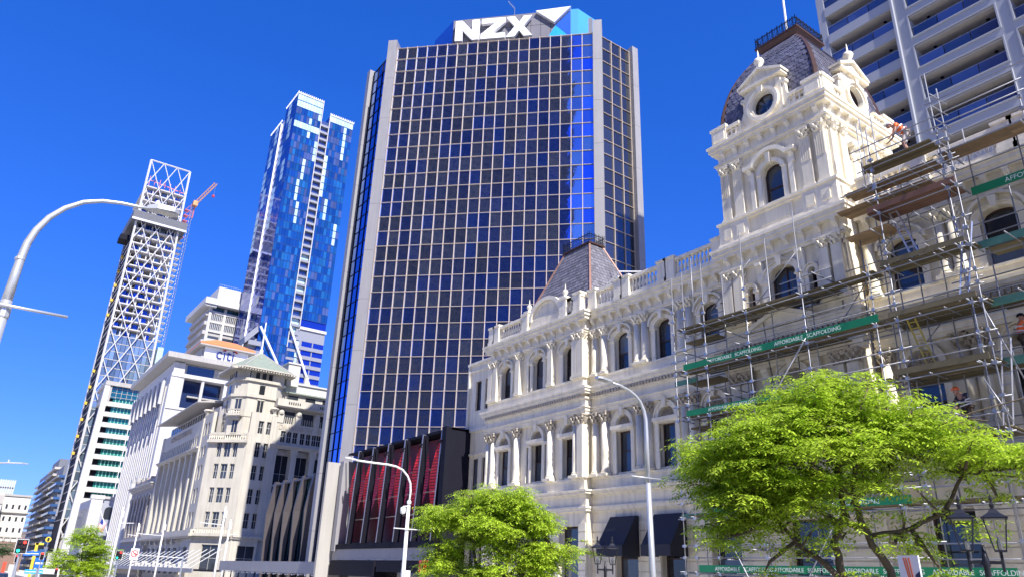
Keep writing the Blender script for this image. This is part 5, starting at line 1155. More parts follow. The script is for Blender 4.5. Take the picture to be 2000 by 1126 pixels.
for j in range(-6, 13):
    zb = 40.9+FH_*j
    # wall bands and piers of the framed part
    m = MB(FAT); m.box(-20.9, 8, 0, 2.3, zb-.9+.0, zb+.0); build(m, 'wall_band', aptc, AT)
    st = [-20.9]+[v for o in ops for v in o]+[8]
    for a, b in zip(st[::2], st[1::2]): m = MB(FAT); m.box(a, b, 0, 2.3, zb, zb+FH_-.9); build(m, 'wall_pier', aptc, AT)
    for a, b in ops:
        m = MB(FAT); m.box(a+.01, b-.01, .02, 2.28, zb+2.0, zb+2.145); build(m, 'soffit', soff, AT)
        m = MB(FAT); t = .12
        m.box(a-t, b+t, -.09, .06, zb-t, zb); m.box(a-t, b+t, -.09, .06, zb+2.15, zb+2.15+t); m.box(a-t, a, -.09, .06, zb, zb+2.15); m.box(b, b+t, -.09, .06, zb, zb+2.15); build(m, 'opening_frame', aptc, AT)
        for k in range(3):
            m = MB(FAT); w = (b-a)/3; m.box(a+k*w+.04, a+(k+1)*w-.03, .16, .19, zb+.02, zb+.98); build(m, 'balustrade_pane', aptg, AT)
        m = MB(FAT); m.box(a, b, .13, .2, zb+.98, zb+1.03); build(m, 'handrail', steel, AT)
        m = MB(FAT); m.box(a+.1, a+3.1, 2.18, 2.29, zb, zb+1.95); m.box(a+3.5, b-.1, 2.18, 2.29, zb, zb+1.95); build(m, 'sliding_door', aptg, AT)
        m = MB(FAT); m.lathe([(.14, 0), (.14, .08)], (a+1.1, 1.1), 8, zb+1.9); m.lathe([(.14, 0), (.14, .08)], (b-.9, 1.1), 8, zb+1.9); build(m, 'ceiling_light', dark, AT)
    zc = 48.75+FH_*(j-3)
    m = MB(FAT); m.box(-27.2, -21.45, -.05, 2.3, zc-.95, zc); build(m, 'balcony_parapet', aptc, AT)
    m = MB(FAT); m.box(-27.2, -21.45, .1, 2.3, zc-1.0, zc-.95); build(m, 'soffit', soff, AT)
    for k in range(3): m = MB(FAT); w = 5.75/3; m.box(-27.2+k*w+.04, -27.2+(k+1)*w-.03, .1, .13, zc+.02, zc+.9); build(m, 'balustrade_pane', aptg, AT)
    m = MB(FAT); m.box(-27.2, -21.45, .07, .14, zc+.9, zc+.95); build(m, 'handrail', steel, AT)
    m = MB(FAT); m.box(-26.9, -23.8, 2.2, 2.31, zc, zc+1.95); m.box(-23.5, -21.7, 2.2, 2.31, zc, zc+1.95); build(m, 'sliding_door', aptg, AT)
    m = MB(FAT); m.lathe([(.14, 0), (.14, .08)], (-22.6, 1.1), 8, zc+FH_-1.07); build(m, 'ceiling_light', dark, AT)
    if j % 2: m = MB(FAT); m.box(-20.9, 8, -.004, .01, zb-.47, zb-.45); build(m, 'panel_joint', soff, AT)

# ================================================================ scaffolding
SC = thing('scaffolding', (27.5, 17, 0), 'tube scaffolding with timber decks and green lettered banners across the cream building', 'scaffolding')
FS_ = Fr(27.2, 0, -90)          # x = -Y, y inward
tr = .0255
def std(Y, X, z0, z1):
    m = MB(); z = z0; m.tube([(X, Y, z0), (X, Y, z1)], tr, 6); build(m, 'standard', tube_m, SC, smooth=True)
def tubeo(a, b, nm='ledger', r=tr): m = MB(); m.tube([a, b], r, 6); build(m, nm, tube_m, SC, smooth=True)
CPm = MB(); CPm.box(-.07, .07, -.06, .06, -.06, .06); CPm.box(.03, .13, -.03, .03, -.03, .03); CP = mk(CPm, 'coupler', steel)
FX, BXs = 27.2, 28.25
SL = [(23.9, 16.4), (23.2, 16.5), (21.95, 16.65), (19.5, 17.6), (16.6, 17.4), (13.6, 14.0), (12.76, 19.8), (10.1, 21.0), (9.78, 20.1), (7.2, 19.7), (4.6, 19.9), (2.0, 20)]
for Y, zt in SL: std(Y, FX, -.15, zt)
for Y, zt in ((23.2, 13.6), (21.25, 15.9), (18.63, 17.0), (16.6, 13.6)): std(Y, 27.9, -.1 if Y > 22 else 9, zt)
for Y, zt in ((13.5, 21.2), (13.0, 21.4), (12.2, 18.2), (10.6, 18.2), (9.6, 18.6), (7.9, 17.5), (6.3, 18.2), (4.5, 18.2)): std(Y, 28.35, 0, zt)
std(13.95, 28.9, 17.7, 21.4); std(22.55, FX, 13.4, 17.1)
levels = [2.15, 4.5, 6.75, 9.05, 11.32, 13.45]
for Y_ in (20.4, 18.0, 15.6, 14.6, 11.4, 8.6): std(Y_, 28.62, 0, 13.3 if Y_ > 13 else 16.2)
for z_ in levels: tubeo((28.62, 23.0, z_-.1), (28.62, 13.2, z_-.12)); tubeo((28.62, 22.6, z_+.95), (28.62, 13.6, z_+.95), 'guard_rail')
def run(z, Ya, Yb, X=FX, nm='ledger'): tubeo((X, Ya, z), (X, Yb, z+rnd.uniform(-.02, .02)), nm)
for z in levels:
    a, b = (24.2, 12.6) if z < 13 else (23.6, 12.9)
    run(z-.12, a, 16.3); run(z-.16, 16.9, b-.4)
    if z < 13: run(z+.55, a, b, nm='guard_rail'); run(z+1.05, a-.2, b-.2, nm='guard_rail')
    run(z-.12, 23.6, 13, 28.0 if z > 8 else 28.3)
for z in levels+[15.9]:
    run(z-.14, 13.3, 9.6); run(z+.5, 13.0, 9.7, nm='guard_rail'); run(z+1.0, 13.1, 9.5, nm='guard_rail'); run(z-.2, 13.2, 2, 28.35); run(z+.55, 10.2, 1, 28.35, 'guard_rail'); run(z+1.05, 10.3, 1, 28.35, 'guard_rail')
for z, a, b in ((17.1, 14.3, 9.6), (17.9, 13.4, 9.9), (18.5, 13.5, 7), (18.95, 13.6, 7), (17.3, 10.4, 1), (16.6, 13.3, 9.8), (19.6, 10.3, 3)): run(z, a, b, nm='guard_rail' if z > 18 else 'ledger')
# transoms poking out
for Y, zt in SL:
    for z in levels+[15.9, 17.2]:
        if z > zt-.3: continue
        if z > 13 and Y > 13.7 and z > 14: continue
        o = rnd.uniform(.1, .4); dy = .06
        tubeo((FX-o, Y+dy, z-.05), (FX+1.25, Y+dy, z-.05), 'transom')
        for dz in (-.12, .55, 1.05):
            if z+dz < zt: c = inst(CP, 'coupler', SC, (FX, Y, z+dz), rnd.choice((0, 1.57)))
for Y in (22.6, 21.0, 20.2, 18.3, 17.6, 15.6, 14.8, 11.9, 11.0, 8.6, 6.0):
    for z in levels:
        if rnd.random() < .7: tubeo((FX-.12, Y, z-.08), (FX+1.2, Y, z-.08), 'transom')
for z, Y in ((18.5, 10.1), (18.9, 10.1), (17.8, 10.1), (17.0, 10.15), (16.2, 10.15), (19.5, 10.1), (20.0, 10.05)): tubeo((FX, Y, z), (28.4, Y-.1, z), 'transom')
for Y in (13.1, 12.2, 11.3, 10.7):
    for z in (15.1, 17.1, 16.4): tubeo((26.9, Y, z), (28.6, Y, z), 'transom')
# diagonal braces
for a, b in (((27.1, 16.6, 11.4), (27.1, 21.6, 5.5)), ((27.1, 19.2, -.2), (27.1, 16.0, 4.4)), ((27.1, 21.9, 4.5), (27.1, 19.4, 0)), ((27.3, 9.9, 11.2), (28.0, 9.2, 8.0)), ((27.1, 10.2, 8.4), (27.1, 9.6, 6.9)), ((28.3, 19.4, 13.3), (27.3, 18.6, 11)), ((28.3, 19.3, 11.2), (27.4, 18.4, 8.8))): tubeo(a, b, 'brace', .028)
# loose extra tubes: short putlogs, swivel braces and tag ends left by the crew
_q = random.Random(77)
for _ in range(46):
    Y = _q.uniform(10, 23.3); z = _q.choice(levels)+_q.uniform(-.15, 1.3); k = _q.random()
    if k < .4: tubeo((26.95-_q.random()*.15, Y, z), (28.6, Y+_q.uniform(-.1, .1), z), 'transom')
    elif k < .7: tubeo((27.24, Y, z), (27.24, max(9.6, Y-_q.uniform(2, 4)), z+_q.uniform(-.05, .05)), 'ledger')
    elif k < .85: tubeo((28.2, Y, z), (28.2, max(9.6, Y-_q.uniform(1.5, 2.6)), z+1.9), 'brace', .022)
    else: tubeo((27.9, Y, z-.6), (27.9, Y, z+1.5), 'standard')
# decks: individual planks
def deck(Ya, Yb, X0, X1, z, m_=wood_g, n=4, stagger=True):
    w = (X1-X0)/n
    for k in range(n):
        L0 = Ya
        while L0 > Yb+.05:
            L1 = max(Yb, L0-rnd.choice((2.4, 3.0, 3.9))); m = MB(); zz = z+rnd.uniform(0, .015)
            m.box(X0+k*w+.008, X0+(k+1)*w-.008, L1+.01, L0+(.12*rnd.random() if L0 == Ya else 0), zz, zz+.038); build(m, 'plank', m_, SC); L0 = L1
for z in levels[1:]: deck(23.6, 13.4, FX+.02, FX+.88, z)
for z in levels[1:]: deck(22.8, 15.4, 28.12, 28.6, z-.02, wood_g, 2)
for z in levels[1:]: deck(13.1, 9.75, FX+.05, FX+1.05, z+.03); deck(9.7, 1.5, 28.38, 29.3, z)
for z in levels[1:5]: deck(13.3, 9.8, 28.3, 29.2, z+.01)
for z in (9.05, 11.32, 13.45): deck(24.0, 22.0, 28.15, 29.3, z-.35, wood_g, 4)
deck(13.2, 9.85, FX-.02, FX+1.1, 15.88, wood_r); deck(14.1, 10.45, 27.3, 28.2, 17.2, wood); deck(13.1, 10.35, 27.1, 28.1, 18.02, wood_g); deck(10.3, 2, 27.4, 28.35, 17.42, wood); deck(14.9, 11, 28.0, 29.0, 16.9, wood)
deck(14.4, 12.6, 27.4, 28.6, 15.3, wood)
for Ya, Yb, z, h, mm in ((13.2, 9.8, 15.9, .24, wood_r), (13.05, 9.9, 13.5, .2, wood_g), (13.05, 9.9, 11.37, .2, wood_g), (13.2, 9.9, 9.1, .22, wood_g), (23.6, 16.7, 13.46, .05, wood_g)):
    m = MB(); m.box(FX-.08, FX-.04, Yb, Ya, z, z+h); build(m, 'toe_board', mm, SC)
# banners (flat printed cloth) with lettering
bt = mat('banner_lettering', (.72, .80, .74), .6, var=.15, scale=9)
def ban(Ya, Yb, z, h, X=FX-.06, words=()):
    m = MB(); n = 8
    for k in range(n):
        a, b = Ya+(Yb-Ya)*k/n, Ya+(Yb-Ya)*(k+1)/n; o = lambda v: .012*math.sin(v*3.1)
        m.hexa([(X+o(a), a, z), (X+o(b), b, z), (X+o(b)+.008, b, z), (X+o(a)+.008, a, z), (X+o(a), a, z+h), (X+o(b), b, z+h), (X+o(b)+.008, b, z+h), (X+o(a)+.008, a, z+h)])
    build(m, 'banner', banner, SC)
    for s, Y in words:
        for wd, dy in zip(s.split(), (0, h*4.95)): text(wd, h*.62*1.25, bt, SC, 'banner_lettering', (X-.018, Y-dy, z+h*.22), T90, .002, sx=.95)
AS = 'AFFORDABLE  SCAFFOLDING'
ban(23.35, 19.5, 11.33, .3, words=((AS, 21.75),)); ban(19.45, 13.45, 11.33, .32, words=((AS, 18.15),))
ban(23.3, 17.0, 9.05, .28, words=((AS, 22.0),)); ban(22.4, 13.3, 4.5, .3, words=((AS, 20.9), (AS, 17.4)))
ban(23.1, 17.2, 2.1, .3, words=((AS, 22.2), (AS, 19.2))); ban(17.1, 10.4, 2.1, .3, words=((AS, 16.2), (AS, 13.0)))
ban(9.7, 2, 15.62, .34, 28.2, words=((AS, 8.55), (AS, 5)))
fad = mat('faded_green_sheet', (.10, .26, .19), .7, var=.35, scale=4)
for z in (13.45, 11.2, 9.0): m = MB(); m.box(28.2, 28.22, 2, 9.9, z, z+.3); build(m, 'faded_banner', fad, SC)
for z in (11.0, 4.5, 6.8): m = MB(); m.box(28.1, 28.13, 23.3, 24.8, z-.05, z+.2); build(m, 'faded_banner', fad, SC)
# ladders leaning on the scaffold: things of their own
def ladder(a, b, w, lb, m_, nr=9):
    t = thing('ladder', a, lb, 'ladder'); A, B = Vector(a), Vector(b); u = Vector((0, 1, 0))*w/2
    for s in (-1, 1): m = MB(); m.tube([A+u*s, B+u*s], .035, 4); build(m, 'stile', m_, t)
    for k in range(nr): m = MB(); p = A+(B-A)*(k+.5)/nr; m.tube([p-u, p+u], .022, 5); build(m, 'rung', m_, t)
alu = mat('aluminium', (.6, .6, .62), .3, metal=.7); yl = mat('yellow_fibreglass', (.50, .40, .08), .5)
ladder((27.9, 11.9, 13.5), (27.7, 12.5, 16.0), .3, 'aluminium ladder sloping down from the reddish board to the deck below it', alu)
ladder((27.9, 12.05, 9.1), (27.7, 12.5, 11.3), .3, 'yellow ladder standing on a scaffold deck above the big tree', yl)
ladder((27.2, 10.35, 11.35), (27.3, 9.75, 14.2), .3, 'aluminium ladder at the right end of the upper decks beside the leaning pole', alu)
ladder((28.2, 10.2, 6.8), (28.0, 9.6, 9.9), .3, 'pale ladder low at the right behind the leaning scaffold pole', alu)

# ================================================================ people
skin = mat('skin', (.42, .22, .15), .55, var=.05); hv = mat('orange_high_visibility_cloth', (.95, .16, .02), .6, var=.08, scale=9); hvs = mat('silver_reflective_tape', (.62, .62, .6), .35)
def limb(chains, name, m_, parent, sub=1):
    vs, es, rs = [], [], []; idx = {}
    for ch in chains:
        prev = None
        for p, r in ch:
            k = tuple(round(c, 4) for c in p)
            if k not in idx: idx[k] = len(vs); vs.append(p); rs.append(r)
            i = idx[k]
            if prev is not None: es.append((prev, i))
            prev = i
    me = bpy.data.meshes.new(name); me.from_pydata(vs, es, []); o = bpy.data.objects.new(name, me); COL.objects.link(o); o.parent = parent
    s = o.modifiers.new('skin', 'SKIN'); s.use_smooth_shade = True
    for i, r in enumerate(rs): me.skin_vertices[0].data[i].radius = (r, r)
    for ch in chains: me.skin_vertices[0].data[idx[tuple(round(c, 4) for c in ch[0][0])]].use_root = True
    o.modifiers.new('sub', 'SUBSURF').levels = sub; o.modifiers['sub'].render_levels = sub
    me.materials.append(m_); return o
def person(loc, rz, J, label, top, legs, helm=None, vest=hv, hair=None, shorts=False):
    """J: joints in metres, figure faces +x: pelvis, chest, neck, head, shoulders/elbows/wrists, hips/knees/ankles (L,R)"""
    t = thing('person', loc, label, 'person'); t.rotation_euler = (0, 0, rz)
    P, Ch, Ne, Hd = J['pelvis'], J['chest'], J['neck'], J['head']
    body = [[(P, .115), (((P[0]+Ch[0])/2, 0, (P[2]+Ch[2])/2), .11), (Ch, .135), (Ne, .055), ((Ne[0]*.4+Hd[0]*.6, 0, Ne[2]*.4+Hd[2]*.6), .06)]]
    hands = []
    for s in (-1, 1):
        sh, el, wr = J['sh'][s], J['el'][s], J['wr'][s]; hp, kn, an = J['hip'][s], J['kn'][s], J['an'][s]
        body += [[(Ch, .135), (sh, .062), (el, .043), (wr, .03)], [(P, .115), (hp, .09), (kn, .058), (an, .042)]]
        d = (Vector(wr)-Vector(el)).normalized(); sd = d.cross(Vector((0, 1, 0))).normalized(); up = d.cross(sd).normalized(); w = Vector(wr)
        palm = w+d*.09; body.append([(wr, .03), (tuple(palm), .032)])
        for k in range(4):
            b = palm+up*(k-1.5)*.022; Lf = (.065, .078, .075, .058)[k]
            hands.append([(tuple(b-d*.02), .009), (tuple(b+d*Lf*.55+sd*.008), .0085), (tuple(b+d*Lf*.8+sd*.03), .0075)])
        b = w+d*.03-up*.03; hands.append([(tuple(b), .010), (tuple(b-up*.03+d*.03), .009), (tuple(b-up*.035+d*.06), .008)])
        f = Vector(an); fd = Vector((1, 0, -.15)).normalized()
        m = MB(); m.loft([[(f.x+x, f.y+yy*.05*q, f.z-.09+zz) for yy, zz in ((-1, 0), (1, 0), (1, h), (-1, h))] for x, q, h in ((-.08, .8, .1), (.02, 1, .12), (.13, 1.1, .07), (.19, .7, .03))]); o = build(m, 'boot', dark, None); o.parent = t
    b = limb(body, 'body', skin, t)
    limb(hands, 'fingers', skin, t)
    limb([[(P, .16), (((P[0]+Ch[0])/2, 0, (P[2]+Ch[2])/2), .17), (Ch, .19)]]+[[(Ch, .17), (J['sh'][s], .085), (tuple((Vector(J['sh'][s])+Vector(J['el'][s]))/2), .07)] for s in (-1, 1)], 'jacket' if top is vest else 'vest', vest, t)
    if top is not skin: limb([[(tuple(Vector(J['sh'][s])*.5+Vector(J['el'][s])*.5), .056), (J['el'][s], .052), (J['wr'][s], .038)] for s in (1,)], 'sleeve', top, t); limb([[(tuple(Vector(J['sh'][s])*.5+Vector(J['el'][s])*.5), .056), (J['el'][s], .052), (J['wr'][s], .038)] for s in (-1,)], 'sleeve', top, t)
    end = lambda s: J['kn'][s] if shorts else tuple(Vector(J['an'][s])+Vector((0, 0, .06)))
    limb([[(tuple(Vector(P)+Vector((0, 0, .04))), .14), (J['hip'][s], .105), (J['kn'][s], .075)]+([] if shorts else [(end(s), .055)]) for s in (-1, 1)], 'trousers', legs, t)
    dv = (Vector(Ch)-Vector(P)).normalized()
    for k in (.35, .75):
        c = Vector(P)+(Vector(Ch)-Vector(P))*k; m = MB(); a = dv.cross(Vector((0, 1, 0))).normalized()
        rr = .205+.02*k; ring = lambda o_, r: [tuple(c+dv*o_+a*r*math.cos(q*.5236)+Vector((0, 1, 0))*r*1.08*math.sin(q*.5236)) for q in range(12)]
        m.loft([ring(-.025, rr), ring(.025, rr)], cap=False); o = build(m, 'reflective_band', hvs, None); o.parent = t
    # head with face
    h = Vector(Hd); m = MB(); m.loft([[(h.x+.085*r*math.cos(q*.5236)+(.012 if z < -.02 else 0), h.y+.075*r*math.sin(q*.5236), h.z+z) for q in range(12)] for r, z in ((.35, -.125), (.75, -.1), (.95, -.05), (1, 0), (1, .05), (.8, .09), (.3, .12))]); o = build(m, 'head', skin, None, smooth=True); o.parent = t
    m = MB()
    m.hexa([(h.x+.08, h.y-.015, h.z-.04), (h.x+.11, h.y-.012, h.z-.045), (h.x+.11, h.y+.012, h.z-.045), (h.x+.08, h.y+.015, h.z-.04), (h.x+.08, h.y-.006, h.z+.01), (h.x+.086, h.y-.004, h.z+.01), (h.x+.086, h.y+.004, h.z+.01), (h.x+.08, h.y+.006, h.z+.01)]); o = build(m, 'nose', skin, None); o.parent = t
    m = MB()
    for s in (-1, 1): m.box(h.x+.07, h.x+.088, h.y+s*.03-.012, h.y+s*.03+.012, h.z+.0, h.z+.012)
    m.box(h.x+.07, h.x+.09, h.y-.02, h.y+.02, h.z-.072, h.z-.064); o = build(m, 'eyes_and_mouth', dark, None); o.parent = t
    for s in (-1, 1): m = MB(); m.box(h.x-.015, h.x+.015, h.y+s*.078-.008, h.y+s*.078+.008, h.z-.04, h.z+.02); o = build(m, 'ear', skin, None); o.parent = t
    m = MB(); hm = helm or dark; R_ = .115
    m.loft([[(h.x-.005+R_*1.08*r*math.cos(q*.5236), h.y+R_*r*math.sin(q*.5236), h.z+z) for q in range(12)] for r, z in ((1.0, .03), (1.0, .07), (.82, .115), (.45, .145), (.05, .155))])
    if helm: m.loft([[(h.x+.02+.16*math.cos(q*.5236), h.y+.125*math.sin(q*.5236), h.z+z) for q in range(12)] for z in (.028, .04)])
    o = build(m, 'helmet' if helm else 'hair', hm, None, smooth=True); o.parent = t
    return t
s2 = lambda f: {-1: f(-1), 1: f(1)}
white_h = mat('white_helmet', (.75, .75, .75), .35); grey_t = mat('light_grey_trousers', (.50, .44, .40), .8); brown_t = mat('dark_brown_trousers', (.05, .035, .025), .8); black_s = mat('dark_grey_sleeve', (.035, .037, .05), .8); orange_h = mat('orange_helmet', (.85, .15, .03), .4)
J1 = dict(pelvis=(-.16, 0, .93), chest=(.16, 0, 1.26), neck=(.31, 0, 1.34), head=(.44, 0, 1.38), sh=s2(lambda s: (.2, s*.22, 1.29)), el=s2(lambda s: (.30, s*.27, .94)), wr=s2(lambda s: (.48, s*.2, .74)), hip=s2(lambda s: (-.16, s*.1, .9)), kn=s2(lambda s: (.0+s*.06, s*.13, .44)), an=s2(lambda s: (-.12+s*.1, s*.13, .09)))
person((27.45, 11.45, 18.06), R(125), J1, 'worker in orange high-visibility vest and white helmet bending over on the topmost deck', skin, grey_t, white_h, shorts=True)
J2 = dict(pelvis=(0, 0, .95), chest=(.04, 0, 1.34), neck=(.07, 0, 1.50), head=(.10, 0, 1.64), sh=s2(lambda s: (.04, s*.2, 1.42)), el=s2(lambda s: (.14, s*.27, 1.14)), wr=s2(lambda s: (.36, s*.2, 1.2)), hip=s2(lambda s: (0, s*.1, .9)), kn=s2(lambda s: (.05, s*.12, .5)), an=s2(lambda s: (-.02, s*.12, .09)))
person((28.6, 9.3, 9.1), R(-60), J2, 'worker in orange vest and brown trousers standing at the right picture edge', hv, brown_t, dark)
J3 = dict(pelvis=(-.05, 0, .88), chest=(.10, 0, 1.24), neck=(.2, 0, 1.38), head=(.3, 0, 1.48), sh=s2(lambda s: (.12, s*.2, 1.3)), el=s2(lambda s: (.3, s*.25, 1.05)), wr=s2(lambda s: (.48, s*.16, .85)), hip=s2(lambda s: (-.05, s*.1, .84)), kn=s2(lambda s: (.05, s*.12, .47)), an=s2(lambda s: (-.05, s*.12, .09)))
person((27.8, 11.2, 6.8), R(150), J3, 'worker in orange helmet with dark sleeves leaning down behind the top of the big tree', black_s, brown_t, orange_h, vest=black_s)

# ================================================================ street lamps
def lamp_tube(pts, r, name, parent, m_=pole_m, n=10): m = MB(); m.tube(pts, r, n); return build(m, name, m_, parent, smooth=True)
diff = mat('lamp_diffuser', (.45, .45, .42), .3)
L0 = thing('street_lamp', (-.22, 16.5, 0), 'large grey curved street lamp nearest the camera at the left edge', 'street lamp')
lamp_tube([(-.22, 16.5, -.1), (-.22, 16.5, 3), (-.22, 16.5, 6.25)], .1, 'pole', L0)
c0 = [(-.22, 6.25), (-.21, 6.8), (-.2, 7.1), (-.17, 7.48), (-.09, 7.8), (.06, 8.13), (.28, 8.42), (.57, 8.66), (.9, 8.80), (1.25, 8.87), (1.62, 8.90), (1.82, 8.93)]
lamp_tube([(x, 16.5, z) for x, z in c0], [.092, .085, .08, .073, .066, .06, .054, .048, .043, .038, .034, .034], 'arm', L0)
m = MB(); m.lathe([(.108, 0), (.12, .03), (.12, .2), (.108, .23)], (-.22, 16.5), 10, 5.9); m.lathe([(.09, 0), (.096, .02), (.09, .05)], (-.21, 16.5), 10, 7.1); build(m, 'collar', pole_m, L0)
lamp_tube([(-.9, 16.35, 6.12), (.83, 16.35, 6.12)], .03, 'banner_bar', L0)
m = MB(); m.loft([[(1.75, 16.5+y*.06, 8.93+z*.04) for y, z in ((-1, -1), (1, -1), (1, 1), (-1, 1))], [(1.95, 16.5+y*.16, 8.98+z*.06) for y, z in ((-1, -1), (1, -1), (1, 1), (-1, 1))], [(2.3, 16.5+y*.17, 9.0+z*.055) for y, z in ((-1, -1), (1, -1), (1, 1), (-1, 1))], [(2.42, 16.5+y*.08, 8.98+z*.03) for y, z in ((-1, -1), (1, -1), (1, 1), (-1, 1))]]); build(m, 'lamp_head', pole_m, L0)
m = MB(); m.box(2.0, 2.32, 16.38, 16.62, 8.91, 8.935); build(m, 'diffuser', diff, L0)
m = MB(); m.lathe([(.05, 0), (.05, .1), (.02, .13)], (1.95, 16.5), 8, 9.04); build(m, 'sensor_cap', white, L0)
L1 = thing('street_lamp', (17.9, 17.1, 0), 'slender pale street lamp in front of the dark awnings of the cream building', 'street lamp')
lamp_tube([(17.97, 17.1, -.35), (17.92, 17.1, 2), (17.86, 17.1, 4.6)], [.11, .10, .085], 'pole', L1)
lamp_tube([(17.86, 17.1, 4.6), (17.86, 17.1, 6.1), (17.85, 17.1, 6.64), (17.78, 17.1, 6.95), (17.61, 17.1, 7.23), (17.39, 17.1, 7.41), (17.09, 17.1, 7.54), (16.72, 17.1, 7.63), (16.31, 17.1, 7.66)], [.085, .07, .065, .06, .055, .05, .045, .042, .04], 'arm', L1)
lamp_tube([(17.0, 17.0, 4.73), (18.7, 17.0, 4.76)], .022, 'banner_bar', L1)
m = MB(); m.loft([[(x, 17.1+y*w, z+zz*.03) for y, zz in ((-1, -1), (1, -1), (1, 1), (-1, 1))] for x, w, z in ((16.35, .04, 7.66), (16.2, .13, 7.68), (15.8, .15, 7.71), (15.65, .09, 7.72))]); build(m, 'lamp_head', pole_m, L1)
m = MB(); m.box(15.75, 16.1, 17.02, 17.18, 7.655, 7.668); build(m, 'diffuser', diff, L1)
L2 = thing('street_lamp', (21.55, 40.1, -.6), 'white long-armed street lamp with a dome camera in front of the red panels', 'street lamp')
lamp_tube([(21.56, 40.1, -.9), (21.55, 40.1, 2), (21.55, 40.1, 5.4)], [.14, .12, .1], 'pole', L2, white)
lamp_tube([(21.55, 40.1, 5.4), (21.6, 40.1, 6.2), (21.54, 40.1, 6.68), (21.31, 40.1, 7.08), (20.95, 40.1, 7.4), (20.5, 40.1, 7.55), (19.96, 40.1, 7.6), (18.8, 40.1, 7.6), (17.9, 40.1, 7.62)], .06, 'arm', L2, white)
lamp_tube([(20.6, 39.95, 4.05), (22.45, 39.95, 4.05)], .03, 'banner_bar', L2, white)
m = MB(); m.loft([[(x, 40.1+y*w, z+zz*.035) for y, zz in ((-1, -1), (1, -1), (1, 1), (-1, 1))] for x, w, z in ((17.95, .05, 7.63), (17.8, .15, 7.65), (17.35, .15, 7.69), (17.2, .06, 7.7))]); build(m, 'lamp_head', white, L2)
m = MB(); m.lathe([(.02, -.2), (.13, -.14), (.17, 0), (.17, .16), (.05, .24)], (21.15, 40.0), 10, 5.05); m.tube([(21.15, 40.0, 5.3), (21.55, 40.1, 5.35)], .04, 6); build(m, 'dome_camera', white, L2)
m = MB(); m.lathe([(.09, 0), (.13, .05), (.13, .18), (.08, .24)], (21.56, 40.1), 8, 5.45); build(m, 'collar', white, L2)
m = MB(); m.box(21.5, 21.9, 39.9, 40.3, .9, 1.8); build(m, 'control_box', white, L2)
L3 = thing('street_lamp', (-3.5, 45, -.7), 'small street lamp arm reaching in from the left edge low in the sky', 'street lamp')
lamp_tube([(-3.5, 45, -.8), (-3.5, 45, 5.2), (-3.2, 45, 5.7), (-2.5, 45, 5.95), (-1, 45, 6.02), (1.2, 45, 6.08)], .05, 'arm', L3)
m = MB(); m.loft([[(x, 45+y*w, z+zz*.03) for y, zz in ((-1, -1), (1, -1), (1, 1), (-1, 1))] for x, w, z in ((1.1, .05, 6.08), (1.4, .14, 6.12), (2.0, .14, 6.16), (2.3, .05, 6.16))]); m.lathe([(.05, 0), (.04, .14)], (1.45, 45), 6, 6.14); build(m, 'lamp_head', pole_m, L3)
# pale utility masts with short arms
def P_at(az, d): return d*math.sin(R(az)), d*math.cos(R(az))
for az, d, zt, arm, lb in ((15.38, 95, 8.3, -2.6, 'tall pale mast with side arm in front of the corner of the limestone building'), (11.67, 125, 7.8, -3.6, 'pale mast with side arm in front of the street face of the limestone building'), (15.85, 118, 8.1, 1.4, 'thin grey mast just right of the tall pale mast'), (10.1, 150, 8.4, -1.5, 'pale mast before the arcaded building'), (8.95, 120, 9.0, 1.8, 'pale mast nearest the no-turn sign')):
    x, y = P_at(az, d); t = thing('street_mast', (x, y, road_z(y)), lb, 'mast'); lamp_tube([(x, y, road_z(y)-.1), (x, y, zt)], [.16, .1], 'pole', t, white, 8)
    lamp_tube([(x, y, zt-2.1), (x+arm, y, zt-2.0)], .05, 'arm', t, white, 5); m = MB(); m.box(x-.12, x+.22, y-.15, y+.15, zt-1.3, zt-.5); build(m, 'box', white, t)

# traffic signals
sig_b = mat('signal_black', (.012, .012, .014), .5); rl = mat('red_signal_light', (1, .03, .02), .4, emit=2.2, var=0); gl_ = mat('green_signal_light', (.02, .95, .55), .4, emit=1.8, var=0)
offl = mat('unlit_signal_lens', (.05, .02, .02), .3)
def signal(az, d, el, lb, k=1.0, two=True, pole=True, lean=0):
    x, y = P_at(az, d); z = 1.6+d*math.tan(R(el)); t = thing('traffic_light', (x, y, z), lb, 'traffic light'); F = Fr(x, y, -az)
    w, h = (.47, .62) if two else (.26, .5); w *= k; h *= k
    m = MB(F); m.box(-w, w, 0, .05, z-h, z+h); build(m, 'backboard', sig_b, t)
    m = MB(F); e = .035*k
    m.box(-w-e, w+e, -.01, .04, z+h, z+h+e); m.box(-w-e, w+e, -.01, .04, z-h-e, z-h); m.box(-w-e, -w, -.01, .04, z-h, z+h); m.box(w, w+e, -.01, .04, z-h, z+h); build(m, 'white_border', white, t)
    cols = ((-.2*k, (offl, offl, gl_)), (.2*k, (rl, offl, None))) if two else ((0, (rl, offl, offl)),)
    for cx, ls in cols:
        for i, l_ in enumerate(ls):
            if l_ is None: continue
            zz = z+(.38-.38*i)*k; q = MB(F); q.arcband(cx, zz, 0, .135*k, -.1, -.06, 0, 360, 14); build(q, 'lamp_lens', l_, t)
            q = MB(F); q.arcband(cx, zz, .135*k, .16*k, -.3*k, 0, 0, 180, 8); build(q, 'visor', sig_b, t)
    if pole: m = MB(F); m.tube([(-.1+lean, .15, z-h-.05-5), (0, .15, z-h)], .05, 6) if False else m.tube([(0, .15, road_z(y)-.1), (0, .15, z+h)], .055, 6); build(m, 'pole', steel, t)
    return t
signal(3.75, 44, .82, 'largest traffic light, green with a red arrow, at the lower left', .5)
signal(9.3, 68, .54, 'traffic light with green and red lamps left of the no-turn sign', .5)
signal(3.68, 80, .1, 'small red traffic light below the largest one', .6, False)
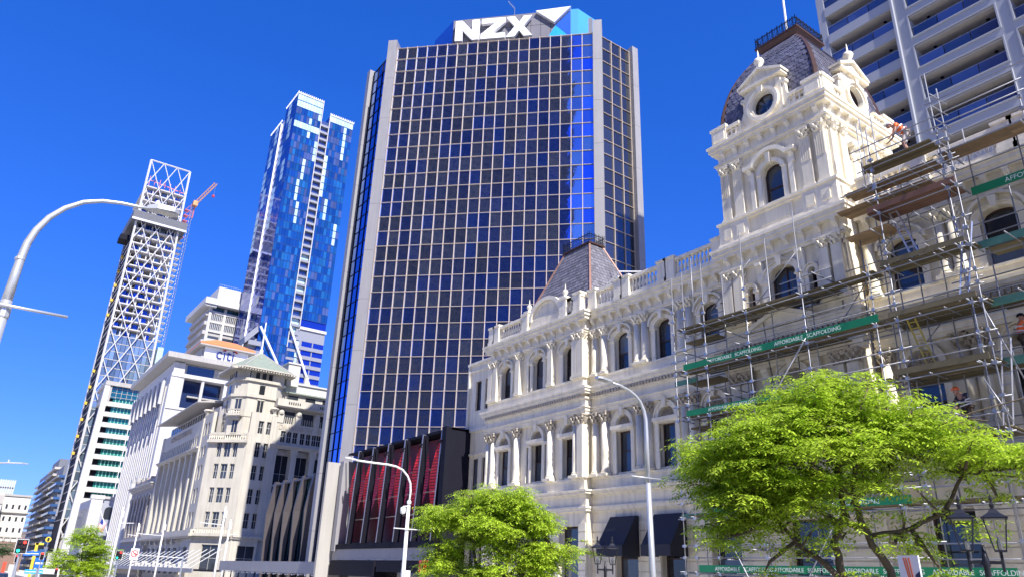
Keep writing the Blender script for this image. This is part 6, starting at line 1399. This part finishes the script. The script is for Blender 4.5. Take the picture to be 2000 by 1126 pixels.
signal(4.98, 84, .3, 'small red traffic light beside the blue direction signs', .6, False)
signal(5.95, 100, -.55, 'lowest red signal lamp just above the cars at the far left', .6, False, False)
x, y = P_at(10.2, 68); t = thing('no_turn_sign', (x, y, 2.3), 'white square sign with a crossed-out turning arrow in a red ring', 'sign'); F = Fr(x, y, -10)
m = MB(F); m.box(-.3, .3, 0, .03, 1.93, 2.78); build(m, 'plate', white, t)
q = MB(F); q.arcband(0, 2.4, .2, .26, -.012, -.002, 0, 360, 18); q.hexa([(-.17, -.014, 2.55), (-.13, -.014, 2.59), (-.13, -.004, 2.59), (-.17, -.004, 2.55), (.13, -.014, 2.21), (.17, -.014, 2.25), (.17, -.004, 2.25), (.13, -.004, 2.21)]); build(q, 'red_ring', mat('sign_red', (.7, .03, .03), .5), t)
q = MB(F); q.arcband(.02, 2.33, .08, .12, -.01, -.002, 20, 180, 8); q.box(-.1, -.06, -.01, -.002, 2.24, 2.34); q.xz([(.08, 2.3), (.2, 2.34), (.13, 2.44)], -.01, -.002); build(q, 'arrow', sig_b, t)
lamp_m = MB(F); lamp_m.tube([(-1.2, .1, 2.35), (3.6, .1, 2.2)], .04, 5); build(lamp_m, 'mast_arm', steel, t)
m = MB(F); m.tube([(3.6, .1, -1.2), (3.6, .1, 2.4)], .06, 6); build(m, 'post', steel, t)
# direction signs
sb = mat('sign_board_blue', (.01, .13, .5), .45); ya = mat('yellow_paint', (.75, .55, .05), .5)
def signbox(az, d, el, w, h, name, lb, cat, m_, post=True, kids=()):
    x, y = P_at(az, d); z = 1.6+d*math.tan(R(el)); t = thing(name, (x, y, z), lb, cat); F = Fr(x, y, -az)
    m = MB(F); m.box(-w/2, w/2, 0, .06, z-h/2, z+h/2); build(m, 'board', m_, t)
    m = MB(F); m.box(-w/2+.06, w/2-.06, -.01, 0, z-h*.12, z+h*.05); build(m, 'lettering_band', white, t)
    if post: m = MB(F); m.tube([(0, .1, road_z(y)), (0, .1, z+h/2)], .06, 6); build(m, 'post', steel, t)
    return t
signbox(4.15, 86, .42, .6, .38, 'direction_sign', 'leftmost small blue arrow sign at the street junction', 'sign', sb, False)
signbox(4.55, 86, .44, .8, .4, 'direction_sign', 'blue street sign between the arrow sign and the red signal', 'sign', sb, False)
signbox(4.9, 86, -.1, .7, .9, 'direction_sign', 'square blue sign below the row of blue street signs', 'sign', sb)
signbox(4.75, 92, -.62, 1.6, .4, 'shop_sign', 'low light-blue sign just above the traffic', 'sign', mat('light_blue', (.03, .35, .7), .5), False)
signbox(5.45, 140, -.1, .9, 3.0, 'kiosk_pillar', 'white advertising pillar at the foot of the sloping white pier', 'pillar', stone_g)
x, y = P_at(4.55, 96); t = thing('yellow_post', (x, y, -1.6), 'tall yellow post behind the blue street signs', 'post'); m = MB(); m.box(x-.13, x+.13, y-.1, y+.1, -1.6, 3.4); m.box(x-.2, x+.6, y-.1, y+.1, 3.2, 3.4); build(m, 'yellow_column', ya, t)
x, y = P_at(5.1, 110); t = thing('round_yellow_sign', (x, y, 4), 'round yellow sign on a pole among the junction signs', 'sign'); F = Fr(x, y, -5); m = MB(F); m.arcband(0, 4.1, 0, .32, 0, .06, 0, 360, 14); build(m, 'disc', ya, t); m = MB(F); m.tube([(0, .1, -2), (0, .1, 3.7)], .05, 5); build(m, 'pole', steel, t)
q = MB(F); q.box(-.12, .12, -.02, 0, 3.9, 4.3); build(q, 'symbol', sig_b, t)
t = thing('shopfront_banners', (6, 118, -1), 'white and red banners beside the street at the far left', 'banners'); m = MB(); x, y = P_at(3.35, 120); m.box(x, x+1.0, y, y+.1, -1.6, 1.1); build(m, 'white_banner', conc_w, t); m = MB(); m.box(x-.7, x-.3, y-.1, y, -2, 1.4); build(m, 'red_banner', mat('banner_red', (.6, .08, .04), .5), t)
# flag on an angled pole
x, y = P_at(7.55, 190); t = thing('flag', (x, y, 9), 'striped flag with a blue corner hanging from an angled pole by the street tree', 'flag')
m = MB(); m.tube([(x+2.9, y, 7.2), (x, y, 13.0)], .1, 5); build(m, 'pole', white, t)
fr_, fw, fb = mat('flag_red', (.6, .03, .04), .7), mat('flag_white', (.8, .8, .8), .7), mat('flag_blue', (.02, .04, .25), .7)
def fp(u, v): return (x+.9+u*1.1-.4*v, y-.1+.15*math.sin(u*5+v*3), 10.7-u*.9-v*2.1)
for k in range(13):
    m = MB(); a, b = k/13, (k+1)/13
    for j in range(6):
        v0, v1 = j/6, (j+1)/6
        if a < .53 and v1 <= .42: continue
        m.hexa([fp(a, v0), fp(b, v0), fp(b, v1), fp(a, v1)]+[(p[0], p[1]+.03, p[2]) for p in (fp(a, v0), fp(b, v0), fp(b, v1), fp(a, v1))])
    build(m, 'stripe', fr_ if k % 2 == 0 else fw, t)
m = MB(); m.hexa([fp(0, 0), fp(.53, 0), fp(.53, .42), fp(0, .42)]+[(p[0], p[1]+.03, p[2]) for p in (fp(0, 0), fp(.53, 0), fp(.53, .42), fp(0, .42))]); build(m, 'canton', fb, t)
m = MB()
for i in range(5):
    for j in range(4): p = fp(.06+.1*i, .05+.1*j); m.box(p[0]-.04, p[0]+.04, p[1]-.03, p[1], p[2]-.04, p[2]+.04)
build(m, 'stars', fw, t, kind='stuff')

# ================================================================ vehicles
tyre = mat('tyre', (.015, .015, .015), .85); cgm = mat('car_glass', (.015, .018, .022), .04, spec=.9); chrome = mat('chrome', (.6, .6, .6), .15, metal=1)
def car(x, y, rz, lb, paint, kind='car', z=None):
    z = road_z(y)-.15 if z is None else z
    t = thing('parked_car' if kind == 'car' else kind, (x, y, z), lb, 'car' if kind == 'car' else kind); t.rotation_euler = (0, 0, rz)
    def B(mb, n, m_, sm=False, par=t): o = build(mb, n, m_, None, sm); o.parent = par; return o
    if kind == 'car':
        L, W2, H = 4.5, .88, 1.48
        prof = [(-2.2, .35, .74), (-2.25, .6, .84), (-2.2, .86, .86), (-1.5, .95, .88), (-.75, 1.0, .88), (1.4, .98, .88), (2.1, .9, .85), (2.25, .6, .84), (2.2, .3, .76)]
        m = MB(); m.loft([[(a, -w, .25), (a, w, .25), (a, w*1.02, h*.62), (a, w*.94, h), (a, -w*.94, h), (a, -w*1.02, h*.62)] for a, h, w in prof]); B(m, 'body', paint, True)
        m = MB(); m.loft([[(a, -w*.82, z0), (a, w*.82, z0), (a+s, w*q, h), (a+s, -w*q, h)] for a, s, w, z0, h, q in ((-1.35, .6, .88, .93, 1.0, .62), (-.55, .15, .88, .95, 1.42, .66), (.5, .0, .88, .95, 1.46, .68), (1.3, -.2, .88, .95, 1.36, .64), (1.95, -.5, .88, .93, .98, .6))]); B(m, 'cabin_glass', cgm, True)
        m = MB(); m.loft([[(a, -w, h), (a, w, h), (a, w*.9, h+.04), (a, -w*.9, h+.04)] for a, w, h in ((-.55, .58, 1.4), (0, .62, 1.45), (.8, .62, 1.44), (1.25, .56, 1.34))]); B(m, 'roof', paint, True)
        for s in (-1, 1): m = MB(); m.box(-.6, -.45, s*.95-.08, s*.95+.08, .95, 1.1); B(m, 'mirror', paint)
        for s in (-1, 1): m = MB(); m.box(-2.24, -2.1, s*.6-.18, s*.6+.18, .62, .76); B(m, 'headlight', chrome); m = MB(); m.box(2.12, 2.26, s*.62-.16, s*.62+.16, .66, .84); B(m, 'tail_light', rl if False else mat('tail_red', (.4, .02, .02), .3))
        wx, wr = 1.38, .33
    else:
        L, H = (9.0, 3.0) if kind == 'bus' else (4.9, 2.1); w = 1.2 if kind == 'bus' else .95
        m = MB(); m.loft([[(a, -q, .35), (a, q, .35), (a, q, h*.75), (a, q*.93, h), (a, -q*.93, h), (a, -q, h*.75)] for a, q, h in ((-L/2, w*.9, H*.8), (-L/2+.25, w, H*.97), (0, w, H), (L/2-.2, w, H), (L/2, w*.95, H*.95))]); B(m, 'body', paint, True)
        m = MB(); m.box(-L/2-.02, -L/2+.05, -w*.8, w*.8, H*.42, H*.78); B(m, 'windscreen', cgm)
        for k in range(4):
            for s in (-1, 1): m = MB(); a = -L/2+.5+k*(L-1)/4; m.box(a, a+(L-1)/4-.15, s*(w+.005)-.01, s*(w+.005)+.01, H*.5, H*.8); B(m, 'window', cgm)
        wx, wr = L/2-.9, .42
    for sx_ in (-1, 1):
        for s in (-1, 1):
            m = MB(); yy = s*(.82 if kind == 'car' else 1.0); rr = [(yy-.1, wr*.9), (yy-.1, wr), (yy+.1, wr), (yy+.1, wr*.9)]
            m.loft([[(sx_*wx+r*math.cos(q*.3927), a, .33+r*math.sin(q*.3927)) for q in range(16)] for a, r in rr]); w_ = B(m, 'wheel', tyre)
            m = MB(); yo = yy+s*.105; m.loft([[(sx_*wx+r*math.cos(q*.3927), a, .33+r*math.sin(q*.3927)) for q in range(16)] for a, r in ((yo-.01, wr*.6), (yo+.01, wr*.55))]); o = B(m, 'rim', chrome, par=w_)
    return t
car(9.2, 18.6, R(96), 'dark blue-grey car whose roof just shows at the bottom edge below the red panels', mat('car_paint_slate', (.05, .06, .085), .3, metal=.5, coat=.6), z=-.05)
car(7.0, 103, R(90), 'red car in the street at the lower left', mat('car_paint_red', (.45, .02, .02), .3, coat=.6))
car(4.6, 92, R(88), 'dark van at the far left corner of the street', mat('van_navy', (.02, .03, .06), .3, coat=.5), 'van')
car(11.5, 122, R(90), 'small bus with a white roof behind the low blue sign', mat('bus_white', (.7, .7, .68), .4), 'bus')
car(14.0, 128, R(90), 'silver car partly hidden behind the street tree', mat('car_paint_silver', (.4, .41, .43), .3, metal=.7))
car(10.2, 140, R(90), 'black car in the traffic beyond the small bus', mat('car_paint_black', (.01, .01, .012), .25, coat=.6))

# ================================================================ Victorian lanterns
lgl = mat('lantern_glass', (.10, .11, .12), .1, spec=.8)
def vlamp(x, y, H, lb, rz=0, grp=None, sp=.42, k=1.0):
    z0 = road_z(y)-.05; t = thing('lantern_post', (x, y, z0), lb, 'lamp post', grp); F = Fr(x, y, math.degrees(rz)); zt = z0+H
    m = MB(F); m.lathe([(.16, 0), (.16, .25), (.1, .35), (.085, 1.2), (.06, 1.4), (.05, H-.55), (.07, H-.5), (.045, H-.4), (.02, H-.2)], (0, 0), 10, z0); build(m, 'post', iron, t, smooth=True)
    m = MB(F); m.box(-sp, sp, -.025, .025, zt-.5, zt-.45)
    for s in (-1, 1): m.tube([(s*sp, 0, zt-.62), (s*sp, 0, zt-.3)], .03*k, 6)
    m.lathe([(.05, 0), (.02, .16)], (0, 0), 6, zt-.42); build(m, 'cross_arm', iron, t)
    for s in (-1, 1):
        c = s*sp; q = MB(F); r0, r1 = .11*k, .22*k; zb, zu = zt-.28, zt+.28*k
        def ring(r, z): return [(c+a*r, b*r, z) for a, b in ((-1, -1), (1, -1), (1, 1), (-1, 1))]
        q.loft([ring(r1*1.15, zu), ring(r1*1.2, zu+.03*k), ring(r1*.55, zu+.13*k), ring(r1*.35, zu+.2*k), ring(.02, zu+.24*k)])
        for (a0, b0, c0_), (a1, b1, c1_) in zip(ring(r0, zb), ring(r1, zu)): q.tube([(a0, b0, c0_), (a1, b1, c1_)], .014*k, 4)
        q.loft([ring(r0*1.1, zb-.03), ring(r0*1.1, zb)]); q.lathe([(.03, 0), (.045, .06), (.015, .1), (.03, .15), (.0, .24)], (c, 0), 6, zu+.24*k)
        o = build(q, 'lantern', iron, t); g_ = MB(F); g_.loft([ring(r0*.9, zb+.01), ring(r1*.95, zu-.005)], cap=False); build(g_, 'lantern_glass', lgl, o) if False else None
        g_ = MB(F); g_.lathe([(.03, 0), (.04, .1), (.015, .2)], (c, 0), 6, zb); build(g_, 'lamp_bulb', lgl, t)
x, y = P_at(42.95, 27.5); vlamp(x, y, 2.75, 'black twin-lantern post in front of the cream building left of the slender lamp', R(-45), sp=.26, k=.8)
x, y = P_at(67.45, 15.2); vlamp(x, y, 2.62, 'black twin-lantern post at the lower right in front of the scaffold', R(-68), sp=.24, k=.75)
x, y = P_at(38.5, 31.0); vlamp(x, y, 2.55, 'black twin-lantern post seen through the smaller front tree', R(-40), sp=.32)
# billboard
t = thing('poster_board', (12, 6.05, 0), 'tilted white poster board with orange ribs and a dark shape at the bottom right', 'poster board')
p0, p1, zt, zb = (12, 6.22), (11.97, 5.86), 2.12, 1.0
m = MB(); m.hexa([(12, 6.24, zb), (11.97, 5.9, zb), (12.01, 5.9, zb), (12.04, 6.24, zb), (12, 6.25, zt), (11.97, 5.92, zt), (12.01, 5.92, zt), (12.04, 6.25, zt)]); build(m, 'board', white, t)
def bp(u, v): return (11.995-.03*u-.004, 6.245-.335*u, zb+(zt-zb)*v)
for k, (a, b) in enumerate(((.25, .62), (.36, .66), (.5, .72))): m = MB(); m.hexa([bp(a, .97), bp(a+.06, .97), bp(b+.05, .3), bp(b, .3)]+[(p[0]-.004, p[1], p[2]) for p in (bp(a, .97), bp(a+.06, .97), bp(b+.05, .3), bp(b, .3))]); build(m, 'orange_rib', mat('poster_orange', (.75, .13, .03), .6), t)
m = MB(); m.hexa([bp(.75, .75), bp(.97, .8), bp(.97, .1), bp(.6, .1)]+[(p[0]-.003, p[1], p[2]) for p in (bp(.75, .75), bp(.97, .8), bp(.97, .1), bp(.6, .1))]); build(m, 'dark_shape', mat('poster_navy', (.02, .03, .08), .6), t)
m = MB(); m.tube([(12.04, 6.1, -.1), (12.04, 6.1, 1.05)], .03, 6); build(m, 'post', steel, t)
# carved stone gatepost figure behind the smaller tree
x, y = P_at(33.4, 36); t = thing('stone_statue', (x, y, -.5), 'weathered pale stone statue on a pedestal behind the smaller front tree', 'statue')
m = MB(); m.box(x-.45, x+.45, y-.45, y+.45, -.7, .8); m.box(x-.52, x+.52, y-.52, y+.52, .8, .95); build(m, 'pedestal', stone, t)
limb([[((-.0, 0, 0), .22), ((.0, 0, .35), .2), ((.0, 0, .65), .15), ((0, 0, .82), .06), ((0, 0, .95), .1), ((0, 0, 1.05), .07)], [((0, 0, .65), .15), ((.05, .2, .62), .07), ((.16, .24, .4), .06), ((.25, .1, .45), .045)], [((0, 0, .65), .15), ((.05, -.2, .62), .07), ((.1, -.26, .35), .06), ((.2, -.2, .2), .045)]], 'figure', stone, t, 2).location = (0, 0, 1.5)
# parked sign lamp over

# ================================================================ trees
bark = mat('bark', (.13, .095, .07), .9, var=.35, scale=8, bump=.6, bscale=30)
leafm = mat('young_leaves', (.43, .58, .05), .45, var=.38, scale=1.6, rv=.48, sub=.5)
leaf2 = mat('mid_green_leaves', (.22, .40, .03), .5, var=.3, scale=.8, rv=.3, sub=.4)
leaf3 = mat('dark_green_leaves', (.04, .13, .03), .5, var=.3, scale=.8, rv=.3, sub=.3)
def tree(loc, label, trunk, blobs, n, fr, nl, ls, mt, seed, group=None, bare=()):
    """trunk: list of limbs [(points, r0, r1)]; blobs: (centre, radii) clumps filled with hanging sprays of leaflets"""
    r = random.Random(seed); t = thing('street_tree', loc, label, 'tree', group); L = Vector(loc)
    m = MB(); ends = []
    for pts, r0, r1 in trunk:
        p = [L+Vector(q) for q in pts]; q = []
        for i in range(len(p)-1):
            for s in range(3): q.append(p[i].lerp(p[i+1], s/3)+Vector((r.uniform(-.04, .04), r.uniform(-.04, .04), r.uniform(-.03, .03)))*(0 if i == 0 and s == 0 else 1))
        q.append(p[-1]); m.tube(q, r0, 7, r1); ends += q[2:]
    lv = MB(); V, Fs = lv.v, lv.f; tot = sum(b[1][0]*b[1][1]*b[1][2] for b in blobs)
    tw = MB()
    for c, rad in blobs:
        c = L+Vector(c); e = min(ends, key=lambda q: (q-c).length); mid = (e+c)/2+Vector((r.uniform(-.2, .2), r.uniform(-.2, .2), -.12)); m.tube([e, mid, c], [.05, .035, .015], 5)
        k = max(3, int(n*(rad[0]*rad[1]*rad[2])/tot))
        for i in range(k):
            while True:
                u = Vector((r.uniform(-1, 1), r.uniform(-1, 1), r.uniform(-1, 1)))
                if .35 < u.length < 1: break
            p = c+Vector((u.x*rad[0], u.y*rad[1], u.z*rad[2]))
            if i % 5 == 0: tw.tube([c+(p-c)*.15, c+(p-c)*.6+Vector((0, 0, .05)), p], [.012, .008, .004], 3)
            for f in range(fr):   # spray: a drooping rachis with paired leaflets
                a = r.uniform(0, 6.283); d = Vector((math.cos(a), math.sin(a), r.uniform(-.15, .35))); q = p.copy(); side = Vector((-d.y, d.x, 0)).normalized(); st = ls*.75
                for l in range(nl):
                    q = q+d*st; d = (d+Vector((0, 0, -.16))).normalized()
                    for s in (-1, 1):
                        w = (side*s*.85+d*.45+Vector((r.uniform(-.2, .2), r.uniform(-.2, .2), r.uniform(-.55, .1)))).normalized()
                        b = w.cross(d); b = (d+w*.1).normalized(); ll = ls*r.uniform(.8, 1.25); i0 = len(V)
                        tip = q+w*ll; V += [tuple(q), tuple(q+w*ll*.5+b*ll*.21), tuple(tip), tuple(q+w*ll*.5-b*ll*.21)]; Fs.append((i0, i0+1, i0+2, i0+3))
    build(m, 'trunk', bark, t, smooth=True); build(tw, 'twigs', bark, t, kind='stuff')
    for q in bare: w = MB(); w.tube([L+Vector(v) for v in q], [.022]+[.014]*(len(q)-2)+[.005], 4); build(w, 'bare_branch', bark, t)
    build(lv, 'crown', mt, t); return t
def blobset(seed, cs, nx):
    """spread sub-clumps through big clumps so the outline is uneven"""
    r = random.Random(seed); out = []
    for c, rad, k in cs:
        for i in range(k):
            while True:
                u = Vector((r.uniform(-1, 1), r.uniform(-1, 1), r.uniform(-1, 1)))
                if u.length < 1: break
            s = r.uniform(.34, .58)*nx; out.append(((c[0]+u.x*rad[0], c[1]+u.y*rad[1], c[2]+u.z*rad[2]), (s*1.25, s*1.25, s*.8)))
    return out
# view-aligned helper axes at the big tree: s = across the view, d = along it
def ax(az): a = R(az); return Vector((math.cos(a), -math.sin(a), 0)), Vector((math.sin(a), math.cos(a), 0))
sA, dA = ax(60)
def V_(s, d, z, S_=sA, D_=dA): v = S_*s+D_*d; return (v.x, v.y, z)
B1 = blobset(3, [(V_(-.3, 0, 5.75), (1.0, 1.1, .5), 20), (V_(-1.6, .1, 5.0), (1.2, 1.2, .65), 30), (V_(1.0, 0, 5.1), (1.0, 1.2, .55), 24), (V_(-2.7, 0, 4.2), (.8, .9, .75), 22), (V_(-.2, 0, 4.4), (1.9, 1.5, .7), 40), (V_(2.3, 0, 4.4), (1.0, 1.0, .35), 14), (V_(-1.5, 0, 3.9), (1.5, 1.2, .5), 20), (V_(3.6, 0, 4.2), (.7, .8, .25), 7), (V_(-1.6, -.2, 3.5), (1.0, 1.0, .4), 10), (V_(-2.5, 0, 2.9), (.5, .6, .4), 5)], 1.0)
B1 += [(V_(-2.1, 0, 3.2), (.5, .6, .4)), (V_(-1.2, .2, 3.1), (.5, .5, .35)), (V_(-2.6, -.2, 2.7), (.35, .4, .35)), (V_(1.7, 0, 3.3), (.45, .4, .25)), (V_(3.9, 0, 3.6), (.4, .4, .2)), (V_(-.2, 0, 3.2), (.4, .4, .25)), (V_(1.3, 0, 2.5), (.3, .3, .3)), (V_(1.0, 0, 3.1), (.45, .45, .3)), (V_(1.5, 0, 2.1), (.35, .35, .3)), (V_(1.9, -.3, 1.75), (.3, .3, .25)), (V_(-.55, 0, 2.6), (.2, .2, .2)), (V_(2.7, 0, 3.5), (.5, .4, .2)), (V_(.9, .2, 2.7), (.3, .3, .25)), (V_(.1, 0, 1.9), (.2, .2, .25)), (V_(-1.2, 0, 2.4), (.25, .3, .25)), (V_(-1.9, .1, 2.0), (.25, .25, .2))]
_r = random.Random(31)
for _ in range(26):
    q_ = _r.uniform(-2.9, 2.6); B1.append((V_(q_, _r.uniform(-.6, .6), _r.uniform(2.5, 3.7)+.12*abs(q_)), (_r.uniform(.22, .5), _r.uniform(.22, .5), _r.uniform(.15, .3))))
T1 = [([V_(0, 0, -.3), V_(.02, 0, .9), V_(-.05, 0, 1.25)], .16, .13), ([V_(-.05, 0, 1.2), V_(-.35, 0, 1.9), V_(-.4, .1, 2.6), V_(-.15, .1, 3.3), V_(-.1, .1, 4.4)], .1, .05), ([V_(0, 0, 1.1), V_(.45, 0, 1.5), V_(.6, .1, 2.1), V_(.2, .1, 2.8), V_(.05, 0, 3.6), V_(.3, 0, 4.6)], .11, .045),
      ([V_(-.38, 0, 1.9), V_(-1.0, .1, 2.5), V_(-1.5, .1, 3.0), V_(-2.2, .1, 3.7)], .07, .03), ([V_(-.25, 0, 3.0), V_(-1.0, 0, 3.5), V_(-1.9, 0, 4.2)], .06, .03), ([V_(.3, .1, 2.75), V_(1.1, .1, 2.9), V_(1.8, .1, 3.3), V_(2.2, .1, 4.0), V_(3.2, .1, 4.1)], .06, .025), ([V_(.0, 0, 3.4), V_(.8, 0, 4.0), V_(1.4, 0, 4.7)], .05, .025), ([V_(-.15, 0, 3.6), V_(-.8, 0, 4.4), V_(-.9, 0, 5.1)], .05, .02)]
bareb = [[V_(2.2, 0, 4.0), V_(3.2, 0, 3.9), V_(4.1, 0, 3.3), V_(4.3, .1, 3.2)], [V_(1.9, 0, 5.0), V_(2.6, 0, 5.25), V_(3.6, 0, 5.5), V_(4.0, 0, 5.55)], [V_(2.0, 0, 4.9), V_(2.5, 0, 5.1), V_(2.8, 0, 5.05), V_(2.85, 0, 5.2)], [V_(1.4, 0, 4.7), V_(1.7, 0, 5.1), V_(1.65, 0, 5.45)], [V_(2.2, 0, 4.3), V_(2.5, 0, 4.45), V_(2.3, 0, 4.7)], [V_(1.3, 0, 5.0), V_(1.0, 0, 5.35), V_(.7, 0, 5.5)], [V_(2.4, 0, 4.0), V_(3.0, 0, 4.2), V_(3.6, 0, 4.0), V_(4.2, 0, 4.1)]]
tree((15.4, 8.85, -.1), 'large lime-green tree with open low branches in front of the scaffold', T1, B1, 1900, 6, 5, .118, leafm, 5, bare=bareb)
sA2, dA2 = ax(34.8)
V2 = lambda s, d, z: V_(s, d, z, sA2, dA2)
B2 = blobset(9, [(V2(0, 0, 4.6), (1.3, 1.3, .35), 18), (V2(-1.3, 0, 3.9), (1.0, 1.1, .5), 16), (V2(1.2, 0, 3.9), (1.1, 1.1, .5), 16), (V2(0, 0, 3.6), (1.6, 1.4, .6), 22), (V2(2.0, 0, 3.0), (.9, .9, .5), 12), (V2(-1.7, 0, 2.6), (.8, .9, .6), 10), (V2(.6, 0, 2.4), (1.4, 1.2, .6), 14), (V2(-.8, 0, 1.7), (1.1, .9, .5), 8), (V2(1.5, 0, 1.9), (.8, .7, .5), 6)], .95)
T2 = [([V2(0, 0, -.4), V2(0, 0, .9), V2(.05, 0, 1.5)], .13, .1), ([V2(.05, 0, 1.3), V2(.5, 0, 2.2), V2(.6, .1, 3.2), V2(.9, 0, 4.2)], .08, .03), ([V2(0, 0, 1.2), V2(-.5, 0, 2.1), V2(-.7, 0, 3.1), V2(-.8, 0, 4.1)], .08, .03), ([V2(.3, 0, 1.9), V2(1.2, 0, 2.6), V2(2.1, 0, 3.0)], .05, .02), ([V2(-.4, 0, 1.8), V2(-1.2, 0, 2.3), V2(-1.9, 0, 2.8)], .05, .02)]
tree((15.5, 22.4, -.4), 'smaller lime-green tree in front of the corner of the cream building', T2, B2, 1600, 5, 5, .125, leafm, 11)
B3 = blobset(15, [((0, 0, 8.6), (2.0, 2, 1.0), 12), ((1.2, 0, 6.5), (2.6, 2.5, 1.5), 22), ((-1.8, 0, 5.2), (2.2, 2, 1.4), 16), ((1.4, 0, 4.2), (2.8, 2.4, 1.0), 18), ((-2.6, 0, 3.4), (1.8, 2, .8), 10), ((.5, 0, 2.2), (1.6, 1.6, .5), 4)], 1.9)
B3 = [((c[0], c[1], c[2]-1.4), r_) for c, r_ in B3]
tree((15.2, 121, -2.1), 'distant bright green street tree below the arched grey building at the left', [([(0, 0, 0), (0, 0, 2.2), (.2, 0, 3.0)], .22, .16), ([(.2, 0, 2.9), (1.2, 0, 5), (1.6, 0, 7)], .12, .05), ([(.1, 0, 2.7), (-1.3, 0, 4.2), (-2.2, 0, 5)], .12, .05), ([(.2, 0, 3), (0, 0, 6), (0, 0, 8)], .12, .05)], B3, 1300, 4, 3, .32, leafm, 21)
B4 = blobset(17, [((0, 0, 4.2), (1.6, 1.6, 1.3), 14)], 1.6)
x, y = P_at(2.1, 96); tree((x, y, -1.6), 'dark green tree cut by the lower left picture edge', [([(0, 0, 0), (0, 0, 2.6), (0, 0, 4)], .14, .07)], B4, 260, 4, 3, .24, leaf3, 23)

# ================================================================ what stands across the street, mirrored in the glass
OB = mat('brown_tower_cladding', (.07, .06, .075), .6, var=.2, scale=.05)
OG = mat('dark_mirrored_window', (.02, .025, .05), .1, spec=.8)
def opposite(nm, lb, x0, x1, y0, y1, H, m_, step=3.6, bay=3.2):
    t = thing(nm, ((x0+x1)/2, (y0+y1)/2, 0), lb, 'building'); m = MB(); m.box(x0, x1, y0, y1, -3, H); build(m, 'tower_body', m_, t)
    m = MB(); n = int((y1-y0)/bay); z = 6
    while z < H-3:
        for k in range(n): a = y0+(y1-y0)*(k+.15)/n; m.box(x1-.1, x1+.05, a, a+bay*.7, z, z+step*.55)
        z += step
    m2 = int((x1-x0)/bay); z = 6
    while z < H-3:
        for k in range(m2): a = x0+(x1-x0)*(k+.15)/m2; m.box(a, a+bay*.7, y0-.05, y0+.1, z, z+step*.55)
        z += step
    build(m, 'window_grid', OG, t, kind='stuff'); return t
opposite('brown_office_tower', 'tall dark brown office tower across the street from the glass tower', -100, -60, -34, 50, 205, OB)
opposite('grey_office_block', 'dark grey office block across the street beside the brown tower', -60, -30, -92, -44, 45, mat('dark_grey_cladding', (.07, .07, .075), .7, var=.2, scale=.05))

# ================================================================ groups of alike things
GR = {'street_lamp': 'street lamps along the road', 'street_mast': 'pale masts along the far pavement', 'traffic_light': 'traffic lights at the junction', 'direction_sign': 'blue street signs at the junction',
      'ladder': 'ladders on the scaffolding', 'person': 'workers on the scaffolding', 'street_tree': 'street trees along the median', 'lantern_post': 'black twin-lantern posts', 'parked_car': 'vehicles in the street', 'van': 'vehicles in the street', 'bus': 'vehicles in the street'}
for o in S.objects:
    k = o.name.split('.')[0]
    if o.parent is None and k in GR: o['group'] = GR[k]
